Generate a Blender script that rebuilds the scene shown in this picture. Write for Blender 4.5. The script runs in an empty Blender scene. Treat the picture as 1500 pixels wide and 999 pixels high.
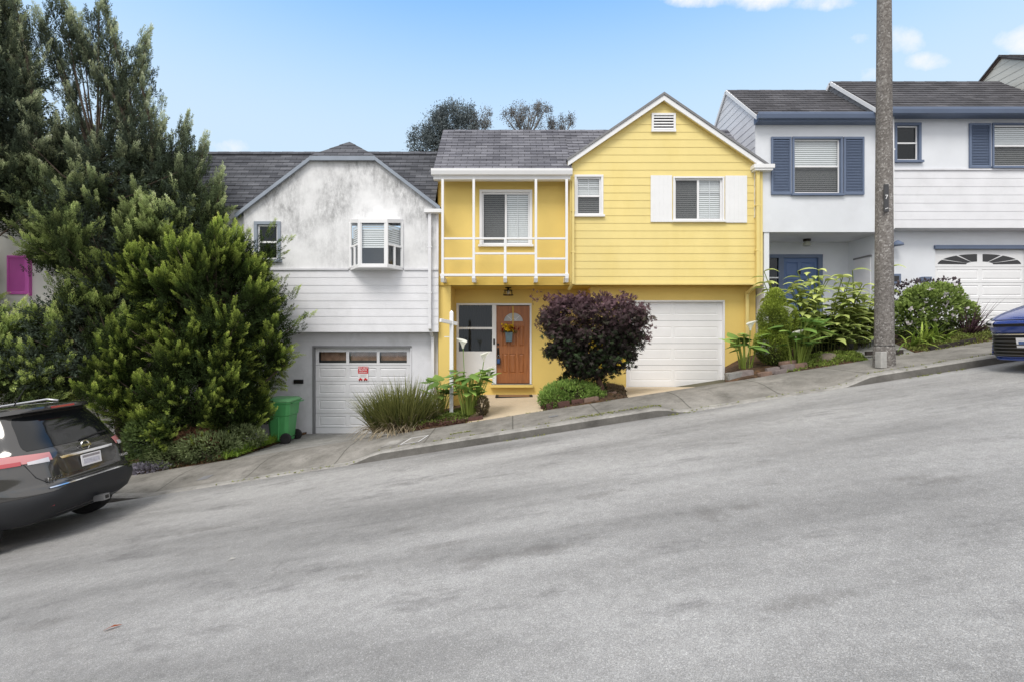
import bpy, bmesh, math, random
import numpy as np
from mathutils import Vector, Matrix
R = math.radians
random.seed(7); rng = np.random.default_rng(7)
F = 700.0; CZ = 1.65
def X(px, D): return (px-750)*D/F
def Z(py, D): return CZ+(500-py)*D/F
scene = bpy.context.scene
COL = scene.collection
# ------------------------------------------------------------------ ground profile
SL = 0.156
def g(x):
    a = abs(x); s = 1 if x > 0 else -1
    return SL*s*(a if a < 28 else 28+12*(1-math.exp(-(a-28)/12)))
def sm(a, b, x):
    t = min(1, max(0, (x-a)/(b-a))); return t*t*(3-2*t)
def kerb_h(x):
    h = 0.14
    for a, b in ((-5.6, -2.55), (2.75, 5.75), (10.2, 13.6)):
        h = min(h, 0.14-0.12*(sm(a-.35, a+.25, x)-sm(b-.25, b+.35, x)))
    if -8.2 < x <= -5.3: h = min(h, 0.02+0.12*sm(-6.0, -7.2, x) if x > -7.2 else 0.14)
    return h
def walk_z(x, y):
    base = g(x)+0.14+0.02*(y-8)
    low = g(x)+kerb_h(x)
    t = sm(8.1, 8.95, y)
    return low*(1-t)+base*t
# ------------------------------------------------------------------ materials
MATS = {}
def ntree(name):
    m = bpy.data.materials.new(name); m.use_nodes = True
    nt = m.node_tree; b = nt.nodes['Principled BSDF']
    return m, nt, b
def L(nt, a, b): nt.links.new(a, b)
def N(nt, t, **k):
    n = nt.nodes.new(t)
    for a, v in k.items():
        if a == 'i':
            for kk, vv in v.items(): n.inputs[kk].default_value = vv
        else: setattr(n, a, v)
    return n
def posn(nt, scale=(1, 1, 1)):
    gm = N(nt, 'ShaderNodeNewGeometry')
    mp = N(nt, 'ShaderNodeMapping'); mp.inputs['Scale'].default_value = scale
    L(nt, gm.outputs['Position'], mp.inputs['Vector'])
    return mp.outputs['Vector']
def noise(nt, vec, sc, det=4, rough=.55):
    n = N(nt, 'ShaderNodeTexNoise'); n.inputs['Scale'].default_value = sc
    n.inputs['Detail'].default_value = det; n.inputs['Roughness'].default_value = rough
    if vec is not None: L(nt, vec, n.inputs['Vector'])
    return n.outputs['Fac']
def ramp(nt, fac, stops):
    r = N(nt, 'ShaderNodeValToRGB'); e = r.color_ramp.elements
    while len(e) < len(stops): e.new(.5)
    for k, (p, c) in enumerate(stops):
        e[k].position = p
        e[k].color = (c, c, c, 1) if not isinstance(c, tuple) else (*c, 1)
    L(nt, fac, r.inputs['Fac']); return r.outputs['Color']
def mixc(nt, fac, a, b, mode='MIX'):
    m = N(nt, 'ShaderNodeMix', data_type='RGBA', blend_type=mode)
    for s, v in ((m.inputs[0], fac), (m.inputs[6], a), (m.inputs[7], b)):
        if isinstance(v, (int, float)): s.default_value = v
        elif isinstance(v, tuple): s.default_value = (*v, 1)
        else: L(nt, v, s)
    return m.outputs[2]
def bump(nt, b, h, strength, dist=.02):
    n = N(nt, 'ShaderNodeBump'); n.inputs['Strength'].default_value = strength
    n.inputs['Distance'].default_value = dist
    L(nt, h, n.inputs['Height']); L(nt, n.outputs['Normal'], b.inputs['Normal'])
def pm(name, col, rough=.6, var=.12, vs=3.0, bmp=0, bs=60, metal=0, coat=0, spec=.4, dirt=None, stretch=(1, 1, 1), emit=None):
    if name in MATS: return MATS[name]
    m, nt, b = ntree(name)
    b.inputs['Roughness'].default_value = rough; b.inputs['Metallic'].default_value = metal
    b.inputs['Coat Weight'].default_value = coat; b.inputs['Coat Roughness'].default_value = .05
    b.inputs['Specular IOR Level'].default_value = spec
    v = posn(nt, stretch)
    f = noise(nt, v, vs, 5)
    c = mixc(nt, 1.0, col, ramp(nt, f, [(.3, 1-var), (.7, 1+0*var)]), 'MULTIPLY')
    if dirt:
        dc, amt, ds = dirt
        f2 = noise(nt, v, ds, 6, .65)
        c = mixc(nt, ramp(nt, f2, [(.5, 0.0), (.75, amt)]), c, dc)
    L(nt, c, b.inputs['Base Color'])
    if bmp: bump(nt, b, noise(nt, v, bs, 3), bmp, .01)
    MATS[name] = m; return m
def stucco_dirty():
    m, nt, b = ntree('weathered white stucco'); b.inputs['Roughness'].default_value = .85
    v = posn(nt); st = posn(nt, (2.2, 2.2, 1.0))
    gm = N(nt, 'ShaderNodeNewGeometry'); sx = N(nt, 'ShaderNodeSeparateXYZ'); L(nt, gm.outputs['Position'], sx.inputs[0])
    big = ramp(nt, noise(nt, v, .95, 4), [(.36, 0.0), (.58, 1.0)])
    fine = ramp(nt, noise(nt, st, 3.2, 9, .8), [(.34, 0.0), (.66, 1.0)])
    k = mixc(nt, 1.0, big, fine, 'MULTIPLY')
    hi = N(nt, 'ShaderNodeMapRange'); hi.inputs['From Min'].default_value = 3.2; hi.inputs['From Max'].default_value = 5.4
    hi.inputs['To Min'].default_value = .5; hi.inputs['To Max'].default_value = 1.0
    L(nt, sx.outputs['Z'], hi.inputs['Value'])
    k2 = mixc(nt, 1.0, k, hi.outputs[0], 'MULTIPLY')
    c = mixc(nt, k2, (.78, .78, .79), (.19, .19, .195))
    c = mixc(nt, ramp(nt, noise(nt, v, 2.2, 6), [(.45, 0.0), (.8, .35)]), c, (.5, .5, .5))
    L(nt, c, b.inputs['Base Color']); bump(nt, b, noise(nt, v, 45, 4), .25, .01)
    return m
def asphalt():
    m, nt, b = ntree('worn asphalt'); b.inputs['Roughness'].default_value = .85; b.inputs['Specular IOR Level'].default_value = .3
    v = posn(nt)
    wn = noise(nt, posn(nt, (.35, 1, 1)), .55, 5, .6)
    c = ramp(nt, wn, [(.3, (.27, .264, .258)), (.52, (.35, .343, .335)), (.75, (.43, .422, .412))])
    gr = noise(nt, v, 210, 2, .8)
    c = mixc(nt, 1.0, c, ramp(nt, gr, [(.32, .58), (.5, .97), (.68, 1.38)]), 'MULTIPLY')
    vo = N(nt, 'ShaderNodeTexVoronoi'); vo.inputs['Scale'].default_value = 150; L(nt, v, vo.inputs['Vector'])
    sp = N(nt, 'ShaderNodeSeparateColor'); L(nt, vo.outputs['Color'], sp.inputs[0])
    c = mixc(nt, 1.0, c, ramp(nt, sp.outputs[0], [(0, .86), (.8, 1.0), (.97, 1.28)]), 'MULTIPLY')
    # darker worn bands along the road and stains
    band = noise(nt, posn(nt, (.12, 1.1, 1)), 1.0, 4, .6)
    c = mixc(nt, 1.0, c, ramp(nt, band, [(.32, .70), (.5, .97), (.68, 1.12)]), 'MULTIPLY')
    ll = noise(nt, posn(nt, (.5, 1.3, 1)), 1.6, 8, .75)
    c = mixc(nt, ramp(nt, ll, [(.55, 0.0), (.68, .55)]), c, (.12, .115, .115))
    mu = noise(nt, v, 9, 6, .8)
    c = mixc(nt, 1.0, c, ramp(nt, mu, [(.3, .84), (.7, 1.12)]), 'MULTIPLY')
    cr = N(nt, 'ShaderNodeTexVoronoi', feature='DISTANCE_TO_EDGE'); cr.inputs['Scale'].default_value = .42
    wv = N(nt, 'ShaderNodeVectorMath', operation='ADD')
    nn = N(nt, 'ShaderNodeTexNoise'); nn.inputs['Scale'].default_value = 1.6; nn.inputs['Detail'].default_value = 6; L(nt, v, nn.inputs['Vector'])
    L(nt, v, wv.inputs[0]); L(nt, nn.outputs['Color'], wv.inputs[1]); L(nt, wv.outputs[0], cr.inputs['Vector'])
    crk = ramp(nt, cr.outputs['Distance'], [(.0, 1.0), (.006, 0.0)])
    msk = mixc(nt, 1.0, crk, ramp(nt, noise(nt, v, .6, 2), [(.5, 0.0), (.62, .35)]), 'MULTIPLY')
    c = mixc(nt, msk, c, (.06, .06, .06))
    gm = N(nt, 'ShaderNodeNewGeometry'); sx = N(nt, 'ShaderNodeSeparateXYZ'); L(nt, gm.outputs['Position'], sx.inputs[0])
    def M2(op, a, b_):
        n = N(nt, 'ShaderNodeMath', operation=op)
        for i, q in enumerate((a, b_)):
            if isinstance(q, (int, float)): n.inputs[i].default_value = q
            else: L(nt, q, n.inputs[i])
        return n.outputs[0]
    wob = M2('MULTIPLY', M2('SUBTRACT', noise(nt, v, 11, 8, .85), .5), 6.0); acc = None
    for px, py, rx, ry in ((1040, 753, .17, .13), (1092, 742, .16, .04), (700, 822, .22, .10), (520, 845, .2, .06), (1380, 703, .28, .07), (590, 775, .16, .05), (452, 716, .22, .05), (880, 724, .3, .07), (1335, 700, .2, .06), (640, 800, .3, .05), (790, 806, .3, .07), (60, 915, .25, .07), (1180, 880, .3, .05), (300, 775, .5, .07), (560, 660, .3, .05)):
        t = -CZ/((500-py)/F-SL*(px-750)/F); x0, y0 = (px-750)/F*t, t; rx *= 1.0; 
        du = M2('DIVIDE', M2('SUBTRACT', sx.outputs[0], x0), rx); dv = M2('DIVIDE', M2('SUBTRACT', sx.outputs[1], y0), ry*1.6)
        k = M2('SUBTRACT', M2('ADD', 1.0, wob), M2('ADD', M2('MULTIPLY', du, du), M2('MULTIPLY', dv, dv)))
        acc = k if acc is None else M2('MAXIMUM', acc, k)
    c = mixc(nt, ramp(nt, acc, [(0.1, 0.0), (1.3, .38)]), c, (.13, .122, .115))
    L(nt, c, b.inputs['Base Color']); bump(nt, b, gr, .5, .010)
    return m
def concrete(name, c0, c1, joints=True, stain=.5):
    m, nt, b = ntree(name); b.inputs['Roughness'].default_value = .9; b.inputs['Specular IOR Level'].default_value = .25
    v = posn(nt)
    c = ramp(nt, noise(nt, v, 1.3, 9, .72), [(.34, c0), (.66, c1)])
    c = mixc(nt, 1.0, c, ramp(nt, noise(nt, v, 90, 3, .8), [(.3, .72), (.7, 1.2)]), 'MULTIPLY')
    c = mixc(nt, ramp(nt, noise(nt, v, 3.1, 8, .75), [(.52, 0.0), (.74, stain)]), c, (.09, .085, .075))
    if joints:
        gm = N(nt, 'ShaderNodeNewGeometry'); sx = N(nt, 'ShaderNodeSeparateXYZ'); L(nt, gm.outputs['Position'], sx.inputs[0])
        a = N(nt, 'ShaderNodeMath', operation='MULTIPLY', i={1: 1/1.53}); L(nt, sx.outputs[0], a.inputs[0])
        fr = N(nt, 'ShaderNodeMath', operation='FRACT'); L(nt, a.outputs[0], fr.inputs[0])
        k = ramp(nt, fr.outputs[0], [(0, 1.0), (.012, 1.0), (.02, 0.0)])
        c = mixc(nt, mixc(nt, 1.0, k, .7, 'MULTIPLY') if False else k, c, mixc(nt, .6, c, (.05, .05, .04)))
    L(nt, c, b.inputs['Base Color']); bump(nt, b, noise(nt, v, 70, 4, .7), .4, .01)
    return m
def shingle(name, axis='X', c0=(.055, .055, .062), c1=(.12, .118, .13)):
    m, nt, b = ntree(name); b.inputs['Roughness'].default_value = .95; b.inputs['Specular IOR Level'].default_value = .2
    gm = N(nt, 'ShaderNodeNewGeometry'); sx = N(nt, 'ShaderNodeSeparateXYZ'); L(nt, gm.outputs['Position'], sx.inputs[0])
    cb = N(nt, 'ShaderNodeCombineXYZ'); L(nt, sx.outputs[axis], cb.inputs[0])
    mu = N(nt, 'ShaderNodeMath', operation='MULTIPLY', i={1: 1.41}); L(nt, sx.outputs['Z'], mu.inputs[0]); L(nt, mu.outputs[0], cb.inputs[1])
    br = N(nt, 'ShaderNodeTexBrick', i={'Scale': 1.0, 'Brick Width': .31, 'Row Height': .13, 'Mortar Size': .006, 'Mortar Smooth': .3, 'Bias': 0.0})
    br.inputs['Color1'].default_value = (*c0, 1); br.inputs['Color2'].default_value = (*c1, 1); br.inputs['Mortar'].default_value = (.02, .02, .022, 1)
    L(nt, cb.outputs[0], br.inputs['Vector'])
    v = posn(nt)
    c = mixc(nt, 1.0, br.outputs['Color'], ramp(nt, noise(nt, v, 120, 2, .8), [(.3, .6), (.7, 1.4)]), 'MULTIPLY')
    c = mixc(nt, 1.0, c, ramp(nt, noise(nt, v, 1.5, 4), [(.3, .8), (.7, 1.2)]), 'MULTIPLY')
    L(nt, c, b.inputs['Base Color']); bump(nt, b, noise(nt, v, 120, 2, .8), .4, .01)
    return m
def glass(name='window glass', tint=(.55, .6, .62), refl=.10):
    if name in MATS: return MATS[name]
    m, nt, b = ntree(name); nt.nodes.remove(b)
    out = nt.nodes['Material Output']
    tr = N(nt, 'ShaderNodeBsdfTransparent'); tr.inputs[0].default_value = (*tint, 1)
    gl = N(nt, 'ShaderNodeBsdfGlossy'); gl.inputs['Roughness'].default_value = .03; gl.inputs[0].default_value = (.9, .95, 1, 1)
    fr = N(nt, 'ShaderNodeLayerWeight', i={'Blend': .5}); pw = N(nt, 'ShaderNodeMath', operation='POWER', i={1: 4.0}); L(nt, fr.outputs['Facing'], pw.inputs[0])
    ad = N(nt, 'ShaderNodeMath', operation='MULTIPLY_ADD', i={1: .85, 2: refl}); L(nt, pw.outputs[0], ad.inputs[0])
    mx = N(nt, 'ShaderNodeMixShader'); L(nt, ad.outputs[0], mx.inputs[0]); L(nt, tr.outputs[0], mx.inputs[1]); L(nt, gl.outputs[0], mx.inputs[2])
    nz = N(nt, 'ShaderNodeBump', i={'Strength': .04}); L(nt, noise(nt, posn(nt), 3, 1), nz.inputs['Height']); L(nt, nz.outputs[0], gl.inputs['Normal'])
    L(nt, mx.outputs[0], out.inputs[0]); MATS[name] = m; return m
def foliage(name, transl=.25, rough=.6, spec=.25):
    if name in MATS: return MATS[name]
    m, nt, b = ntree(name); out = nt.nodes['Material Output']
    at = N(nt, 'ShaderNodeAttribute', attribute_name='tint')
    b.inputs['Roughness'].default_value = rough; b.inputs['Specular IOR Level'].default_value = spec
    L(nt, at.outputs['Color'], b.inputs['Base Color'])
    t = N(nt, 'ShaderNodeBsdfTranslucent'); L(nt, at.outputs['Color'], t.inputs[0])
    mx = N(nt, 'ShaderNodeMixShader'); mx.inputs[0].default_value = transl
    L(nt, b.outputs[0], mx.inputs[1]); L(nt, t.outputs[0], mx.inputs[2]); L(nt, mx.outputs[0], out.inputs[0])
    MATS[name] = m; return m
def wood():
    m, nt, b = ntree('stained door wood'); b.inputs['Roughness'].default_value = .42
    v = posn(nt, (18, 18, 1.2))
    c = ramp(nt, noise(nt, v, 2.2, 6, .6), [(.3, (.23, .076, .020)), (.7, (.40, .145, .042))])
    L(nt, c, b.inputs['Base Color']); return m

WHITE = pm('white trim paint', (.80, .80, .81), .5, .05)
WHITE2 = pm('white siding paint', (.76, .76, .79), .6, .10, 2.0, dirt=((.45, .45, .45), .25, 1.7))
WHITE3 = pm('cool white stucco', (.74, .76, .80), .85, .07, 1.5, bmp=.15, bs=50, dirt=((.5, .5, .52), .2, 1.1))
WHITE4 = pm('lower white stucco', (.72, .72, .755), .85, .12, 1.5, bmp=.2, bs=50, dirt=((.3, .3, .3), .4, 1.4))
GARAGEW = pm('garage door paint', (.80, .80, .81), .45, .05)
GARAGEG = pm('aged garage door paint', (.72, .72, .74), .55, .12, 2, dirt=((.35, .35, .35), .35, 2.5))
YEL = pm('yellow siding paint', (.815, .665, .27), .6, .09, 1.3, dirt=((.70, .54, .17), .45, 1.1), stretch=(1, 1, .5))
YEL2 = pm('golden stucco paint', (.74, .52, .125), .8, .10, 1.6, bmp=.2, bs=60)
YEL3 = pm('warm yellow stucco', (.79, .585, .18), .8, .07, 1.6, bmp=.2, bs=60)
BLUE = pm('slate blue paint', (.135, .175, .265), .55, .1)
BLUED = pm('blue door paint', (.10, .165, .33), .45, .1)
DARKT = pm('grey trim', (.22, .22, .23), .6, .2)
GREYB = pm('blue grey trim', (.28, .32, .38), .6, .15)
BLACK = pm('black metal', (.02, .02, .022), .4, .1)
RUB = pm('black rubber', (.018, .018, .019), .75, .2)
BRONZE = pm('dark bronze', (.03, .024, .02), .45, .1, metal=.5)
MAGENTA = pm('magenta shutter paint', (.75, .16, .58), .6, .1)
CREAM = pm('cream stucco', (.66, .63, .55), .85, .1)
BLIND = pm('white blind', (.82, .83, .82), .5, .03)
BLINDG = pm('grey screened blind', (.17, .175, .18), .6, .05)
DARKIN = pm('dim interior', (.045, .045, .048), .9, .2)
CURT = pm('grey interior', (.10, .10, .105), .9, .2)
CURTL = pm('light curtain', (.45, .46, .48), .9, .1)
GLASS = glass('window glass', (.90, .92, .93)); GLASSD = glass('dark window glass', (.36, .38, .40), .035)
def screen_mat():
    m, nt, b = ntree('insect screen'); out = nt.nodes['Material Output']; b.inputs['Base Color'].default_value = (.03, .03, .032, 1); b.inputs['Roughness'].default_value = .9
    t = N(nt, 'ShaderNodeBsdfTransparent'); mx = N(nt, 'ShaderNodeMixShader'); mx.inputs[0].default_value = .55
    L(nt, t.outputs[0], mx.inputs[1]); L(nt, b.outputs[0], mx.inputs[2]); L(nt, mx.outputs[0], out.inputs[0]); return m
SCREEN = screen_mat()
STDIRTY = stucco_dirty(); ASPH = asphalt()
CONC = concrete('sidewalk concrete', (.145, .137, .122), (.31, .293, .268), True, .85)
CONCD = concrete('driveway concrete', (.20, .195, .185), (.33, .325, .31), False, .6)
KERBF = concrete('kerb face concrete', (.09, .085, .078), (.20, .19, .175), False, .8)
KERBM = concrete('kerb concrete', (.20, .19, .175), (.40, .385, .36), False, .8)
PATIO = concrete('cream patio paint', (.56, .46, .33), (.64, .53, .39), False, .12)
SOIL = pm('soil with litter', (.095, .055, .03), .95, .6, 12, bmp=.8, bs=35, dirt=((.20, .10, .045), .8, 6))
SHX = shingle('asphalt shingles', 'X', (.115, .115, .135), (.20, .20, .225)); SHY = shingle('asphalt shingles side', 'Y')
SHXD = shingle('old dark shingles', 'X', (.07, .073, .085), (.13, .134, .15)); SHXB = shingle('brown grey shingles', 'X', (.066, .064, .070), (.112, .109, .118))
WOOD = wood()
BRICK = pm('weathered brick', (.26, .17, .13), .9, .4, 9, bmp=.5, bs=40, dirt=((.12, .10, .09), .7, 5))
BARK = pm('bark', (.10, .075, .055), .95, .5, 14, bmp=.8, bs=30)
# ------------------------------------------------------------------ object helpers
ORG = {}
def tag(o, label=None, cat=None, group=None, kind=None):
    if label: o['label'] = label
    if cat: o['category'] = cat
    if group: o['group'] = group
    if kind: o['kind'] = kind
    return o
def empty(name, loc, label, cat, group=None):
    o = bpy.data.objects.new(name, None); COL.objects.link(o); o.location = loc
    o.empty_display_size = .2; ORG[o.name] = Vector(loc)
    return tag(o, label, cat, group)
class MB:
    def __init__(s): s.v = []; s.f = []; s.m = []; s.mats = []; s.map = None
    def mi(s, m):
        if m not in s.mats: s.mats.append(m)
        return s.mats.index(m)
    def add(s, vs, fs, m):
        o = len(s.v); k = s.mi(m)
        for p in vs: s.v.append(s.map(p) if s.map else tuple(p))
        for f in fs: s.f.append([o+i for i in f]); s.m.append(k)
    def quad(s, a, b, c, d, m): s.add([a, b, c, d], [(0, 1, 2, 3)], m)
    def box(s, x0, x1, y0, y1, z0, z1, m):
        s.add([(x0, y0, z0), (x1, y0, z0), (x1, y1, z0), (x0, y1, z0), (x0, y0, z1), (x1, y0, z1), (x1, y1, z1), (x0, y1, z1)],
              [(0, 3, 2, 1), (4, 5, 6, 7), (0, 1, 5, 4), (1, 2, 6, 5), (2, 3, 7, 6), (3, 0, 4, 7)], m)
    def bar(s, p, q, w, m, d=None, up=(0, 0, 1)):
        p = Vector(p); q = Vector(q); t = (q-p).normalized(); u = Vector(up)
        if abs(t.dot(u)) > .95: u = Vector((0, 1, 0))
        a = t.cross(u).normalized(); b = a.cross(t).normalized(); d = d or w
        a *= w/2; b *= d/2
        vs = [p-a-b, p+a-b, p+a+b, p-a+b, q-a-b, q+a-b, q+a+b, q-a+b]
        s.add(vs, [(0, 1, 2, 3), (7, 6, 5, 4), (0, 4, 5, 1), (1, 5, 6, 2), (2, 6, 7, 3), (3, 7, 4, 0)], m)
    def prism(s, pts, y0, y1, m):            # pts in (x,z)
        n = len(pts)
        s.add([(x, y0, z) for x, z in pts]+[(x, y1, z) for x, z in pts],
              [tuple(range(n)), tuple(range(2*n-1, n-1, -1))]+[(i, i+n, (i+1) % n+n, (i+1) % n) for i in range(n)], m)
    def tube(s, path, rad, n, m, cap=True):
        path = [Vector(p) for p in path]
        if not hasattr(rad, '__len__'): rad = [rad]*len(path)
        vs = []; fs = []; ref = Vector((.13, .97, .2))
        for i, p in enumerate(path):
            t = (path[min(i+1, len(path)-1)]-path[max(i-1, 0)])
            t = t.normalized() if t.length > 1e-9 else Vector((0, 0, 1))
            if abs(t.dot(ref)) > .95: ref = Vector((.9, .1, .4))
            a = t.cross(ref).normalized(); b = t.cross(a)
            for k in range(n):
                an = 2*math.pi*k/n; vs.append(p+(a*math.cos(an)+b*math.sin(an))*rad[i])
        for i in range(len(path)-1):
            for k in range(n): fs.append((i*n+k, i*n+(k+1) % n, (i+1)*n+(k+1) % n, (i+1)*n+k))
        if cap: fs += [tuple(range(n-1, -1, -1)), tuple(range((len(path)-1)*n, len(path)*n))]
        s.add(vs, fs, m)
    def lathe(s, prof, n, m, org=(0, 0, 0), axis='Z', a0=0):
        vs = []; fs = []
        for r, h in prof:
            for k in range(n):
                a = 2*math.pi*k/n+a0; c, q = r*math.cos(a), r*math.sin(a)
                p = (c, q, h) if axis == 'Z' else (c, h, q) if axis == 'Y' else (h, c, q)
                vs.append((p[0]+org[0], p[1]+org[1], p[2]+org[2]))
        for i in range(len(prof)-1):
            for k in range(n): fs.append((i*n+k, i*n+(k+1) % n, (i+1)*n+(k+1) % n, (i+1)*n+k))
        s.add(vs, fs, m)
    def lap(s, P00, P10, P01, P11, n, th, m):   # courses from edge P00-P10 up to P01-P11
        P00, P10, P01, P11 = map(Vector, (P00, P10, P01, P11))
        nn = (P10-P00).cross(P01-P00).normalized()*th
        for i in range(n):
            t0, t1 = i/n, (i+1)/n
            a = P00.lerp(P01, t0); b = P10.lerp(P11, t0); c = P10.lerp(P11, t1); d = P00.lerp(P01, t1)
            s.quad(a+nn, b+nn, c, d, m); s.quad(a, b, b+nn, a+nn, m)
    def wall(s, x0, x1, z0, z1, y, m, holes=()):
        xs = sorted({x0, x1, *[v for h in holes for v in h[:2] if x0 < v < x1]})
        zs = sorted({z0, z1, *[v for h in holes for v in h[2:] if z0 < v < z1]})
        for i in range(len(xs)-1):
            for j in range(len(zs)-1):
                cx, cz = (xs[i]+xs[i+1])/2, (zs[j]+zs[j+1])/2
                if any(h[0] < cx < h[1] and h[2] < cz < h[3] for h in holes): continue
                s.quad((xs[i], y, zs[j]), (xs[i+1], y, zs[j]), (xs[i+1], y, zs[j+1]), (xs[i], y, zs[j+1]), m)
    def siding(s, y, xl, xr, z0, z1, pitch, m, holes=(), lip=.008):
        n = max(1, round((z1-z0)/pitch)); p = (z1-z0)/n
        for i in range(n):
            zb, zt = z0+i*p, z0+(i+1)*p
            zs = sorted({zb, zt, *[v for h in holes for v in h[2:] if zb < v < zt]})
            for j in range(len(zs)-1):
                za, zc = zs[j], zs[j+1]
                ya = y-lip*(zt-za)/p; yc = y-lip*(zt-zc)/p
                xs = sorted({v for h in holes if h[2] < (za+zc)/2 < h[3] for v in h[:2]})
                e = [None]+xs+[None]
                for k in range(0, len(e)-1, 2):
                    la, lc = (xl(za), xl(zc)) if e[k] is None else (e[k], e[k])
                    ra, rc = (xr(za), xr(zc)) if e[k+1] is None else (e[k+1], e[k+1])
                    s.quad((la, ya, za), (ra, ya, za), (rc, yc, zc), (lc, yc, zc), m)
                    if j == 0: s.quad((la, y, za), (ra, y, za), (ra, ya, za), (la, ya, za), m)
    def panel(s, x0, x1, z0, z1, y, m, w=.02, d=.012, raised=True):
        def ring(a, ya, b, yb):
            A = [(x0+a, ya, z0+a), (x1-a, ya, z0+a), (x1-a, ya, z1-a), (x0+a, ya, z1-a)]
            B = [(x0+b, yb, z0+b), (x1-b, yb, z0+b), (x1-b, yb, z1-b), (x0+b, yb, z1-b)]
            for i in range(4): j = (i+1) % 4; s.quad(A[i], A[j], B[j], B[i], m)
            return B
        B = ring(0, y, w*.6, y+d)
        if raised: B = ring(w*.6, y+d, w, y+d); B = ring(w, y+d, w*2, y+.002)
        s.quad(*B, m)
    def build(s, name, parent=None, smooth=False, org=None, bevel=0, hide=False):
        me = bpy.data.meshes.new(name)
        o0 = Vector(org) if org is not None else (ORG[parent.name] if parent else Vector((0, 0, 0)))
        me.from_pydata([(p[0]-o0.x, p[1]-o0.y, p[2]-o0.z) for p in s.v], [], s.f)
        for m in s.mats: me.materials.append(m)
        me.polygons.foreach_set('material_index', s.m)
        if smooth: me.polygons.foreach_set('use_smooth', [True]*len(s.f))
        me.update()
        ob = bpy.data.objects.new(name, me); COL.objects.link(ob)
        if parent: ob.parent = parent
        else: ob.location = o0
        ORG[ob.name] = o0.copy()
        if smooth and smooth != 'all':
            try: me.set_sharp_from_angle(angle=R(38))
            except Exception: pass
        if bevel:
            b = ob.modifiers.new('b', 'BEVEL'); b.width = bevel; b.segments = 2; b.limit_method = 'ANGLE'
        return ob
def text_mesh(s, size, loc, mat, name, parent, org=None, rot=(R(90), 0, 0), ext=.001):
    cu = bpy.data.curves.new(name, 'FONT'); cu.body = s; cu.size = size; cu.align_x = 'CENTER'; cu.align_y = 'CENTER'; cu.extrude = ext; cu.offset = size*.012
    t = bpy.data.objects.new(name+'_c', cu); COL.objects.link(t)
    me = bpy.data.meshes.new_from_object(t.evaluated_get(bpy.context.evaluated_depsgraph_get()))
    bpy.data.objects.remove(t)
    me.materials.clear(); me.materials.append(mat)
    ob = bpy.data.objects.new(name, me); COL.objects.link(ob)
    if parent: ob.parent = parent; o0 = ORG[parent.name]
    else: o0 = Vector((0, 0, 0))
    ob.location = Vector(loc)-o0 if org is None else Vector(loc); ob.rotation_euler = rot
    return ob
def copy_tree(o, parent=None):
    c = o.copy(); COL.objects.link(c); c.parent = parent; ORG[c.name] = ORG.get(o.name, Vector()).copy()
    for ch in list(o.children): copy_tree(ch, c)
    return c
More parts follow.
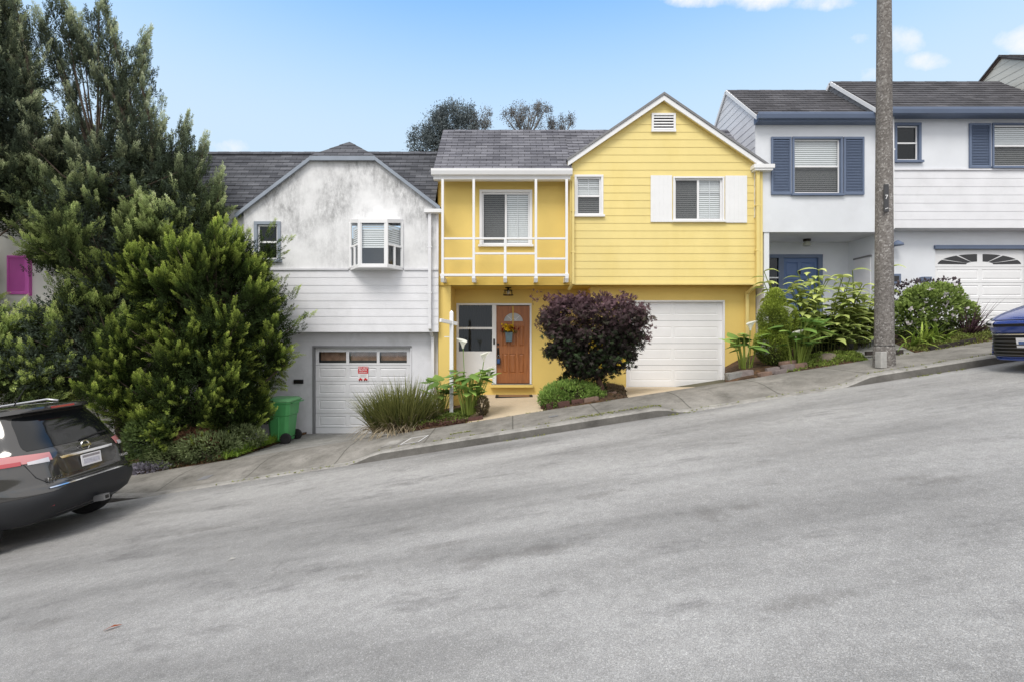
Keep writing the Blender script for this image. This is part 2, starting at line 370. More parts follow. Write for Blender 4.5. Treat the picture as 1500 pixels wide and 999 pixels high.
# ------------------------------------------------------------------ windows and doors
def window(par, x0, x1, z0, z1, y, style='hung', cas=.07, casm=None, sash=.035, sashm=None, blind='light', munt=(), sill=True, glassm=None, blind_z=None, screen=None):
    casm = casm or WHITE; sashm = sashm or WHITE
    w = MB()
    if cas:
        w.box(x0-cas, x0, y-.03, y+.01, z0-cas*.2, z1, casm); w.box(x1, x1+cas, y-.03, y+.01, z0-cas*.2, z1, casm)
        w.box(x0-cas, x1+cas, y-.033, y+.01, z1, z1+cas, casm)
    for a, b, c, d in ((x0, x0+.004, z0, z1), (x1-.004, x1, z0, z1)): w.box(a, b, y-.0, y+.1, c, d, casm)
    w.box(x0+.004, x1-.004, y-.0, y+.1, z0, z0+.004, casm); w.box(x0+.004, x1-.004, y-.0, y+.1, z1-.004, z1, casm)
    win = w.build('window', par)
    f = MB(); s = sash; ya, yb = y+.025, y+.055
    X0, X1, Z0, Z1 = x0+.005, x1-.005, z0+.005, z1-.005
    f.box(X0, X0+s, ya, yb, Z0, Z1, sashm); f.box(X1-s, X1, ya, yb, Z0, Z1, sashm)
    f.box(X0+s, X1-s, ya, yb, Z0, Z0+s, sashm); f.box(X0+s, X1-s, ya, yb, Z1-s, Z1, sashm)
    if style == 'slider': xm = (x0+x1)/2; f.box(xm-s*.7, xm+s*.7, ya-.006, yb, Z0+s, Z1-s, sashm)
    if style == 'hung': zm = (z0+z1)/2; f.box(X0+s, X1-s, ya-.008, yb, zm-s*.6, zm+s*.6, sashm)
    for kind, t, a, b in munt:
        if kind == 'v': xx = x0+(x1-x0)*t; f.box(xx-.007, xx+.007, y+.05, y+.062, z0+(z1-z0)*a+.01, z0+(z1-z0)*b-.01, sashm)
        else: zz = z0+(z1-z0)*t; f.box(x0+(x1-x0)*a+.01, x0+(x1-x0)*b-.01, y+.051, y+.063, zz-.007, zz+.007, sashm)
    f.build('frame', win)
    p = MB(); p.quad((X0+.01, y+.045, Z0+.01), (X1-.01, y+.045, Z0+.01), (X1-.01, y+.045, Z1-.01), (X0+.01, y+.045, Z1-.01), glassm or GLASS)
    p.build('pane', win)
    if sill: q = MB(); q.box(x0-cas-.03, x1+cas+.03, y-.07, y+.01, z0-cas*.2-.05, z0-cas*.2, casm); q.build('sill', win)
    if screen:
        xm = (x0+x1)/2; zm = (z0+z1)/2; c4 = (X0+.01, xm, Z0+.01, Z1-.01) if screen == 'left' else (X0+.01, X1-.01, Z0+.01, zm)
        p = MB(); p.quad((c4[0], y+.036, c4[2]), (c4[1], y+.036, c4[2]), (c4[1], y+.036, c4[3]), (c4[0], y+.036, c4[3]), SCREEN); p.build('insect_screen', win)
    bl = MB()
    zb = Z0 if blind_z is None else blind_z
    if blind in ('light', 'grey'):
        bm = BLIND if blind == 'light' else BLINDG; z = zb+.02; i = 0
        while z < Z1:
            t = .012
            bl.quad((X0, y+.078, z), (X1, y+.078, z), (X1, y+.092, z+.043), (X0, y+.092, z+.043), bm); z += .050
        bl.quad((X0, y+.112, Z0), (X1, y+.112, Z0), (X1, y+.112, Z1), (X0, y+.112, Z1), CURT if blind == 'light' else DARKIN)
        bl.build('blind', win)
    elif blind == 'curtain':
        n = 40
        for i in range(n):
            a = X0+(X1-X0)*i/n; b = X0+(X1-X0)*(i+1)/n
            bl.quad((a, y+.085+.012*math.sin(i*1.3), Z0), (b, y+.085+.012*math.sin(i*1.3+1.3), Z0), (b, y+.085+.012*math.sin(i*1.3+1.3), Z1), (a, y+.085+.012*math.sin(i*1.3), Z1), CURTL)
        bl.build('curtain', win)
    else:
        bl.box(X0, X1, y+.3, y+.31, Z0, Z1, DARKIN)
        bl.quad((X0, y+.1, Z0), (X0, y+.3, Z0), (X0, y+.3, Z1), (X0, y+.1, Z1), DARKIN); bl.quad((X1, y+.1, Z0), (X1, y+.3, Z0), (X1, y+.3, Z1), (X1, y+.1, Z1), DARKIN)
        bl.quad((X0, y+.1, Z0), (X1, y+.1, Z0), (X1, y+.3, Z0), (X0, y+.3, Z0), CURT); bl.quad((X0, y+.1, Z1), (X1, y+.1, Z1), (X1, y+.3, Z1), (X0, y+.3, Z1), CURT)
        bl.build('interior', win)
    return win
def shutter(par, x0, x1, z0, z1, y, m, louv=True):
    s = MB(); fr = .045
    if louv:
        s.box(x0, x0+fr, y-.04, y-.004, z0, z1, m); s.box(x1-fr, x1, y-.04, y-.004, z0, z1, m)
        for a, b in ((z0, z0+fr*1.4), (z1-fr*1.2, z1)): s.box(x0+fr, x1-fr, y-.04, y-.004, a, b, m)
        z = z0+fr*1.4
        while z < z1-fr*1.2-.02:
            s.quad((x0+fr, y-.034, z), (x1-fr, y-.034, z), (x1-fr, y-.008, z+.042), (x0+fr, y-.008, z+.042), m); z += .037
        s.quad((x0+fr, y-.005, z0), (x1-fr, y-.005, z0), (x1-fr, y-.005, z1), (x0+fr, y-.005, z1), m)
    else:
        n = 5; w = (x1-x0)/n
        for i in range(n): s.box(x0+i*w+.0012, x0+(i+1)*w-.0012, y-.034, y-.012, z0, z1, m)
        s.box(x0+.01, x1-.01, y-.03, y-.0142, z0+.01, z1-.01, m)
    return s.build('shutter', par, bevel=.003)
def gutter(par, x0, x1, y, z, m, h=.13, d=.11):
    s = MB(); pts = [(y, z-h), (y-.02, z-h), (y-d*.75, z-h*.9), (y-d, z-h*.35), (y-d, z), (y-d+.015, z), (y-d+.015, z-h*.3), (y, z-h*.3)]
    n = len(pts)
    s.add([(x0, a, b) for a, b in pts]+[(x1, a, b) for a, b in pts],
          [tuple(range(n)), tuple(range(2*n-1, n-1, -1))]+[(i, (i+1) % n, (i+1) % n+n, i+n) for i in range(n)], m)
    return s.build('gutter', par)
def spout(par, pts, m, w=.075):
    s = MB()
    for a, b in zip(pts[:-1], pts[1:]): s.bar(a, b, w, m, w*.8)
    for p in pts[1:-1]: s.box(p[0]-w*.55, p[0]+w*.55, p[1]-w*.5, p[1]+w*.5, p[2]-w*.6, p[2]+w*.6, m)
    a, b = Vector(pts[0]), Vector(pts[-1])
    for t in (.3, .7):
        p = a.lerp(b, t) if len(pts) == 2 else Vector(pts[0]).lerp(Vector(pts[1]), t)
        s.box(p.x-w*.75, p.x+w*.75, p.y-w*.45, p.y+w*.6, p.z-.015, p.z+.015, m)
    return s.build('downspout', par)
# ------------------------------------------------------------------ terrain, road, kerb, sidewalk, yards
def sheet(name, xs, ys, zf, m, skirt=0.0, smooth=True):
    b = MB(); nx, ny = len(xs), len(ys)
    vs = [(x, y, zf(x, y)) for y in ys for x in xs]
    b.add(vs, [(j*nx+i, j*nx+i+1, (j+1)*nx+i+1, (j+1)*nx+i) for j in range(ny-1) for i in range(nx-1)], m)
    if skirt:
        for j in (0, ny-1):
            for i in range(nx-1):
                p, q = vs[j*nx+i], vs[j*nx+i+1]
                b.quad((p[0], p[1], p[2]-skirt), (q[0], q[1], q[2]-skirt), q, p, m)
        for i in (0, nx-1):
            for j in range(ny-1):
                p, q = vs[j*nx+i], vs[(j+1)*nx+i]
                b.quad(q, p, (p[0], p[1], p[2]-skirt), (q[0], q[1], q[2]-skirt), m)
    o = b.build(name, smooth=smooth); o['kind'] = 'structure'; return o
def lin(a, b, n): return [a+(b-a)*i/n for i in range(n+1)]
GRND = pm('dry ground', (.12, .11, .07), .95, .4, .3, dirt=((.05, .08, .03), .8, .15))
def gz(x, y):
    far = max(0, math.hypot(x, y)-60)
    return g(x)-.12-.02*far*(1 if y < 0 else .3)
bigx = [-600, -300, -150, -90, -60, -45, -36, -30, -28, -20, -10, 0, 10, 20, 28, 30, 36, 45, 60, 90, 150, 300, 600]
sheet('ground', bigx, [-600, -300, -150, -80, -40, -20, -10, -4, 0, 4, 8, 14, 24, 40, 80, 150, 300, 600], gz, GRND)
rx = [-90, -60, -45, -40, -36, -32, -30, -28]+lin(-26, 26, 26)+[28, 30, 32, 36, 40, 45, 60, 90]
sheet('road', rx, [-3.2, -1, 1, 3, 5, 7, 8.02], lambda x, y: g(x)+.0, ASPH)
wx = [-90, -60, -40, -28, -20]+lin(-16, 16, 160)+[20, 28, 40, 60, 90]
sheet('sidewalk', wx, [8.18, 8.3, 8.5, 8.7, 8.95, 9.2, 9.52], walk_z, CONC, .2)
kb = MB()
for a, b in zip(wx[:-1], wx[1:]):
    prof = lambda x: [(8.0, g(x)-.1), (8.0, walk_z(x, 8)-.025), (8.025, walk_z(x, 8.02)+.001), (8.18, walk_z(x, 8.18)+.002)]
    P, Q = prof(a), prof(b)
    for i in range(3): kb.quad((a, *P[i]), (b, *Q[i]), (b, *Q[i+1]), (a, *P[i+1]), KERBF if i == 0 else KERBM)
o = kb.build('kerb'); o['kind'] = 'structure'
o = sheet('opposite_sidewalk', rx, [-6, -3.2], lambda x, y: g(x)+.14, CONC, .25); 
def zone(name, xf0, xf1, xb0, xb1, zb0, zb1, m, yb=11.9, lift=0.0, yf=9.5, raise_in=0.0):
    def P(u, v):
        x = (xf0*(1-v)+xb0*v)*(1-u)+(xf1*(1-v)+xb1*v)*u
        zf = walk_z(xf0*(1-u)+xf1*u, 9.5)+lift; zb = zb0*(1-u)+zb1*u
        bumpz = raise_in*min(1, 6*min(u, 1-u))*min(1, v*7)
        if m is SOIL: bumpz += .03*math.sin(x*5+v*9)*math.sin(v*13+x)
        return (x, yf*(1-v)+yb*v, zf*(1-v)+zb*v+bumpz)
    b = MB(); n = 16
    vs = [P(i/n, j/n) for j in range(n+1) for i in range(n+1)]
    b.add(vs, [(j*(n+1)+i, j*(n+1)+i+1, (j+1)*(n+1)+i+1, (j+1)*(n+1)+i) for j in range(n) for i in range(n)], m)
    for i in range(n):
        for j in (0, n):
            p, q = vs[j*(n+1)+i], vs[j*(n+1)+i+1]; b.quad((p[0], p[1], p[2]-.5), (q[0], q[1], q[2]-.5), q, p, m)
            p, q = vs[i*(n+1)+j], vs[(i+1)*(n+1)+j]; b.quad((p[0], p[1], p[2]-.5), (q[0], q[1], q[2]-.5), q, p, m)
    o = b.build(name, smooth=True); o['kind'] = 'structure'; return P
zone('driveway', -16, -13, -16, -13, g(-16)+.1, g(-13)+.1, CONCD)
bedA = zone('planting_bed', -13, -5.6, -13, -5.05, g(-13)+.3, -.6, SOIL, raise_in=.05)
zone('driveway', -5.6, -2.35, -5.05, -2.4, -.63, -.63, CONCD)
bedC = zone('planting_bed', -2.35, -.9, -2.4, -.82, -.25, .12, SOIL, raise_in=.08)
patio = zone('patio', -.9, .62, -.82, .72, .26, .26, PATIO, yb=12.55)
bedE = zone('planting_bed', .62, 2.3, .72, 2.78, .3, .55, SOIL, raise_in=.10)
zone('driveway', 2.3, 4.25, 2.78, 5.3, .515, .515, PATIO)
bedG = zone('planting_bed', 4.25, 7.1, 5.3, 7.9, 1.0, 1.7, SOIL, raise_in=.12, lift=.0)
zone('path', 7.1, 8.0, 7.9, 8.9, 1.86, 1.88, CONCD)
bedI = zone('planting_bed', 8.0, 9.9, 8.9, 10.35, 1.75, 1.85, SOIL, raise_in=.1)
zone('driveway', 9.9, 12.7, 10.35, 13.0, 1.80, 1.82, CONCD)
zone('planting_bed', 12.7, 20, 13.0, 20, 2.3, g(20)+.3, SOIL)
# ------------------------------------------------------------------ generic house shell
def shell(par, x0, x1, y0, y1, z0, z1, m, name='wall'):
    b = MB()
    b.quad((x0, y0, z0), (x0, y1, z0), (x0, y1, z1), (x0, y0, z1), m); b.quad((x1, y0, z0), (x1, y0, z1), (x1, y1, z1), (x1, y1, z0), m)
    b.quad((x0, y1, z0), (x1, y1, z0), (x1, y1, z1), (x0, y1, z1), m); b.quad((x0, y0, z1), (x0, y1, z1), (x1, y1, z1), (x1, y0, z1), DARKT)
    return b.build(name, par)
def main_roof(par, x0, x1, ye, ze, yr, zr, yb, m, n=13, name='roof'):
    b = MB()
    b.lap((x0, ye, ze), (x1, ye, ze), (x0, yr, zr), (x1, yr, zr), n, .012, m)
    zb = zr-(zr-ze)*(yb-yr)/(yr-ye)
    b.quad((x0, yr, zr), (x1, yr, zr), (x1, yb, zb), (x0, yb, zb), m)
    b.quad((x0, ye, ze-.03), (x0, yr, zr-.05), (x1, yr, zr-.05), (x1, ye, ze-.03), m)
    b.quad((x0, ye, ze-.03), (x1, ye, ze-.03), (x1, ye, ze+.01), (x0, ye, ze+.01), m)
    for x in (x0, x1):
        b.quad((x, ye, ze-.03), (x, yr, zr-.05), (x, yr, zr), (x, ye, ze), m); b.quad((x, yr, zr-.05), (x, yb, zb-.05), (x, yb, zb), (x, yr, zr), m)
    # ridge caps
    k = int((x1-x0)/.28)
    for i in range(k):
        a = x0+(x1-x0)*i/k; c = x0+(x1-x0)*(i+1)/k+.01; h = .012+.004*(i % 2)
        b.quad((a, yr-.11, zr-.10+h), (c, yr-.11, zr-.10+h), (c, yr, zr+h), (a, yr, zr+h), m)
        b.quad((a, yr+.11, zr-.10+h), (c, yr+.11, zr-.10+h), (c, yr, zr+h), (a, yr, zr+h), m)
    return b.build(name, par)
def gable_side(par, x, ye, ze, yr, zr, yb, zlow, m, sgn=-1, pitch=.19, name='gable_wall', trim=WHITE):
    """a triangular side wall in the plane X = x, clad in horizontal boards, with rake boards"""
    sl = (zr-ze)/(yr-ye)
    b = MB(); b.map = lambda p: (x+sgn*(-p[1]), p[0], p[2])
    b.siding(0, lambda z: max(ye+.15, yr-(zr-.06-z)/sl) if z > ze else ye+.15, lambda z: min(yb, yr+(zr-.06-z)/sl), zlow, zr-.08, pitch, m)
    o = b.build(name, par)
    t = MB()
    t.bar((x+sgn*.03, ye-.02, ze-.04), (x+sgn*.03, yr, zr-.04), .035, trim, .08)
    t.bar((x+sgn*.03, yb, zr-.04-(yb-yr)*sl), (x+sgn*.03, yr, zr-.04), .035, trim, .08)
    t.build('rake_board', par)
    return o
# ================================================================== YELLOW HOUSE
YH = empty('yellow_house', (2.1, 11.5, .3), 'yellow two storey row house with steep front gable, white shutters and brown wooden door', 'house')
zup = Z(417, 11.5)           # underside of upper floor
sp = 1.60/2.33
pk = (3.62, Z(143, 11.5)); gl = 1.40; gr = 6.00
zE = Z(243, 11.5)
# gable front wall
b = MB()
zr_ = lambda z: pk[0]+(pk[1]-.10-z)/sp; zl_ = lambda z: pk[0]-(pk[1]-.10-z)/sp
holesY = [(X(844.5, 11.5), X(880.5, 11.5), Z(315.5, 11.5), Z(260.5, 11.5)), (X(988, 11.5), X(1058, 11.5), Z(323.5, 11.5), Z(262.5, 11.5))]
b.siding(11.5, lambda z: max(gl, zl_(z)), lambda z: min(gr, zr_(z)), zup, pk[1]-.12, .181, YEL, holesY)
b.box(gl-.01, gr+.01, 11.47, 11.5, zup-.02, zup+.03, YEL)
b.quad((gl, 11.5, zup-.001), (gr, 11.5, zup-.001), (gr, 11.9, zup-.001), (gl, 11.9, zup-.001), YEL2)
b.box(gl-.014, gl+.05, 11.46, 11.5, zup+.03, zE-.1, YEL); b.box(gr-.05, gr+.014, 11.46, 11.5, zup+.03, zE-.1, YEL)
b.quad((gl, 11.5, zup), (gl, 12.0, zup), (gl, 12.0, zE), (gl, 11.5, zE), YEL)
b.quad((gr, 11.5, zup), (gr, 12.0, zup), (gr, 12.0, zE), (gr, 11.5, zE), YEL)
b.build('wall', YH)
# recessed upper wall behind the trellis, lower walls, porch
wy = 11.72
b = MB(); hW = (X(706, wy), X(776, wy), Z(359, wy), Z(283, wy))
b.wall(-1.79, gl, Z(408, 11.6), Z(256, wy), wy, YEL3, [hW])
b.quad((-1.79, 11.4, Z(256, 11.6)), (gl, 11.4, Z(256, 11.6)), (gl, wy, Z(256, 11.6)), (-1.79, wy, Z(256, 11.6)), WHITE)
b.box(-1.79, gl, 11.58, wy-.001, Z(419, 11.6), Z(407, 11.6), YEL2)
b.build('upper_wall', YH)
zc = Z(419, 11.6); pd = 12.5
xr0 = 1.95
b = MB()
b.wall(-1.79, X(660, 11.6), -.2, zc, 11.62, YEL3)                              # pillar front
b.quad((X(660, 11.6), 11.62, 0), (X(660, 11.6), pd, 0), (X(660, 11.6), pd, zc), (X(660, 11.6), 11.62, zc), YEL3)
hD = (X(670.5, pd), X(778, pd), Z(563, pd), Z(448, pd))
b.wall(X(660, 11.6), xr0, -.1, zc, pd, YEL3, [hD])
b.quad((X(660, 11.6), 11.62, zc), (xr0, 11.62, zc), (xr0, pd, zc), (X(660, 11.6), pd, zc), YEL2)
b.quad((xr0, 11.86, 0), (xr0, pd, 0), (xr0, pd, zc), (xr0, 11.86, zc), YEL3)
gx0, gx1, gz0, gz1 = X(917, 11.86), X(1061, 11.86), .515, Z(441, 11.86)
b.wall(xr0, 6.04, 0, zup-.002, 11.86, YEL3, [(gx0, gx1, -1, gz1)])
b.wall(6.04, 6.045, 0, zup, 11.86, YEL3)
b.build('lower_wall', YH)
shell(YH, -1.80, 5.85, 12.6, 21, -.5, 5.6, YEL3, 'rear_wall')
b = MB()   # side closure left and floor between storeys
b.quad((-1.80, 11.62, -.5), (-1.80, 12.6, -.5), (-1.80, 12.6, 5.6), (-1.80, 11.62, 5.6), YEL3)
b.build('side_wall', YH); b = MB(); b.quad((6.045, 11.86, 0), (6.045, 12.9, 0), (6.045, 12.9, zup), (6.045, 11.86, zup), YEL3)
b.build('side_wall', YH)
yr, zrid = 12.93, Z(192, 12.93); ye, ze = 11.27, Z(250, 11.27)+.01
main_roof(YH, -1.86, 1.42, ye, ze, yr, zrid, 14.6, SHX, 14)
main_roof(YH, 1.42, 5.90, 11.56, ze+(zrid-ze)*(11.56-ye)/(yr-ye), yr, zrid, 14.6, SHX, 11)
b = MB()
b.box(-1.86, 1.38, ye+.02, 11.44, Z(264, 11.3), ze-.03, WHITE)     # fascia and soffit beam
b.build('fascia', YH)
gutter(YH, -1.9, 1.42, ye+.02, ze+.0, WHITE, .15, .1)
# cross gable roof
b = MB(); ov = 11.36; top = (pk[0], pk[1]+.035)
for sx, xe in ((-1, 1.31), (1, 6.10)):
    zz = top[1]-abs(xe-pk[0])*sp
    if sx < 0: b.lap((xe, 14.6, zz), (xe, ov, zz), (pk[0], 14.6, top[1]), (pk[0], ov, top[1]), 16, .010, SHY)
    else: b.lap((xe, ov, zz), (xe, 14.6, zz), (pk[0], ov, top[1]), (pk[0], 14.6, top[1]), 16, .010, SHY)
    b.prism([(xe, zz-.045), (xe, zz+.012), (pk[0], top[1]+.012), (pk[0], top[1]-.05)][::sx], ov-.012, ov, DARKT)
    b.quad((xe, ov, zz-.045), (pk[0], ov, top[1]-.05), (pk[0], 14.6, top[1]-.05), (xe, 14.6, zz-.045), SHY)
b.build('gable_roof', YH)
b = MB()
for sx, xe in ((-1, 1.33), (1, 6.07)):
    zz = top[1]-abs(xe-pk[0])*sp
    b.prism([(xe, zz-.17), (xe, zz-.048), (pk[0], top[1]-.052), (pk[0], top[1]-.178)][::sx], ov+.01, ov+.045, WHITE)
    b.prism([(xe, zz-.15), (xe, zz-.06), (pk[0], top[1]-.062), (pk[0], top[1]-.16)][::sx], ov+.045, 11.485, YEL)
b.build('rake_board', YH)
b = MB(); b.map = None
b.box(5.73, 6.22, 11.30, 11.52, Z(250, 11.45), Z(244.5, 11.45), WHITE); b.box(5.76, 6.18, 11.32, 11.52, Z(253, 11.45), Z(250, 11.45), WHITE)
b.build('eave_return', YH)
# vent
b = MB(); vx0, vx1, vz0, vz1 = X(957, 11.5), X(986, 11.5), Z(192, 11.5), Z(171, 11.5)
b.box(vx0-.06, vx1+.06, 11.45, 11.49, vz0-.05, vz0, WHITE); b.box(vx0-.05, vx1+.05, 11.452, 11.49, vz1, vz1+.05, WHITE)
b.box(vx0-.05, vx0, 11.452, 11.49, vz0, vz1, WHITE); b.box(vx1, vx1+.05, 11.452, 11.49, vz0, vz1, WHITE)
b.quad((vx0, 11.484, vz0), (vx1, 11.484, vz0), (vx1, 11.484, vz1), (vx0, 11.484, vz1), DARKIN)
for i in range(5):
    z = vz0+(vz1-vz0)*(i+.1)/5; b.quad((vx0, 11.455, z), (vx1, 11.455, z), (vx1, 11.48, z+.045), (vx0, 11.48, z+.045), WHITE)
b.build('gable_vent', YH)
h = holesY[0]; window(YH, *h, 11.5, 'hung', .05, blind='light', munt=[('v', .5, .5, 1), ('h', .75, 0, 1)], screen='low')
h = holesY[1]; window(YH, *h, 11.5, 'slider', .04, blind='light', munt=[('v', .75, 0, 1), ('h', .68, .5, 1)], screen='left')
shutter(YH, X(953.5, 11.45), X(985, 11.45), Z(326, 11.45), Z(257.5, 11.45), 11.5, WHITE, False)
shutter(YH, X(1063, 11.45), X(1095, 11.45), Z(327, 11.45), Z(258, 11.45), 11.5, WHITE, False)
window(YH, *hW, wy, 'slider', .06, blind='light', munt=[('v', .75, 0, 1)], screen='left')
spout(YH, [(6.0-.13, 11.42, Z(252, 11.4)), (6.0-.13, 11.42, Z(417, 11.4)), (X(1094, 11.8), 11.8, Z(431, 11.8)), (X(1094, 11.8), 11.8, 1.1)], YEL)
spout(YH, [(gl+.06, 11.42, Z(264, 11.4)), (gl+.06, 11.42, Z(415, 11.4)), (gl-.02, 11.6, Z(425, 11.6))], YEL, .055)
# trellis
D = 11.22; b = MB(); tw = .058
for px in (648.5, 694, 785, 830): b.box(X(px, D)-tw/2, X(px, D)+tw/2, D-tw/2, D+tw/2, Z(404, D), Z(264, D), WHITE)
b.box(X(740, D)-tw/2, X(740, D)+tw/2, D-tw/2, D+tw/2, Z(404, D), Z(351, D), WHITE)
rl = lambda a, c, py, hh=.045: b.box(X(a, D)+tw/2, X(c, D)-tw/2, D-.022, D+.022, Z(py, D)-hh/2, Z(py, D)+hh/2, WHITE)
for a, c in ((648.5, 694), (694, 785), (785, 830)): rl(a, c, 350.5)
for a, c in ((694, 740), (740, 785)): rl(a, c, 372.5)
for a, c in ((648.5, 694), (785, 830)): rl(a, c, 380)
b.box(X(645, D), X(833, D), D-.06, D+.06, Z(406, D), Z(402.5, D), WHITE)
b.build('trellis', YH, bevel=.004)
for px in (648.5, 694, 740, 785, 830):
    b = MB(); x = X(px, D); z0, z1 = Z(414, D), Z(406, D)
    b.map = lambda p: (x+p[1], p[0], p[2])
    b.prism([(D+.0, z1), (D-.06, z1), (D-.06, z1-.05), (D-.02, z0-.01), (D+.04, z0), (11.58, z0+.02), (11.58, z1)], -.04, .04, WHITE)
    b.build('joist_end', YH)
# garage door
def garage_panels(par, x0, x1, z0, z1, y, rects, m, holes=(), name='garage_door', seams=(), dp=.012):
    b = MB(); b.wall(x0, x1, z0, z1, y, m, [*rects, *holes])
    for r in rects: b.panel(*r, y, m, .022, dp)
    for zz in seams: b.box(x0, x1, y-.0015, y+.001, zz-.004, zz+.004, DARKT)
    return b.build(name, par)
dy = 11.92
rects = []
for pa, pb in ((925, 981), (989, 1049)):
    for qa, qb in ((444.5, 462), (479.5, 496), (511, 527), (542.5, 558)):
        rects.append((X(pa, dy)-.03, X(pb, dy)+.05, Z(qb, dy), Z(qa, dy)))
gd = garage_panels(YH, gx0+.02, gx1-.02, gz0, gz1-.02, dy, rects, GARAGEW, seams=(Z(470.5, dy), Z(503.5, dy), Z(535, dy)), dp=.006)
b = MB(); b.box(gx0, gx0+.035, 11.83, 11.94, gz0, gz1-.035, WHITE); b.box(gx1-.035, gx1, 11.83, 11.94, gz0, gz1-.035, WHITE); b.box(gx0, gx1, 11.83, 11.94, gz1-.035, gz1, WHITE)
b.build('frame', gd)
# entry: frame, sidelight, panel, door
fx0, fx1, fz0, fz1 = hD
b = MB(); yF = pd-.03
dx0, dx1 = X(727, pd), X(776, pd); mull = X(721.5, pd)
b.box(fx0-.03, fx0+.03, yF, pd+.1, Z(557, pd), fz1, WHITE); b.box(fx1-.035, fx1+.01, yF, pd+.1, fz0, fz1, WHITE)
b.box(fx0-.03, fx1+.01, yF-.003, pd+.1, fz1, fz1+.05, WHITE); b.box(mull-.01, dx0, yF, pd+.1, fz0, fz1, WHITE)
b.box(fx0+.03, mull-.01, yF+.01, pd+.08, Z(483, pd), Z(480, pd), WHITE)
b.box(fx0+.03, mull-.01, yF+.02, pd+.08, Z(555, pd), Z(515, pd), WHITE)
b.box(fx0-.05, mull, yF-.01, pd+.05, Z(558, pd), Z(555, pd), YEL3)
b.box(fx0, mull, pd-.001, pd+.03, fz0-.0, Z(558, pd), YEL3)
fr = b.build('entry_frame', YH)
b = MB(); b.box(mull-.05, fx1+.05, pd-.14, pd+.06, fz0-.07, fz0, YEL3); b.box(mull-.03, fx1+.03, pd-.12, pd+.06, fz0, fz0+.012, DARKT); b.build('door_sill', YH)
b = MB()
for za, zb in ((Z(480, pd), fz1-.01), (Z(515, pd), Z(483, pd))):
    b.quad((fx0+.03, pd+.02, za), (mull-.01, pd+.02, za), (mull-.01, pd+.02, zb), (fx0+.03, pd+.02, zb), GLASSD)
b.build('pane', fr)
b = MB(); n = 26; SCRN = pm('dark pleated curtain', (.045, .047, .052), .8, .1)
for i in range(n):
    a = fx0+.03+(mull-.04-fx0)*i/n; c = fx0+.03+(mull-.04-fx0)*(i+1)/n; q = .012*(i % 2); r_ = .012*((i+1) % 2)
    b.quad((a, pd+.06+q, Z(515, pd)), (c, pd+.06+r_, Z(515, pd)), (c, pd+.06+r_, fz1), (a, pd+.06+q, fz1), SCRN)
b.build('curtain', fr)
b = MB(); b.box(mull+.02, mull+.065, yF-.02, yF-.001, Z(505, pd), Z(497, pd), BLACK); b.build('doorbell', fr)
dyy = pd+.03
dz0, dz1 = Z(561.5, pd), Z(449, pd)
PXD = lambda cx: X(715+cx/6.667, pd); PZD = lambda cy: Z(440+cy/6.66, pd)
rects = [(PXD(140), PXD(192), PZD(452), PZD(255)), (PXD(210), PXD(280), PZD(452), PZD(255)), (PXD(298), PXD(352), PZD(452), PZD(255)),
         (PXD(140), PXD(192), PZD(715), PZD(522)), (PXD(206), PXD(272), PZD(715), PZD(522)), (PXD(298), PXD(352), PZD(715), PZD(522))]
b = MB(); b.wall(dx0, fx1-.035, dz0, dz1, dyy, WOOD, rects)
for r in rects: b.panel(*r, dyy, WOOD, .02, .014)
door = b.build('door', YH)
b = MB(); cx, cz = (PXD(153)+PXD(342))/2, PZD(210); rx, rz = (PXD(342)-PXD(153))/2, PZD(125)-PZD(210)
pts = [(cx+rx*math.cos(a), cz+rz*math.sin(a)) for a in lin(0, math.pi, 16)]
b.prism(pts, dyy-.004, dyy+.002, CURTL); b.build('fanlight', door)
b = MB()
for a in lin(0, math.pi, 16)[:-1]:
    a2 = a+math.pi/16; b.bar((cx+rx*math.cos(a), dyy-.008, cz+rz*math.sin(a)), (cx+rx*math.cos(a2), dyy-.008, cz+rz*math.sin(a2)), .012, WOOD)
b.bar((cx-rx, dyy-.008, cz), (cx+rx, dyy-.008, cz), .012, WOOD)
for a in (.25, .5, .75): b.bar((cx+rx*.3*math.cos(a*math.pi), dyy-.008, cz+rz*.3*math.sin(a*math.pi)), (cx+rx*math.cos(a*math.pi), dyy-.008, cz+rz*math.sin(a*math.pi)), .008, WHITE)
for a in lin(0, math.pi, 8)[:-1]:
    a2 = a+math.pi/8; b.bar((cx+rx*.3*math.cos(a), dyy-.009, cz+rz*.3*math.sin(a)), (cx+rx*.3*math.cos(a2), dyy-.009, cz+rz*.3*math.sin(a2)), .008, WHITE)
b.build('fanlight_bars', door)
b = MB(); hx = PXD(98)
b.lathe([(0, -.04), (.028, -.04), (.03, -.01), (0, 0)], 14, BRONZE, (hx, dyy, PZD(430)), 'Y')
b.tube([(hx, dyy-.01, PZD(478)), (hx, dyy-.06, PZD(482)), (hx, dyy-.06, PZD(530)), (hx, dyy-.01, PZD(540))], .011, 8, BRONZE)
b.box(hx-.03, hx+.03, dyy-.014, dyy, PZD(555), PZD(465), BRONZE); b.build('handle', door, smooth=True)
# ================================================================== LEFT WHITE HOUSE
LH = empty('white_house', (-4.2, 11.5, -.63), 'weathered white house with mildew streaks on its clipped gable and old panelled garage door', 'house')
zl = Z(487, 11.5); Dw = 11.5
zled = Z(395, Dw)
b = MB(); xL, xR = -6.46, -1.82
s2 = (Z(234, Dw)-Z(305, Dw))/(X(643, Dw)-X(550, Dw))
tx0, tx1, tz = X(457, Dw), X(550, Dw), Z(235, Dw)
zeL = tz-(tx0-xL)*s2; zeR = tz-(xR-tx1)*s2
hw = (X(377, Dw), X(407, Dw), Z(381, Dw), Z(330, Dw)); hb = (X(514, Dw), X(589, Dw), Z(393, Dw), Z(327, Dw))
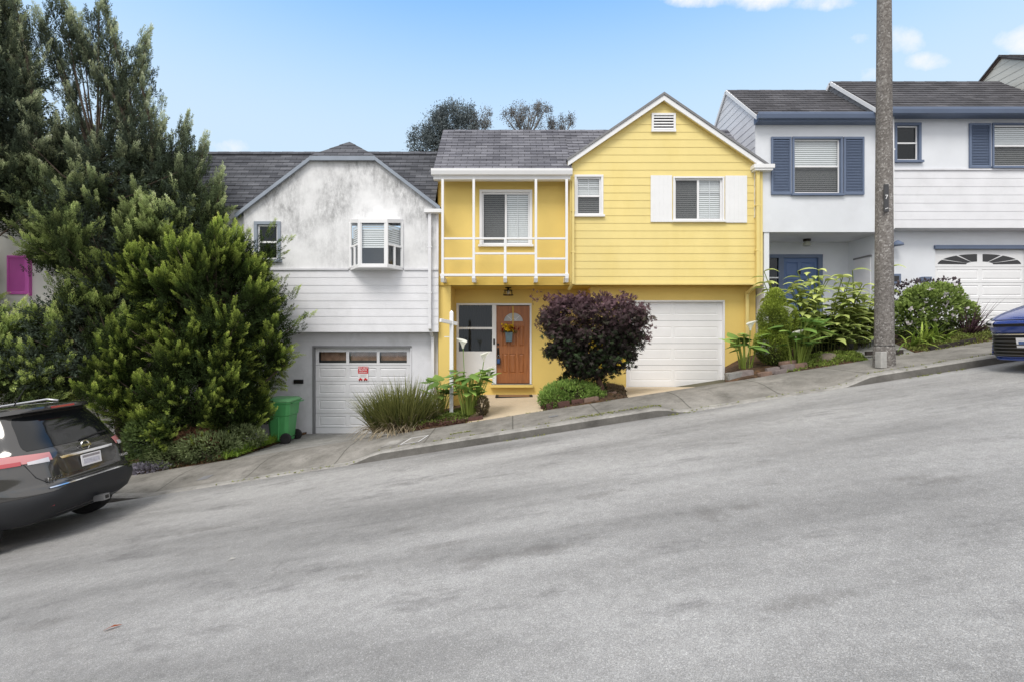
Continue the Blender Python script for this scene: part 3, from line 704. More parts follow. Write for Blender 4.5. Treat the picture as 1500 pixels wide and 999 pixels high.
# stucco gable cut as vertical strips so the slopes stay straight
xs = sorted({xL, tx0, tx1, xR, hw[0], hw[1], hb[0], hb[1]})
topz = lambda x: min(tz, tz-(tx0-x)*s2 if x < tx0 else tz, tz-(x-tx1)*s2 if x > tx1 else tz)
for a, c in zip(xs[:-1], xs[1:]):
    m_ = (a+c)/2; hh = [h for h in (hw, hb) if h[0] < m_ < h[1]]
    segs = [(zled, hh[0][2]), (hh[0][3], None)] if hh else [(zled, None)]
    for z0, z1 in segs:
        b.quad((a, Dw, z0), (c, Dw, z0), (c, Dw, topz(c) if z1 is None else z1), (a, Dw, topz(a) if z1 is None else z1), STDIRTY)
b.build('gable_wall', LH)
b = MB(); b.siding(Dw, lambda z: xL, lambda z: xR+.05, zl, zled-.02, .182, WHITE2)
b.quad((xL, Dw, zl), (xR+.05, Dw, zl), (xR+.05, 11.9, zl), (xL, 11.9, zl), WHITE4)
b.build('siding', LH)
for q0, q1 in ((xL, hb[0]-.05), (hb[1]+.05, xR+.05)): b = MB(); b.box(q0, q1, Dw-.035, Dw, zled-.03, zled+.012, WHITE4); b.build('ledge', LH)
g0, g1, gt = X(458, 11.8), X(603, 11.8), Z(507, 11.8)
b = MB(); b.wall(-9.3, -1.80, -1.4, zl, 11.8, WHITE4, [(g0, g1, -3, gt)]); b.build('lower_wall', LH)
b = MB(); b.box(g0, g0+.05, 11.78, 11.9, -.64, gt-.05, DARKT); b.box(g1-.03, g1, 11.78, 11.9, -.64, gt-.05, WHITE4); b.box(g0, g1, 11.775, 11.9, gt-.05, gt, DARKT)
b.build('garage_frame', LH)
shell(LH, -9.3, -1.84, 12.4, 21, -2.5, 4.3, WHITE4, 'rear_wall')
b = MB(); b.wall(-9.3, xL, zl, zeL+.10, 11.6, WHITE2); b.quad((xL, Dw, zl), (xL, 11.85, zl), (xL, 11.85, zeL), (xL, Dw, zeL), WHITE3)
b.build('side_wall', LH); b = MB(); b.quad((-9.3, 11.8, -1.4), (-9.3, 12.1, -1.4), (-9.3, 12.1, zeL), (-9.3, 11.85, zeL), WHITE4)
b.build('side_wall', LH); b = MB(); b.wall(xR, xR+.05, zl, zeR, Dw+.001, WHITE2); b.quad((-1.78, Dw, zl), (-1.78, 11.62, zl), (-1.78, 11.62, zeR), (-1.78, Dw, zeR), WHITE2)
b.build('side_wall', LH)
ry, rz = 12.93, Z(224, 12.93)
main_roof(LH, -9.4, -1.87, 11.52, rz-(ry-11.52)*1.33, ry, rz, 14.2, SHXD, 14)
b = MB(); yo = 11.40; up = .05
hipx = (tx0+tx1)/2; hipy = 11.9; hipz = Z(209, 11.9)
eL = (-6.62, tz-(tx0+6.62)*s2+up); eR = (X(645, 11.45), tz-(X(645, 11.45)-tx1)*s2+up)
T0 = (tx0, yo, tz+up); T1 = (tx1, yo, tz+up); HP = (hipx, hipy, hipz)
bk = 14.0
b.lap((tx0-.03, yo, tz+up), (tx1+.03, yo, tz+up), (hipx-.01, hipy, hipz), (hipx+.01, hipy, hipz), 4, .01, SHXD)
nC = 12
def slope(side):
    e = eL if side < 0 else eR; t = T0 if side < 0 else T1
    for i in range(nC):
        u0, u1 = i/nC, (i+1)/nC
        def row(u):
            x = e[0]+(t[0]-e[0])*u; z = e[1]+(t[2]-e[1])*u; return x, z
        (xa, za), (xb_, zb) = row(u0), row(u1); h = .010
        b.quad((xa, yo, za+h), (xa, bk, za+h), (xb_, bk, zb), (xb_, yo, zb), SHXD); b.quad((xa, yo, za), (xa, bk, za), (xa, bk, za+h), (xa, yo, za+h), SHXD)
    b.quad(t, (t[0], bk, t[2]), (hipx, bk, hipz), HP, SHXD)
    b.quad((e[0], yo, e[1]-.05), (t[0], yo, t[2]-.05), (t[0], bk, t[2]-.05), (e[0], bk, e[1]-.05), DARKT)
slope(-1); slope(1)
b.build('gable_roof', LH)
b = MB()
for e, t, sx in ((eL, T0, -1), (eR, T1, 1)):
    b.prism([(e[0], e[1]-.10), (e[0], e[1]+.0), (t[0], t[2]), (t[0]+sx*.012, t[2]-.10)][::sx], yo-.005, yo+.03, GREYB if sx < 5 else GREYB)
b.box(tx0-.02, tx1+.02, yo-.008, yo+.03, tz-.05, tz+up-.002, GREYB)
b.build('rake_board', LH)
window(LH, *hw, Dw, 'hung', .07, casm=GREYB, blind='none', glassm=GLASSD)
# bay window
D1 = 11.08
A0, A1, B0, B1 = hb[0], hb[1], X(527, D1)-.01, X(566, D1)+.01
zt, zbt = Z(327, D1)-.01, Z(390, D1)+.0; ztw = Z(327, Dw)-.01
zh = zbt+.50
b = MB()
C = [(A0, Dw-.02), (B0, D1), (B1, D1), (A1, Dw-.02)]
def plate(z0, z1, m, ex=.03):
    P = [(A0-ex, Dw), (B0-ex*.6, D1-ex), (B1+ex*.6, D1-ex), (A1+ex, Dw)]
    k_ = lambda y, z: z+(ztw-zt)*(y-D1)/(Dw-D1) if z > zbt+.1 else z
    b.add([(x, y, k_(y, z0)) for x, y in P]+[(x, y, k_(y, z1)) for x, y in P], [(3, 2, 1, 0), (4, 5, 6, 7), (0, 1, 5, 4), (1, 2, 6, 5), (2, 3, 7, 6), (3, 0, 4, 7)], m)
plate(zt, zt+.09, WHITE); plate(zbt-.05, zbt, WHITE)
for x, y in C: b.box(x-.03, x+.03, y-.03, y+.03, zbt, zt if y < Dw-.1 else ztw, WHITE)
b.box(B0+.02, B0+.06, D1-.02, D1+.03, zbt, zt, WHITE); b.box(B1-.06, B1-.02, D1-.02, D1+.03, zbt, zt, WHITE)
for (xa, ya), (xb_, yb_) in ((C[0], C[1]), (C[2], C[3])):
    b.bar((xa, ya, zh), (xb_, yb_, zh), .045, WHITE); b.bar((xa, ya, zbt+.02), (xb_, yb_, zbt+.02), .04, WHITE)
    mx, my = (xa+xb_)/2, (ya+yb_)/2; b.bar((mx, my, zbt), (mx, my, zh), .05, WHITE)
b.bar((B0, D1, zbt+.02), (B1, D1, zbt+.02), .045, WHITE)
bay = b.build('bay_window', LH, bevel=.003)
for (xa, ya), (xb_, yb_) in zip(C[:-1], C[1:]):
    p = MB(); p.quad((xa, ya, zbt), (xb_, yb_, zbt), (xb_, yb_, zt if yb_ < Dw-.1 else ztw), (xa, ya, zt if ya < Dw-.1 else ztw), GLASS); p.build('pane', bay)
    bl = MB(); z = zh-.02 if xa != B0 else zbt+.42; off = Vector((0, .06, 0)) 
    sx = .04 if xa == A0 else 0; ex = -.04 if xb_ == A1 else 0
    while z < zt-.03:
        q = [(xa+sx, ya+.04, z), (xb_+ex, yb_+.04, z), (xb_+ex, yb_+.058, z+.042), (xa+sx, ya+.058, z+.042)]
        bl.quad(*q, BLIND); z += .05
    bl.build('blind', bay)
b = MB(); b.box(A0, A1, Dw+.25, Dw+.26, zbt, zt, CURT); b.build('interior', bay)
# garage door
dy = 11.86; GX = lambda c: X(340+c/3.567, dy); GZ = lambda c: Z(420+c/3.567, dy)
rects = []
for a, c in ((455, 595), (613, 755), (772, 912)):
    for q, r in ((425, 475), (510, 560), (592, 642), (676, 727)): rects.append((GX(a), GX(c), GZ(r), GZ(q)))
holes = [(GX(a)-.005, GX(c)+.005, GZ(399), GZ(342)) for a, c in ((455, 595), (613, 755), (772, 912))]
gd = garage_panels(LH, g0+.05, g1-.03, -.63, gt-.05, dy, rects, GARAGEG, holes, seams=(GZ(411), GZ(493), GZ(576), GZ(660), GZ(735)))
INB = pm('brown garage interior', (.50, .30, .20), .9, .5, 6)
for h in holes:
    p = MB(); p.quad((h[0], dy+.02, h[2]), (h[1], dy+.02, h[2]), (h[1], dy+.02, h[3]), (h[0], dy+.02, h[3]), GLASS); p.build('pane', gd)
    p = MB(); p.quad((h[0], dy+.12, h[2]), (h[1], dy+.12, h[2]), (h[1], dy+.12, h[3]), (h[0], dy+.12, h[3]), INB)
    p.box(h[0], h[1], dy+.03, dy+.04, h[2], h[2]+.06, DARKIN)
    for z0, z1, y0, y1 in ((h[2]-.001, h[2], dy, dy+.3), (h[3], h[3]+.001, dy, dy+.3)): p.box(h[0], h[1], y0, y1, z0, z1, DARKIN)
    p.build('interior', gd)
b = MB(); b.box(X(430.5, 11.79), X(444.5, 11.79), 11.77, 11.80, Z(562, 11.79), Z(556, 11.79), BLACK)
b.box(X(432, 11.79), X(443, 11.79), 11.762, 11.771, Z(560, 11.79), Z(558, 11.79), BRONZE); b.build('letter_slot', LH, bevel=.003)
spout(LH, [(X(629.5, 11.42), 11.42, Z(312, 11.4)), (X(629.5, 11.42), 11.42, Z(480, 11.4)), (X(634, 11.72), 11.72, Z(494, 11.7)), (X(634, 11.72), 11.72, -.2)], WHITE2, .07)
b = MB(); b.box(X(622, 11.4), X(648, 11.4), 11.33, 11.48, Z(313, 11.4), Z(308, 11.4), WHITE); b.build('gutter', LH)
# ================================================================== RIGHT BLUE TRIM HOUSE
BH = empty('blue_trim_house', (9.0, 11.5, 1.8), 'white house with slate blue shutters, blue front door and fan-light garage door', 'house')
Dw = 11.5; xa, xb2 = 5.84, 8.72; zu = Z(341, Dw); ze1 = Z(168, Dw)
h1 = (X(1163, Dw), X(1230.5, Dw), Z(284.5, Dw), Z(205, Dw))
b = MB(); b.wall(xa, 9.05, zu, ze1, Dw, WHITE3, [h1]); b.quad((xa, Dw, zu), (9.05, Dw, zu), (9.05, 12.7, zu), (xa, 12.7, zu), WHITE4)
b.quad((xa, Dw, zu), (xa, 12.6, zu), (xa, 12.6, ze1), (xa, Dw, ze1), WHITE3)
b.build('wall', BH)
window(BH, *h1, Dw, 'hung', .05, casm=BLUE, blind='light', sash=.03, screen='low')
shutter(BH, X(1130.5, 11.45), X(1160, 11.45), Z(286, 11.45), Z(201, 11.45), Dw, BLUE)
shutter(BH, X(1237, 11.45), X(1267, 11.45), Z(286, 11.45), Z(201, 11.45), Dw, BLUE)
yr1, zr1 = 12.96, Z(133.5, 12.96)
main_roof(BH, 5.80, 8.85, 11.25, Z(172, 11.25)+.03, yr1, zr1, 14.9, SHXB, 12)
gutter(BH, 5.78, 8.75, 11.30, Z(168, 11.25)+.03, BLUE, .15, .1)
b = MB(); b.box(5.82, 8.75, 11.301, 11.5, Z(180, 11.3)+.02, Z(170, 11.3), BLUE); b.build('fascia', BH)
gable_side(BH, 5.83, 11.30, Z(172, 11.3), yr1, zr1, 14.8, 4.6, WHITE2)
# porch recess
zf = 1.87; pdp = 12.7
b = MB(); b.wall(6.06, X(1243, pdp), 1.0, zu, pdp, WHITE3, [(X(1120, pdp), X(1203, pdp), zf-.01, Z(375, pdp))])
b.quad((X(1243, pdp), 11.75, 1.0), (X(1243, pdp), pdp, 1.0), (X(1243, pdp), pdp, zu), (X(1243, pdp), 11.75, zu), WHITE3)
b.box(6.075, 6.20, 11.52, 12.7, .8, zu-.001, WHITE3)
b.quad((6.2, 11.6, zf), (8.94, 11.6, zf), (8.94, 12.7, zf), (6.2, 12.7, zf), CONCD)
b.quad((6.2, 11.6, 1.0), (8.94, 11.6, 1.0), (8.94, 11.6, zf), (6.2, 11.6, zf), CONCD)
b.build('porch_wall', BH)
b = MB(); y = pdp
for pa, pb, qa, qb in ((1119.5, 1121.5, 379, 516), (1139.5, 1147, 379, 516), (1197.5, 1204, 379, 516)): b.box(X(pa, y), X(pb, y), y-.04, y+.05, zf, Z(qa, y), BLUE)
b.box(X(1119.5, y), X(1204, y), y-.045, y+.05, Z(379, y), Z(374, y), BLUE); b.box(X(1121.5, y), X(1139.5, y), y-.03, y+.03, Z(409, y), Z(407, y), WHITE)
fr = b.build('entry_frame', BH)
b = MB(); b.quad((X(1121.5, y), y, zf), (X(1139.5, y), y, zf), (X(1139.5, y), y, Z(379, y)), (X(1121.5, y), y, Z(379, y)), GLASSD); b.build('pane', fr)
b = MB(); b.quad((X(1121.5, y), y+.08, zf), (X(1139.5, y), y+.08, zf), (X(1139.5, y), y+.08, Z(379, y)), (X(1121.5, y), y+.08, Z(379, y)), DARKIN); b.build('interior', fr)
px_ = lambda c: X(1060+c/5, y); pz_ = lambda c: Z(360+c/5, y)
rects = [(px_(452), px_(545), pz_(228), pz_(125)), (px_(568), px_(668), pz_(228), pz_(125)), (px_(452), px_(545), pz_(430), pz_(250)), (px_(568), px_(668), pz_(430), pz_(250)), (px_(452), px_(545), zf+.15, pz_(450)), (px_(568), px_(668), zf+.15, pz_(450))]
b = MB(); b.wall(X(1147, y), X(1197.5, y), zf, Z(379, y), y+.01, BLUED, rects)
for r in rects: b.panel(*r, y+.01, BLUED, .02, .012)
dd = b.build('door', BH)
b = MB(); b.lathe([(0, -.05), (.025, -.05), (.03, -.02), (.012, 0)], 12, BRONZE, (px_(660), y, zf+.95), 'Y'); b.build('knob', dd); b = MB(); b.box(px_(548), px_(562), y-.015, y+.009, pz_(215), pz_(185), BRONZE); b.build('knocker', dd)
# small service hatch on the porch side wall
b = MB(); xw = X(1243, pdp)-.004; b.box(xw-.015, xw, 11.9, 12.45, 2.6, 3.75, WHITE2); b.box(xw-.03, xw, 11.86, 12.49, 3.75, 3.79, DARKT); b.build('service_hatch', BH, bevel=.004)
# right section
Dr = 11.45; xs0 = X(1303, Dr)-.3
zu2 = Z(335, Dr); zl2 = Z(249, Dr)
h2 = (X(1313, Dr), X(1345, Dr), Z(236, Dr), Z(185, Dr)); h3 = (X(1455, Dr), X(1455, Dr)+1.15, Z(245, Dr), Z(184, Dr))
b = MB(); b.wall(xs0, 13.25, zl2, Z(165, 11.3), Dr, WHITE3, [h2, h3]); b.quad((xs0, Dr, zu2), (xs0, Dr+.06, zu2), (xs0, Dr+.06, 7), (xs0, Dr, 7), WHITE3); b.build('wall', BH)
b = MB(); b.siding(Dr, lambda z: xs0, lambda z: 13.25, zu2, zl2-.02, .19, WHITE2, lip=.006); b.quad((xs0, Dr, zu2), (13.25, Dr, zu2), (13.25, 12.1, zu2), (xs0, 12.1, zu2), WHITE4)
b.build('siding', BH)
b = MB(); b.box(xs0, 13.25, Dr-.03, Dr, zl2-.03, zl2+.005, WHITE4); b.build('ledge', BH)
window(BH, *h2, Dr, 'hung', .06, casm=BLUE, blind='none', glassm=GLASSD, sash=.03)
window(BH, *h3, Dr, 'hung', .035, casm=BLUE, blind='light', sash=.03, screen='low')
shutter(BH, X(1421.5, 11.4), X(1453, 11.4), Z(247, 11.4), Z(181, 11.4), Dr, BLUE)
shutter(BH, h3[1]+.05, h3[1]+.55, Z(247, 11.4), Z(181, 11.4), Dr, BLUE)
yr2, zr2 = 12.77, Z(121, 12.77)
main_roof(BH, 8.50, 13.0, 11.10, Z(160, 11.1)+.02, yr2, zr2, 14.5, SHXB, 12)
gutter(BH, 8.52, 13.05, 11.17, Z(159.5, 11.1)+.02, BLUE, .15, .1)
b = MB(); b.box(8.6, 13.05, 11.171, Dr, Z(170, 11.2)+.03, Z(160.5, 11.1)-.01, BLUE); b.build('fascia', BH)
gable_side(BH, 8.53, 11.15, Z(160, 11.1), yr2, zr2, 14.4, 7.02, DARKT)
gd0, gd1, gdt = X(1370, 11.8), X(1504, 11.8), Z(366, 11.8)
b = MB(); b.wall(X(1243, pdp), 13.25, .8, zu2, 11.8, WHITE3, [(gd0, gd1, 0, gdt)]); b.build('lower_wall', BH)
b = MB(); b.box(gd0-.04, gd1+.04, 11.75, 11.82, gdt, gdt+.09, BLUE); b.build('lintel', BH)
dy = 11.85; GX = lambda c: X(1200+c/4.163, dy); GZ = lambda c: Z(320+c/4.163, dy)
c1 = gd1-.04
rects = []
for a, c in ((GX(716), GX(970)), (GX(992), c1-.03)):
    for q, r in ((316, 378), (412, 476), (515, 575), (612, 672)): rects.append((a, c, GZ(r), GZ(q)))
fan = [(GX(722), GX(962), GZ(285), GZ(222)), (GX(996), c1-.05, GZ(285), GZ(222))]
gd = garage_panels(BH, gd0, gd1, 1.80, gdt, dy, rects, GARAGEW, seams=(GZ(300), GZ(395), GZ(495), GZ(595)))
for k, (a, c, q, r) in enumerate(fan):
    wd, ht = c-a, r-q; p = MB(); cxx = c if k == 0 else a; s_ = -1 if k == 0 else 1
    for t0, t1 in ((2, 26), (30, 58), (62, 90)):
        pts = [(cxx+s_*wd*.28*math.cos(R(t0)), q+ht*.28*math.sin(R(t0))), *[(cxx+s_*wd*math.cos(R(t)), q+ht*math.sin(R(t))) for t in lin(t0, t1, 6)], (cxx+s_*wd*.28*math.cos(R(t1)), q+ht*.28*math.sin(R(t1)))]
        if s_ > 0: pts = pts[::-1]
        p.prism(pts, dy-.004, dy+.004, pm('dark pane', (.02, .02, .022), .12, .05))
    p.build('fan_pane', gd)
spout(BH, [(X(1306, 11.36), 11.36, Z(170, 11.3)), (X(1306, 11.36), 11.36, Z(334, 11.36)), (X(1302, 11.7), 11.7, Z(344, 11.7)), (X(1302, 11.7), 11.7, 1.7)], WHITE, .08)
b = MB(); b.box(X(1304.5, 11.78), X(1318, 11.78), 11.74, 11.8, Z(416.5, 11.78), Z(402.5, 11.78), BLUE); b.box(X(1307.5, 11.78), X(1315, 11.78), 11.735, 11.741, Z(413.5, 11.78), Z(405.5, 11.78), DARKIN); b.build('meter_box', BH)
b = MB(); b.box(X(1347.5, 11.78), X(1361, 11.78), 11.70, 11.8, Z(413, 11.78), Z(407, 11.78), BLUE); b.build('letter_slot', BH)
shell(BH, 5.9, 13.25, 12.72, 22, -.5, 6.4, WHITE3, 'rear_wall')
# ================================================================== UPHILL HOUSE far right, PINK SHUTTER HOUSE far left
UH = empty('uphill_house', (16.5, 11.5, 2.4), 'cream sided house with brown rake boards rising behind the blue gutter roof', 'house')
cx_ = 13.30; b = MB(); b.wall(cx_, 20, 1.5, 8.1, 11.45, CREAM, [(15, 17, 6.2, 7.4), (15.5, 18, 2.3, 4.5)]); b.build('wall', UH)
window(UH, 15, 17, 6.2, 7.4, 11.45, 'slider', .06, blind='light')
garage_panels(UH, 15.5, 18, 2.3, 4.5, 11.5, [(15.6+i*.8, 16.3+i*.8, 2.4+j*.5, 2.8+j*.5) for i in range(3) for j in range(4)], GARAGEW)
main_roof(UH, 13.2, 20.1, 11.05, Z(82, 12.96)-(12.96-11.05)*.69, 12.96, Z(82, 12.96), 15.5, SHXB, 12)
BRN = pm('brown fascia', (.13, .095, .085), .6, .2)
gable_side(UH, 13.28, 11.10, Z(82, 12.96)-(12.96-11.10)*.69, 12.96, Z(82, 12.96), 15.3, 5.5, pm('cream siding', (.62, .61, .56), .7, .12, 2), trim=BRN)
shell(UH, 13.33, 20, 12.5, 22, .5, 7.6, CREAM, 'rear_wall')
PH = empty('pink_shutter_house', (-12.5, 11.8, -1.9), 'white house with magenta louvred shutters behind the dark conifer', 'house')
hp = (X(46, 11.8)-.0, X(46, 11.8)+1.3, Z(432, 11.8), Z(376, 11.8)); hp = (-13.4, -12.75, Z(430, 11.8), Z(376, 11.8))
b = MB(); b.wall(-16.5, -9.42, -2.8, Z(372, 11.8)+.25, 11.8, pm('warm white paint', (.78, .75, .72), .7, .1), [hp, (-13.6, -11.2, -1.75, .2)])
s3 = .72; pX = -12.9; pZ = Z(372, 11.8)+.25
b.add([(-15.6, 11.8, pZ), (-10.2, 11.8, pZ), (pX, 11.8, pZ+2.7*s3)], [(0, 1, 2)], MATS['warm white paint']); b.build('wall', PH)
window(PH, *hp, 11.8, 'hung', .06, blind='light')
shutter(PH, X(9, 11.75), X(38, 11.75), Z(432, 11.75), Z(375, 11.75), 11.8, MAGENTA)
shutter(PH, -13.9, -13.47, Z(432, 11.75), Z(375, 11.75), 11.8, MAGENTA)
b = MB(); b.box(X(40, 11.75), X(44, 11.75), 11.72, 11.8, Z(434, 11.75), Z(372, 11.75), MAGENTA); b.build('shutter_post', PH)
garage_panels(PH, -13.6, -11.2, -1.75, .2, 11.86, [(-13.5+i*.78, -12.85+i*.78, -1.65+j*.45, -1.3+j*.45) for i in range(3) for j in range(4)], CREAM)
b = MB()
b.lap((-15.9, 11.5, pZ-.1), (-15.9, 15, pZ-.1), (pX, 11.5, pZ+2.7*s3+.08), (pX, 15, pZ+2.7*s3+.08), 12, -.01, SHXD)
b.lap((-9.9, 15, pZ-.1), (-9.9, 11.5, pZ-.1), (pX, 15, pZ+2.7*s3+.08), (pX, 11.5, pZ+2.7*s3+.08), 12, -.01, SHXD); b.build('roof', PH)
b = MB(); b.bar((-15.9, 11.5, pZ-.16), (pX, 11.5, pZ+2.7*s3), .05, WHITE, .15); b.bar((-9.9, 11.5, pZ-.16), (pX, 11.5, pZ+2.7*s3), .05, WHITE, .15); b.build('rake_board', PH)
shell(PH, -16.5, -9.42, 11.82, 21, -3.5, pZ, CREAM, 'rear_wall')
spout(PH, [(-9.62, 11.7, 2.3), (-9.62, 11.7, -1.5)], DARKT, .09)
# ------------------------------------------------------------------ foliage
def norm(a): return a/np.maximum(1e-9, np.linalg.norm(a, axis=-1, keepdims=True))
def frames(d, roll=None):
    d = norm(np.asarray(d, float)); n = len(d)
    ref = np.where(np.abs(d[:, 2:3]) > .9, np.array([[1., 0, 0]]), np.array([[0, 0, 1.]]))
    a = norm(np.cross(ref, d)); b = np.cross(d, a)
    r = rng.uniform(0, 2*np.pi, n) if roll is None else roll
    c, s = np.cos(r)[:, None], np.sin(r)[:, None]
    return np.stack([a*c+b*s, -a*s+b*c, d], axis=2)      # columns x,y,z(axis)
class Leaves:
    def __init__(s): s.V = []; s.Fq = []; s.Ft = []; s.T = []; s.n = 0
    def scatter(s, tmpl, pos, M, scale, tint, k=None):
        tv, tf, tw = tmpl; tv = np.asarray(tv, float); tf = np.asarray(tf); n = len(pos)
        sc = np.asarray(scale, float).reshape(n, -1)
        if sc.shape[1] == 1: sc = np.repeat(sc, 3, 1)
        v = np.einsum('nij,nkj->nki', M, tv[None]*sc[:, None, :])+np.asarray(pos)[:, None, :]
        m = len(tv); f = tf[None]+(np.arange(n)*m)[:, None, None]+s.n
        s.V.append(v.reshape(-1, 3)); (s.Fq if tf.shape[1] == 4 else s.Ft).append(f.reshape(-1, tf.shape[1]))
        t = np.asarray(tint)[:, None, :]*np.asarray(tw, float).reshape(1, m, -1)
        s.T.append(t.reshape(-1, 3)); s.n += n*m
    def raw(s, v, f, t):
        f = np.asarray(f)+s.n; (s.Fq if f.shape[1] == 4 else s.Ft).append(f)
        s.V.append(np.asarray(v, float)); s.T.append(np.asarray(t, float)); s.n += len(v)
    def ribbon(s, path, widths, side, t0, t1, fold=0.0):
        """a leaf or blade along path; side = sideways unit vector"""
        P = np.asarray(path, float); n = len(P); w = np.asarray(widths, float)[:, None]; S = norm(np.asarray(side, float).reshape(1, 3))
        tan = np.gradient(P, axis=0); nr = norm(np.cross(S, tan))
        l = P-S*w+nr*w*fold; r = P+S*w+nr*w*fold
        if fold:
            v = np.concatenate([l, P, r]); f = [(i, i+1, n+i+1, n+i) for i in range(n-1)]+[(n+i, n+i+1, 2*n+i+1, 2*n+i) for i in range(n-1)]; k = 3
        else:
            v = np.concatenate([l, r]); f = [(i, i+1, n+i+1, n+i) for i in range(n-1)]; k = 2
        u = np.linspace(0, 1, n)[:, None]; t = np.asarray(t0)*(1-u)+np.asarray(t1)*u
        s.raw(v, f, np.concatenate([t]*k))
    def build(s, name, parent, mat, org=None, shape='all'):
        V = np.concatenate(s.V); fs = []
        q = np.concatenate(s.Fq) if s.Fq else np.zeros((0, 4), int); t = np.concatenate(s.Ft) if s.Ft else np.zeros((0, 3), int)
        o0 = Vector(org) if org is not None else ORG[parent.name]
        V = V-np.array(o0)[None]
        me = bpy.data.meshes.new(name); me.vertices.add(len(V)); me.vertices.foreach_set('co', V.astype(np.float32).ravel())
        nl = q.size+t.size; me.loops.add(nl); me.loops.foreach_set('vertex_index', np.concatenate([q.ravel(), t.ravel()]).astype(np.int32))
        me.polygons.add(len(q)+len(t))
        st = np.concatenate([np.arange(len(q))*4, q.size+np.arange(len(t))*3]).astype(np.int32)
        me.polygons.foreach_set('loop_start', st)
        me.update(calc_edges=True)
        a = me.attributes.new('tint', 'FLOAT_COLOR', 'POINT'); T = np.clip(np.concatenate(s.T), 0, 1)
        a.data.foreach_set('color', np.concatenate([T, np.ones((len(T), 1))], 1).astype(np.float32).ravel())
        me.materials.append(mat)
        ob = bpy.data.objects.new(name, me); COL.objects.link(ob)
        if parent: ob.parent = parent
        else: ob.location = o0
        ORG[ob.name] = o0.copy(); return ob
FOL = foliage('leaf', .25); CONIF = foliage('conifer spray', .22, .75, .12); PETAL = foliage('petal', .35, .5)
def t_plume(n, spread, leaf, wid, seed, tipb=2.0):
    """a spray: small scale leaves round an axis of length 1, paler to the tip"""
    r = np.random.default_rng(seed); V = []; Fc = []; W = []
    for i in range(n):
        h = (i+r.uniform(0, 1))/n; an = i*2.4+r.uniform(-.5, .5); rad = spread*(1-.75*h)
        d = np.array([math.cos(an), math.sin(an), .9+.9*h]); d /= np.linalg.norm(d)
        base = np.array([math.cos(an)*rad*.15, math.sin(an)*rad*.15, h*.92])
        l = leaf*(1-.45*h)*r.uniform(.7, 1.25); sd = np.cross(d, [0, 0, 1.]); sd /= np.linalg.norm(sd)+1e-9; sd = sd*math.cos(an)+np.array([0, 0, 1.])*0
        sd = np.cross(d, r.normal(size=3)); sd /= np.linalg.norm(sd)+1e-9
        k = len(V); V += [base, base+d*l*.45+sd*wid, base+d*l, base+d*l*.45-sd*wid]; Fc.append((k, k+1, k+2, k+3))
        b0 = .45+.55*h; b1 = b0+tipb*.35*h+.25; W += [b0*.6, b0, b1, b0]
    return np.array(V), np.array(Fc), np.array(W)[:, None]
PL = [t_plume(30, .42, .27, .034, s) for s in range(4)]
LANCE = (np.array([(0, 0, 0), (.16, .02, .38), (0, .05, 1.0), (-.16, .02, .38)]), np.array([(0, 1, 2, 3)]), np.array([[.75], [1.0], [1.15], [1.0]]))
OVAL = (np.array([(0, 0, 0), (.26, 0, .3), (.24, .04, .7), (0, .1, 1.0), (-.24, .04, .7), (-.26, 0, .3), (0, -.06, .5)]),
        np.array([(0, 1, 6), (1, 2, 6), (2, 3, 6), (3, 4, 6), (4, 5, 6), (5, 0, 6)]), np.array([[.8], [1], [1.05], [1.15], [1.05], [1], [.8]]))
def t_maple():
    V = [(0, 0, 0)]; Fc = []
    for a, l in ((-75, .6), (-38, .85), (0, 1.0), (38, .85), (75, .6)):
        a = R(a); d = np.array([math.sin(a), .0, math.cos(a)]); s_ = np.array([math.cos(a), 0, -math.sin(a)]); k = len(V)
        V += [tuple(d*l*.45+s_*.12), tuple(d*l+np.array([0, -.14*l, 0])), tuple(d*l*.45-s_*.12)]; Fc += [(0, k, k+1), (0, k+1, k+2)]
    return np.array(V, float), np.array(Fc), np.full((len(V), 1), 1.0)
MAPLE = t_maple()
def lobes_sample(lobes, n, inner=.55):
    w = np.array([l[3]*l[4]+l[4]*l[5]+l[3]*l[5] for l in lobes]); w = w/w.sum(); out = []; cen = []
    C = np.array([l[:3] for l in lobes]); Rr = np.array([l[3:6] for l in lobes])
    while len(out) < n:
        i = rng.choice(len(lobes), p=w); d = norm(rng.normal(size=3)); r = rng.uniform(.55, 1.0)**.6
        p = C[i]+d*Rr[i]*r
        q = np.linalg.norm((p[None]-C)/Rr, axis=1); q[i] = 9
        if q.min() < inner: continue
        out.append(p); cen.append(d/Rr[i])
    return np.array(out), norm(np.array(cen))
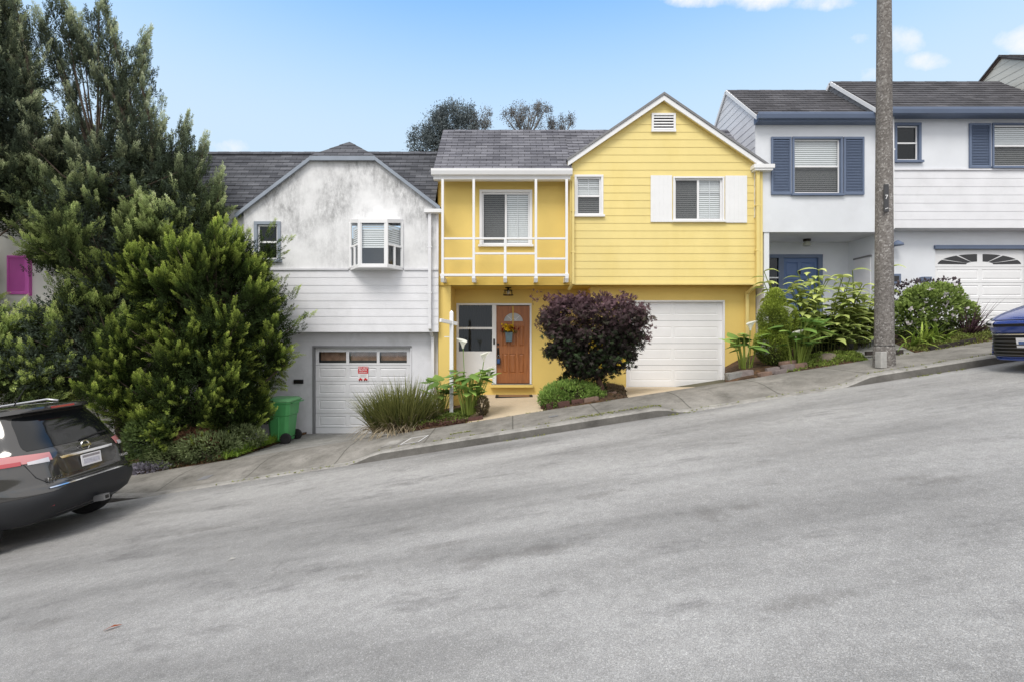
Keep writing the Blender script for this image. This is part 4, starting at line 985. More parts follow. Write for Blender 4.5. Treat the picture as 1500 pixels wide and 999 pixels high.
def conifer(name, label, base, trunk, lobes, nb, length, dark, mid, tip, up=.8, wind=(0, 0, 0), nplume=16, pl=.32, extra=(), group=None, zmin=None, fan=.55, inner=.55, rk=.30, low=None, clump=8, leaders=()):
    root = empty(name, base, label, 'tree', group)
    t = MB(); t.tube(trunk, [.22*(1-.75*i/(len(trunk)-1)) for i in range(len(trunk))], 9, BARK)
    T = np.array(trunk); cc, cd = lobes_sample(lobes, nb//clump, inner); nc = len(cc)
    cd = norm(cd+np.array([0, 0, up*.6])+np.array(wind)+rng.normal(size=(nc, 3))*.3)
    off = rng.normal(size=(nc, clump, 3)); off -= (off*cd[:, None]).sum(-1, keepdims=True)*cd[:, None]*.35
    tips = (cc[:, None]+off*length*.27).reshape(-1, 3); dirs = norm(cd[:, None]+off*.28).reshape(-1, 3); cbr = np.repeat(rng.uniform(.62, 1.3, nc), clump)
    lt = []
    for D_, pts_, n_, l_ in leaders:
        Q = np.array([P3(a, c, D_) for a, c in pts_]); seg = np.linspace(0, len(Q)-1, n_)
        t.tube([tuple(q) for q in Q], [.05-.035*i/(len(Q)-1) for i in range(len(Q))], 5, BARK)
        for k_, u in enumerate(seg):
            i = min(int(u), len(Q)-2); p = Q[i]+(Q[i+1]-Q[i])*(u-i); ax = norm((Q[i+1]-Q[i])[None])[0]; f_ = u/(len(Q)-1)
            for r_ in range(2):
                sd_ = norm(rng.normal(size=(1, 3)))[0]; dd = norm((ax*(.75+.5*f_)+sd_*.75*(1-.6*f_)+np.array([.12, 0, .15]))[None])[0]
                l2 = l_*(1.05-.5*f_)*rng.uniform(.7, 1.2); lt.append((*(p+dd*l2*.55), *dd))
    extra = list(extra)+lt
    if len(extra): tips = np.concatenate([tips, np.array([e[:3] for e in extra])]); dirs = np.concatenate([dirs, norm(np.array([e[3:6] for e in extra]))]); cbr = np.concatenate([cbr, np.ones(len(extra))])
    if zmin is not None: k = tips[:, 2] > zmin(tips); tips = tips[k]; dirs = dirs[k]; cbr = cbr[k]
    lf = Leaves(); nn = len(tips); W = np.array(wind)
    d = norm(dirs+np.array([0, 0, up])*.35+W*.4+rng.normal(size=(nn, 3))*.16); Ln = length*rng.uniform(.65, 1.35, nn); Ln[len(Ln)-len(extra):] = length*1.15
    for i in range(0, nn, 5):
        j = np.argmin(np.abs(T[:, 2]-(tips[i][2]-1.0)))
        a = T[j]; b_ = tips[i]-d[i]*Ln[i]*.3; m_ = (a+b_)/2+np.array([0, 0, -.15])
        t.tube([a, m_, b_], [.03, .018, .006], 5, BARK)
    t.build('trunk', root, smooth='all')
    br = rng.uniform(.75, 1.2, nn)*cbr
    s = np.tile(np.linspace(.02, 1, nplume)[None], (nn, 1))
    P = tips[:, None]-d[:, None]*(Ln[:, None, None]*(1-s[..., None]))
    lat = norm(rng.normal(size=(nn, nplume, 3))); lat = lat-(lat*d[:, None]).sum(-1, keepdims=True)*d[:, None]
    rad = (1-s)**.7*Ln[:, None]*rk
    pd_ = norm(d[:, None]+lat*fan*(1.15-s[..., None])+np.array([0, 0, .25]))
    P = P+lat*rad[..., None]
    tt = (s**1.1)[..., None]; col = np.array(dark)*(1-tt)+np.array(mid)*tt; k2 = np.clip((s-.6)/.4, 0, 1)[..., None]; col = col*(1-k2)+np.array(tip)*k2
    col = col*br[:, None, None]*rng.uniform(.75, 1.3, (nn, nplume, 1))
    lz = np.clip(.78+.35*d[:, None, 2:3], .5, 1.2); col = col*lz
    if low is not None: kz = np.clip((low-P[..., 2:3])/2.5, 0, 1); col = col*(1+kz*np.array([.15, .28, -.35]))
    P = P.reshape(-1, 3); pd_ = pd_.reshape(-1, 3); col = col.reshape(-1, 3); sc = pl*rng.uniform(.7, 1.3, len(P))*(1.15-.35*s.reshape(-1))
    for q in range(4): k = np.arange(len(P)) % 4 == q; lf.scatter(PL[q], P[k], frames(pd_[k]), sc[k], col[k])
    # shaded inner sprays
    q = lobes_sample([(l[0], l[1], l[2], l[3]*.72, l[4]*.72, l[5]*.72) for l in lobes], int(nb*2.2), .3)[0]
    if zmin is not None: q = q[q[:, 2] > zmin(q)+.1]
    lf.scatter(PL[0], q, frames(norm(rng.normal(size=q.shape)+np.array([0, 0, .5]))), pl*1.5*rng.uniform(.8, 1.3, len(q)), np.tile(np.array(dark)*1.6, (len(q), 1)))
    lf.build('foliage', root, CONIF); return root
P3 = lambda px, py, D: (X(px, D), D, Z(py, D))
def lob(px, py, D, rx, ry, rd): s = D/F; return (*P3(px, py, D), rx*s, rd, ry*s)
# tall dark conifer and its neighbours (far left)
gL = lambda x: g(x)+.1
LA = [(11.2, [(215, 330), (196, 210), (150, 100), (85, -10)], 16, .75), (11.3, [(205, 300), (195, 170), (172, 80), (150, 2)], 15, .7), (11.1, [(225, 300), (222, 190), (206, 120), (214, 58)], 13, .65),
      (11.2, [(150, 320), (128, 200), (95, 110), (60, 30)], 15, .75), (11.2, [(245, 320), (232, 235), (236, 185)], 9, .6), (11.2, [(262, 350), (262, 250), (271, 182)], 10, .6), (11.2, [(280, 360), (285, 280), (300, 212)], 9, .6), (11.1, [(200, 230), (178, 160), (120, 70), (105, 30)], 11, .6), (11.2, [(300, 380), (318, 300), (322, 262)], 8, .5)]
LBR = [(10.8, [(70, 300), (50, 180), (20, 60), (-20, -60)], 16, .8), (10.8, [(40, 260), (48, 130), (28, 30), (5, -40)], 14, .75), (10.7, [(-40, 300), (-10, 150), (-10, 20), (-40, -80)], 14, .8)]
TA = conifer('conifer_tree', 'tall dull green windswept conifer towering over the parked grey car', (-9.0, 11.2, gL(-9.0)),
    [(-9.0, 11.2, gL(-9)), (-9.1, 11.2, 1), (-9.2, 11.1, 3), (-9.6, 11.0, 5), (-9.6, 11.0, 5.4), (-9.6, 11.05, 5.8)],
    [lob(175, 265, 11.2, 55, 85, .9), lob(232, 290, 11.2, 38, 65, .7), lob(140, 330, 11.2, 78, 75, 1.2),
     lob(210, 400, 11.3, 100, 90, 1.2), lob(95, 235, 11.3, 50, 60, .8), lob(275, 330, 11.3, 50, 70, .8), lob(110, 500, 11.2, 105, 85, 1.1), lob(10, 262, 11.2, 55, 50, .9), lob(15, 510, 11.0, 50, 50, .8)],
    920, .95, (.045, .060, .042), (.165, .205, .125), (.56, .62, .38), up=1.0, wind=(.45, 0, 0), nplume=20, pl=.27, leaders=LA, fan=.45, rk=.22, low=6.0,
    extra=[(*P3(a, c, 11.2), u, -.1, 1.2) for a, c, u in ((215, 62, .9), (150, 8, .3), (88, -5, .1), (236, 188, .8), (212, 110, .6), (272, 185, .5), (300, 215, .6), (252, 205, .2), (238, 150, .5), (120, 25, .5), (198, 85, .6))],
    zmin=lambda p: gL(-9)+1.6+0*p[:, 2])
TB = conifer('conifer_tree', 'dark conifer at the left edge of the photo, reaching up beside the taller windswept one', (-12.6, 10.6, gL(-12.6)),
    [(-12.6, 10.6, gL(-12.6)), (-12.5, 10.6, 1), (-12.4, 10.6, 3.5), (-12.2, 10.6, 6), (-12.1, 10.6, 7.5)],
    [lob(15, 150, 10.8, 45, 70, .8), lob(-60, 60, 10.8, 75, 150, 1.0), lob(-40, 225, 10.8, 80, 75, 1.0), lob(-110, 420, 10.8, 95, 120, 1.1), lob(60, 540, 10.7, 130, 40, .8)],
    420, 1.0, (.045, .060, .042), (.165, .205, .125), (.56, .62, .38), up=.9, wind=(.5, 0, 0), nplume=18, pl=.28, leaders=LBR, fan=.45, rk=.22, low=6.0,
    extra=[(*P3(a, c, 10.8), u, -.1, 1.2) for a, c, u in ((55, 20, .5), (25, -15, .3), (70, 70, .7))])
JU = conifer('juniper_tree', 'bright green bushy juniper leaning over the driveway beside the green bin', (-6.85, 10.5, -.85),
    [(-6.85, 10.5, -.9), (-6.9, 10.5, -.2), (-6.6, 10.4, 1), (-6.4, 10.4, 2.2), (-6.2, 10.4, 3.2)],
    [lob(322, 455, 10.3, 108, 95, 1.25), lob(300, 575, 10.1, 100, 80, 1.15), lob(215, 520, 10.4, 75, 90, 1.0), lob(330, 395, 10.4, 72, 65, 1.0), lob(255, 420, 10.5, 75, 75, 1.0), lob(392, 500, 10.3, 42, 60, .7), lob(345, 600, 10.3, 46, 46, .7), lob(205, 585, 10.3, 45, 50, .7), lob(255, 620, 10.1, 60, 35, .7), lob(310, 560, 9.75, 70, 60, .6), lob(325, 490, 9.75, 62, 56, .5)],
    1180, .62, (.022, .036, .010), (.11, .175, .032), (.46, .57, .12), up=.95, wind=(.38, -.12, 0), nplume=17, pl=.19, fan=.42, rk=.21,
    extra=[(*P3(a, c, 10.2), u, -.2, w) for a, c, u, w in ((458, 462, 1, .25), (425, 352, 1, .5), (418, 372, 1, .15), (330, 322, .3, 1), (345, 330, .3, 1), (250, 335, .2, 1), (437, 425, 1, .7), (400, 330, .7, 1), (385, 405, .7, .7), (440, 470, 1, .4))],
    zmin=lambda p: -.75+0*p[:, 2])
# ------------------------------------------------------------------ low shrubs
def shrub(name, label, lobes, n, leaf, size, dark, light, base, cat='shrub', up=.5, jit=.5, mat=FOL, stems=True, group=None, inner=.6):
    root = empty(name, base, label, cat, group); lf = Leaves()
    P, dn = lobes_sample(lobes, n, inner); d = norm(dn+np.array([0, 0, up])+rng.normal(size=(n, 3))*jit)
    cl = .5+.5*np.sin(P[:, 0]*7+P[:, 1]*5)*np.sin(P[:, 2]*8+P[:, 0]*3)
    t = np.clip(.25+.45*cl+.4*rng.uniform(-.6, .8, n)+.25*dn[:, 2], 0, 1)[:, None]
    lf.scatter(leaf, P, frames(d), size*rng.uniform(.6, 1.3, n), np.array(dark)*(1-t)+np.array(light)*t)
    lf.build('foliage', root, mat)
    if stems:
        s = MB(); b = Vector(base)
        for i in range(14):
            q = Vector(P[rng.integers(n)]); s.tube([b+Vector((rng.uniform(-.05, .05), rng.uniform(-.05, .05), -.03)), b.lerp(q, .5)+Vector((0, 0, .03)), q], [.014, .009, .003], 5, BARK)
        s.build('stem', root)
    return root
shrub('low_shrub', 'low bush with greyish green tips under the juniper at the pavement edge', [lob(305, 655, 9.75, 48, 24, .35), lob(255, 668, 9.75, 48, 22, .3), lob(355, 640, 10.1, 34, 18, .25)],
      9000, LANCE, .07, (.03, .05, .018), (.33, .40, .18), (-5.95, 9.8, g(-5.95)+.17))
shrub('dark_shrub', 'dark green low bush beside the rear bumper of the grey car', [lob(225, 640, 9.8, 42, 36, .35), lob(205, 670, 9.8, 25, 16, .25)], 5000, LANCE, .075, (.02, .04, .015), (.20, .28, .09), (-7.3, 9.8, g(-7.3)+.17))
shrub('dry_twigs', 'patch of dead reddish brown twigs at the foot of the juniper', [lob(290, 640, 9.9, 38, 14, .3)], 1300, LANCE, .11, (.07, .035, .02), (.26, .14, .085), (-6.4, 9.9, g(-6.4)+.2), cat='dead plant', jit=1.0)
shrub('dusty_succulent', 'small grey purple leafy plant at the pavement edge by the grey car', [lob(222, 687, 9.6, 32, 10, .18)], 1600, OVAL, .055, (.05, .04, .055), (.38, .36, .42), (-7.2, 9.58, g(-7.2)+.17), cat='plant')
def tuft(lf, base, n, L0, w, spread, c0, c1, droop=.6, seg=5, lean=(0, 0), up=1.0, wprof=None):
    for i in range(n):
        a = rng.uniform(0, 2*np.pi); sp = spread*rng.uniform(.1, 1)**.8; l = L0*rng.uniform(.55, 1.1)
        d = np.array([math.cos(a)*sp+lean[0], math.sin(a)*sp+lean[1], up]); d /= np.linalg.norm(d)
        b = np.array(base)+np.array([math.cos(a), math.sin(a), 0])*rng.uniform(0, .6)*spread*L0*.25
        u = np.linspace(0, 1, seg)[:, None]; out = np.array([math.cos(a), math.sin(a), 0])
        path = b+d*l*u+(out*.35*sp-np.array([0, 0, 1])*droop*sp)*l*u**2.2
        ww = w*np.array(wprof) if wprof is not None else w*(1-np.linspace(0, 1, seg)**1.7*.92)
        t = rng.uniform(0, 1); c = np.array(c0)*(1-t)+np.array(c1)*t
        lf.ribbon(path, ww, (-math.sin(a), math.cos(a), .1*rng.normal()), c*.6, c*1.15)
# grass strip by the bin
root = empty('weed_grass', (-5.75, 9.75, g(-5.75)+.15), 'bright green weedy grass growing between the juniper and the driveway', 'grass'); lf = Leaves()
for i in range(300):
    t = rng.uniform(0, 1); x = -5.62+.34*t+rng.normal()*.07-.06; y = 9.62+1.35*t+rng.normal()*.09
    tuft(lf, (x, y, walk_z(x, 9.5)*(1-t)+-.62*t+.03), 10, .22, .007, .9, (.14, .26, .03), (.40, .55, .09), .7, 4)
o = lf.build('blades', root, FOL); o['kind'] = 'stuff'
# big grass clump
root = empty('grass_clump', (X(585, 9.9), 9.9, walk_z(X(585, 9.9), 9.5)), 'large olive green strappy grass clump beside the aged garage door', 'plant'); lf = Leaves()
for k in range(185):
    a = rng.uniform(0, 6.28); r = rng.uniform(0, 1)**.5; x = X(588, 9.95)+math.cos(a)*.58*r; y = 9.98+math.sin(a)*.26*r; z = walk_z(x, 9.5)+.03
    tuft(lf, (x, y, z), 9, 1.25-.25*r, .010, .5, (.08, .105, .03), (.27, .27, .085), .55, 6, (math.cos(a)*r*.42, math.sin(a)*r*.35))
    tuft(lf, (x, y, z), 4, .70, .010, .95, (.14, .11, .06), (.6, .5, .35), 1.2, 6, (math.cos(a)*r*.7, math.sin(a)*r*.5-.2))
lf.build('blades', root, FOL)
def bedpatch(P, n, u0, u1, v0, v1, h, c0, c1, name, label, cat='ground cover', size=.05, leaf=LANCE):
    lf = Leaves(); U = rng.uniform(u0, u1, n); Vv = rng.uniform(v0, v1, n)
    pos = np.array([P(u, v) for u, v in zip(U, Vv)]); hh = h*(.5+.5*np.sin(pos[:, 0]*9+1)*np.sin(pos[:, 1]*11))
    pos[:, 2] += rng.uniform(0, 1, n)*hh; t = rng.uniform(0, 1, n)[:, None]
    lf.scatter(leaf, pos, frames(norm(rng.normal(size=(n, 3))*.7+np.array([0, -.2, .8]))), size*rng.uniform(.6, 1.3, n), np.array(c0)*(1-t)+np.array(c1)*t)
    o = lf.build(name, None, FOL, org=tuple(pos.mean(0))); tag(o, label, cat, kind='stuff'); return o
bedpatch(bedC, 5200, .25, 1, 0.02, .45, .10, (.05, .09, .015), (.26, .33, .07), 'ground_cover', 'mossy green ground cover in the bed left of the cream patio')
bedpatch(bedC, 1500, .3, 1, .0, .10, .05, (.06, .025, .02), (.20, .11, .08), 'dead_leaves', 'dead reddish leaves along the edge of the bed by the grass clump', 'leaf litter', .06)
bedpatch(bedG, 4200, .42, 1, 0.0, .22, .08, (.08, .13, .02), (.33, .42, .09), 'ground_cover', 'yellow green ground cover between the rock and the concrete pole')
bedpatch(bedI, 3800, 0, 1, 0.0, .25, .08, (.10, .13, .03), (.33, .38, .10), 'ground_cover', 'pale green ground cover at the front of the bed right of the pole')
bedpatch(bedE, 2200, .0, 1, 0.0, .9, .06, (.04, .03, .02), (.15, .12, .07), 'leaf_litter', 'brown leaf litter around the trunk of the purple maple', 'leaf litter', .05)
bedpatch(bedA, 5200, .35, 1, 0.0, .6, .03, (.10, .05, .02), (.34, .19, .09), 'needle_litter', 'orange brown conifer needles on the soil under the juniper', 'leaf litter', .05)
# weeds in the kerb and pavement joints
lf = Leaves()
for a, c, y, n in ((-2.3, 2.5, 8.24, 60), (.9, 2.6, 8.34, 110), (-1.1, -.75, 8.6, 30), (3.2, 5.7, 8.1, 30), (5.6, 9.2, 8.22, 60), (-5.0, -2.5, 8.03, 35), (6.6, 7.6, 7.97, 26), (-.2, .6, 7.98, 16), (-1.0, 2.3, 9.5, 30), (7.1, 8, 9.5, 20), (2.6, 3.2, 7.98, 20), (8.2, 9.6, 9.45, 50)):
    for i in range(n):
        x = rng.uniform(a, c); yy = y+rng.normal()*.018; tuft(lf, (x, yy, (walk_z(x, yy) if yy > 8 else g(x))-.005), 5, .045, .005, 1.0, (.16, .19, .03), (.40, .42, .10), .5, 3)
o = lf.build('kerb_weeds', None, FOL, org=(0, 8.1, g(0)+.1)); tag(o, 'yellow green weeds and moss growing in the joints of kerb and pavement', 'weeds', kind='stuff')
# ------------------------------------------------------------------ japanese maple
mb = (X(880, 9.95), 9.95, walk_z(X(880, 9.95), 9.5)+.06)
root = empty('maple_tree', mb, 'small purple leaved maple with flat topped crown in front of the white garage door', 'tree')
t = MB(); top = P3(872, 545, 10)
t.tube([mb, P3(881, 568, 9.95), top], [.085, .06, .05], 10, pm('reddish bark', (.13, .07, .05), .9, .4, 20, bmp=.6))
lb = [lob(870, 472, 10.0, 66, 36, .75), lob(868, 514, 10.0, 54, 28, .65), lob(830, 466, 10.0, 32, 28, .45), lob(912, 468, 10.0, 32, 32, .45), lob(868, 532, 10, 38, 15, .45), lob(828, 502, 10.0, 24, 26, .4), lob(908, 502, 10.0, 22, 26, .4)]
for l in lb+lb:
    q = Vector(l[:3])+Vector(rng.normal(size=3))*.15; t.tube([top, Vector(top).lerp(q, .5)+Vector((0, 0, -.05)), q], [.035, .022, .006], 6, MATS['reddish bark'])
t.build('trunk', root, smooth='all')
lf = Leaves(); Cc, cn = lobes_sample(lb, 400, .32); KM = 42
P = (Cc[:, None]+rng.normal(size=(len(Cc), KM, 3))*np.array([.085, .085, .06])+cn[:, None]*.04).reshape(-1, 3); dn = np.repeat(cn, KM, 0); cbm = np.repeat(rng.uniform(.55, 1.45, len(Cc)), KM)[:, None]
k = (P[:, 2] < Z(430, 10)+.05*np.sin(P[:, 0]*9)) & (P[:, 2] > Z(557, 10)+.06*np.sin(P[:, 0]*7+1)); P = P[k]; dn = dn[k]; cbm = cbm[k]; n = len(P)
d = norm(dn*np.array([1, 1, .3])+rng.normal(size=(n, 3))*.45+np.array([0, -.1, -.55]))
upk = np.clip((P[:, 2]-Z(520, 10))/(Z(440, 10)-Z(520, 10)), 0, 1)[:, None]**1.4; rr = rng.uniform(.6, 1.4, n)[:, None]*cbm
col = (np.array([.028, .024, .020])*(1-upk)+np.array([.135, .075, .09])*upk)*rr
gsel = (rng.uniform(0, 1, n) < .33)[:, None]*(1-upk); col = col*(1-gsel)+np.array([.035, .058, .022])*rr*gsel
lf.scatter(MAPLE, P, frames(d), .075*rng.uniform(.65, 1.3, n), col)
ex = []
for px, py in ((800, 428), (812, 432), (838, 430), (884, 425), (852, 432), (912, 432), (790, 470), (952, 470), (948, 490), (942, 445), (925, 430), (866, 430), (785, 432)):
    for i in range(16): ex.append(np.array(P3(px+rng.normal()*5, py+8+rng.normal()*5, 9.9)))
ex = np.array(ex); lf.scatter(MAPLE, ex, frames(norm(rng.normal(size=ex.shape)+np.array([0, 0, .4]))), .08*rng.uniform(.6, 1.1, len(ex)), np.tile([.15, .075, .085], (len(ex), 1))*rng.uniform(.6, 1.3, (len(ex), 1)))
yl = np.array([P3(px+rng.normal()*1.5, py+rng.normal()*1.5, 9.4) for px, py in ((866, 503), (868, 508), (872, 506), (883, 509), (878, 512), (880, 535), (908, 533), (912, 530), (865, 498)) for i in range(2)])
lf.scatter(MAPLE, yl, frames(norm(rng.normal(size=yl.shape))), .075*rng.uniform(.6, 1.1, len(yl)), np.tile([.55, .38, .04], (len(yl), 1)))
lf.build('crown', root, FOL)
# green shrub under maple
shrub('leafy_shrub', 'bright green small leaved mound at the left foot of the purple maple', [lob(838, 577, 10.0, 46, 20, .42), lob(812, 585, 9.85, 24, 16, .28), lob(870, 583, 10.0, 22, 14, .35)], 8500, LANCE, .062, (.04, .10, .018), (.38, .55, .13), (X(838, 10), 10.0, walk_z(1.2, 9.5)+.05))
shrub('dark_mound', 'dark green foliage between the bright mound and the maple trunk', [lob(852, 562, 10.5, 36, 20, .35)], 2600, LANCE, .08, (.01, .02, .008), (.06, .10, .03), (X(852, 10.5), 10.5, .4))
# ------------------------------------------------------------------ calla lilies
def arum_leaf(lf, base, stem_h, az, lean, size, c):
    a = az; out = np.array([math.cos(a), math.sin(a), 0]); b = np.array(base)
    tip = b+out*lean*stem_h+np.array([0, 0, stem_h]); mid = b+out*lean*stem_h*.35+np.array([0, 0, stem_h*.55])
    u = np.linspace(0, 1, 6)[:, None]; path = (1-u)**2*b+2*u*(1-u)*mid+u**2*tip
    stc = np.array([.30, .38, .08]); lf.ribbon(path, np.full(6, .011), (-out[1], out[0], 0), stc*.9, stc*.8); lf.ribbon(path, np.full(6, .011), out*.3+np.array([0, 0, .1]), stc*.9, stc*.8)
    dr = norm((out*.9+np.array([0, 0, rng.uniform(-.2, .7)])).reshape(1, 3))[0]
    n = 8; v = np.linspace(0, 1, n)[:, None]; p2 = tip-dr*size*.2+dr*size*v*1.2-np.array([0, 0, 1])*size*.35*v**2
    wp = size*np.array([.10, .30, .36, .34, .27, .18, .09, .005]); lf.ribbon(p2, wp, (-out[1], out[0], 0), c*.8, c*1.15, fold=.3)
def spathe(f, base, h, az, lean, s=.07):
    out = np.array([math.cos(az), math.sin(az), 0]); b = np.array(base); tip = b+out*lean+np.array([0, 0, h])
    u = np.linspace(0, 1, 6)[:, None]; path = b*(1-u)+tip*u+out*lean*.4*(u*(1-u))
    s = .11; f[0].ribbon(path, np.full(6, .011), (-out[1], out[0], 0), (.14, .26, .05), (.22, .36, .08)); f[0].ribbon(path, np.full(6, .009), (0, 0, .05)+out, (.14, .26, .05), (.22, .36, .08))
    vs = []; fs = []; n = 14; rings = [(.010, 0), (.018, .3), (.032, .62), (.055, .88), (.072, 1.0)]
    for r, hh in rings:
        for k in range(n):
            a = 2*math.pi*k/n; fl = 1+.35*math.cos(a-az); vs.append(tip+np.array([math.cos(a)*r*fl, math.sin(a)*r*fl, hh*.11*(1+.25*math.cos(a-az))])*s/.07)
    for i in range(4):
        for k in range(n-1): fs.append((i*n+k, i*n+(k+1) % n, (i+1)*n+(k+1) % n, (i+1)*n+k))
    f[1].raw(vs, fs, np.tile([.82, .82, .76], (len(vs), 1)))
    q = [tip+np.array([0, 0, z]) for z in (.01, .05, .09)]; f[1].ribbon(q, [.007, .007, .003], (1, 0, 0), (.7, .5, .05), (.8, .6, .08))
def calla(base, spread, nleaf, hmax, flowers, label, size=.24, name='calla_lily', group=None, thick=True):
    root = empty(name, base, label, 'plant', group); lf = Leaves(); pf = Leaves()
    for i in range(nleaf):
        a = rng.uniform(0, 6.28); b = (base[0]+math.cos(a)*spread*rng.uniform(0, .5), base[1]+math.sin(a)*spread*.5, base[2]-.02)
        t = rng.uniform(0, 1); c = np.array([.08, .17, .035])*(1-t)+np.array([.32, .48, .11])*t
        arum_leaf(lf, b, hmax*rng.uniform(.45, 1), a+rng.normal()*.3, rng.uniform(.1, .45), size*rng.uniform(.7, 1.2), c)
    for dx, h, az, ln in flowers: spathe((lf, pf), (base[0]+dx*.4, base[1], base[2]), h, az, ln)
    lf.build('leaves', root, FOL); 
    if flowers: pf.build('flower', root, PETAL)
    return root
cb = (X(687, 9.85), 9.85, walk_z(X(687, 9.85), 9.5)+.14)
calla(cb, .3, 52, .92, [(-.1, 1.32, 2.6, .10), (.22, 1.05, .3, .22), (.2, .75, .2, .33)], 'calla lily with three white flowers on tall stems beside the white sign post', .27)
cb = (X(648, 10.6), 10.6, .1)
calla(cb, .2, 20, .72, [], 'dark broad leaved plant behind the white sign post', .34, 'broad_leaf_plant')
shrub('dry_mound', 'low dry grey brown tangle by the left edge of the cream patio', [lob(706, 594, 9.9, 9, 14, .3)], 900, LANCE, .06, (.05, .04, .02), (.2, .16, .09), (X(706, 9.9), 9.9, .1), cat='dead plant')
# ------------------------------------------------------------------ right bed: topiary, callas, gingers, rock, bushes
def bz(P, x, y): 
    best = min(((P(u/20, v/20)) for u in range(21) for v in range(21)), key=lambda p: (p[0]-x)**2+(p[1]-y)**2); return best[2]
tb = (X(1133, 10.0), 10.0, bz(bedG, X(1133, 10.0), 10.0))
shrub('topiary_shrub', 'clipped bullet shaped evergreen with lime green tips beside the yellow wall', [lob(1132, 505, 10.0, 25, 30, .36), lob(1134, 470, 10.0, 22, 32, .32), lob(1135, 445, 10.0, 14, 22, .2), lob(1155, 475, 10.1, 14, 28, .2)], 27000, LANCE, .046, (.03, .05, .014), (.42, .52, .08), tb, jit=.6, inner=.2)
calla((X(1092, 10.1), 10.1, bz(bedG, 5.0, 10.1)), .3, 20, .78, [(0.1, .78, 0, .06)], 'dark leaved calla lily with one white bloom against the yellow corner', .34)
calla((X(1163, 9.8), 9.8, bz(bedG, 5.75, 9.8)), .42, 60, .98, [(-.1, 1.0, 2.9, .05), (.08, .52, 0, .02)], 'calla lily thicket with pale bare stalks behind the loose bricks', .28)
def ginger(base, nst, h, label, spread=.45, lsz=.34):
    root = empty('ginger_plant', base, label, 'plant'); lf = Leaves()
    for i in range(nst):
        a = rng.uniform(0, 6.28); b = np.array(base)+np.array([math.cos(a), .45*math.sin(a), 0])*spread*rng.uniform(.1, .8); hh = h*rng.uniform(.6, 1.05)
        ln = np.array([math.cos(a)*.28, math.sin(a)*.2-.05, 0]); u = np.linspace(0, 1, 9)[:, None]; st = b+np.array([0, 0, hh])*u+ln*hh*u**1.8
        lf.ribbon(st, np.full(9, .010), (1, 0, 0), (.12, .13, .04), (.20, .26, .06)); lf.ribbon(st, np.full(9, .010), (0, 1, 0), (.12, .13, .04), (.20, .26, .06))
        ph = rng.uniform(0, 3.14)
        for k in range(2, 14):
            w = k/13; j = w*8; p = st[int(min(7, j))]*(1-(j-int(min(7, j))))+st[int(min(7, j))+1]*(j-int(min(7, j)))
            az = ph+(k % 2)*math.pi+rng.normal()*.35; out = np.array([math.cos(az), math.sin(az), 0]); l = lsz*rng.uniform(.75, 1.15)*(1-.25*abs(w-.6))
            v = np.linspace(0, 1, 7)[:, None]; path = p+(out*.85+np.array([0, 0, .55]))*l*v-np.array([0, 0, 1])*l*(.55+.2*rng.uniform())*v**2
            t = rng.uniform(0, 1)*.6+w*.4; c = np.array([.18, .27, .06])*(1-t)+np.array([.66, .72, .24])*t
            lf.ribbon(path, l*np.array([.03, .12, .17, .165, .12, .06, .004]), (-out[1], out[0], .15*rng.normal()), c*.75, c*1.15, fold=.25)
    lf.build('leaves', root, FOL); return root
ginger((X(1162, 10.6), 10.6, bz(bedG, 6.2, 10.6)), 9, 1.85, 'tall ginger like plant rising in front of the blue door', .4, .44)
ginger((X(1210, 10.2), 10.2, bz(bedG, 6.7, 10.2)), 22, 1.62, 'leafy ginger clump with reddish stems right of the blue door', .75, .46)
ginger((X(1258, 10.3), 10.3, bz(bedG, 7.2, 10.3)), 13, 1.72, 'yellow green ginger clump next to the concrete pole', .5, .46)
shrub('bedding_bush', 'dark low bush with yellowish tips just left of the concrete pole', [lob(1262, 475, 10.6, 34, 20, .35)], 2600, OVAL, .07, (.02, .03, .015), (.30, .34, .06), (X(1262, 10.6), 10.6, bz(bedG, 7.6, 10.6)))
shrub('bedding_bush', 'dim undergrowth behind the calla stalks', [lob(1195, 490, 10.5, 40, 26, .3)], 2600, OVAL, .08, (.012, .022, .01), (.08, .13, .03), (X(1195, 10.5), 10.5, bz(bedG, 6.6, 10.5)))
rb = (X(1358, 10.4), 10.4, bz(bedI, X(1358, 10.4), 10.4))
lobR = [lob(1366, 452, 10.4, 42, 36, .55), lob(1330, 466, 10.4, 24, 28, .42), lob(1398, 464, 10.4, 26, 26, .4), lob(1348, 438, 10.4, 20, 16, .35), lob(1385, 432, 10.4, 18, 14, .3)]
root = shrub('rhododendron_bush', 'rounded rhododendron with white blooms right of the concrete pole', lobR, 6500, OVAL, .075, (.04, .07, .02), (.38, .50, .13), rb)
pf = Leaves(); Pq, dq = lobes_sample(lobR, 260, .7); k = (Pq[:, 1] < 10.25) & (dq[:, 1] < -.2); Pq = (Pq+dq*.05)[k][:30]
for p in Pq:
    pf = Leaves(); k = 6; pf.scatter(OVAL, np.tile(p, (k, 1))+rng.normal(size=(k, 3))*.01, frames(norm(rng.normal(size=(k, 3))+np.array([0, -1, .3]))), np.full(k, .075), np.tile([.82, .76, .80], (k, 1))); pf.build('flower', root, PETAL)
shrub('dark_leaf_shrub', 'thin dark purple twigs poking above the rhododendron', [lob(1345, 425, 10.8, 40, 14, .35), lob(1385, 418, 10.8, 18, 10, .2), lob(1330, 455, 10.9, 30, 20, .2)], 900, OVAL, .065, (.03, .025, .03), (.13, .10, .11), (X(1345, 10.8), 10.8, 1.6))
root = empty('strap_leaf_plant', (X(1358, 9.85), 9.85, bz(bedI, 8.6, 9.85)), 'arching bright green strap leaved plant in front of the rhododendron', 'plant'); lf = Leaves()
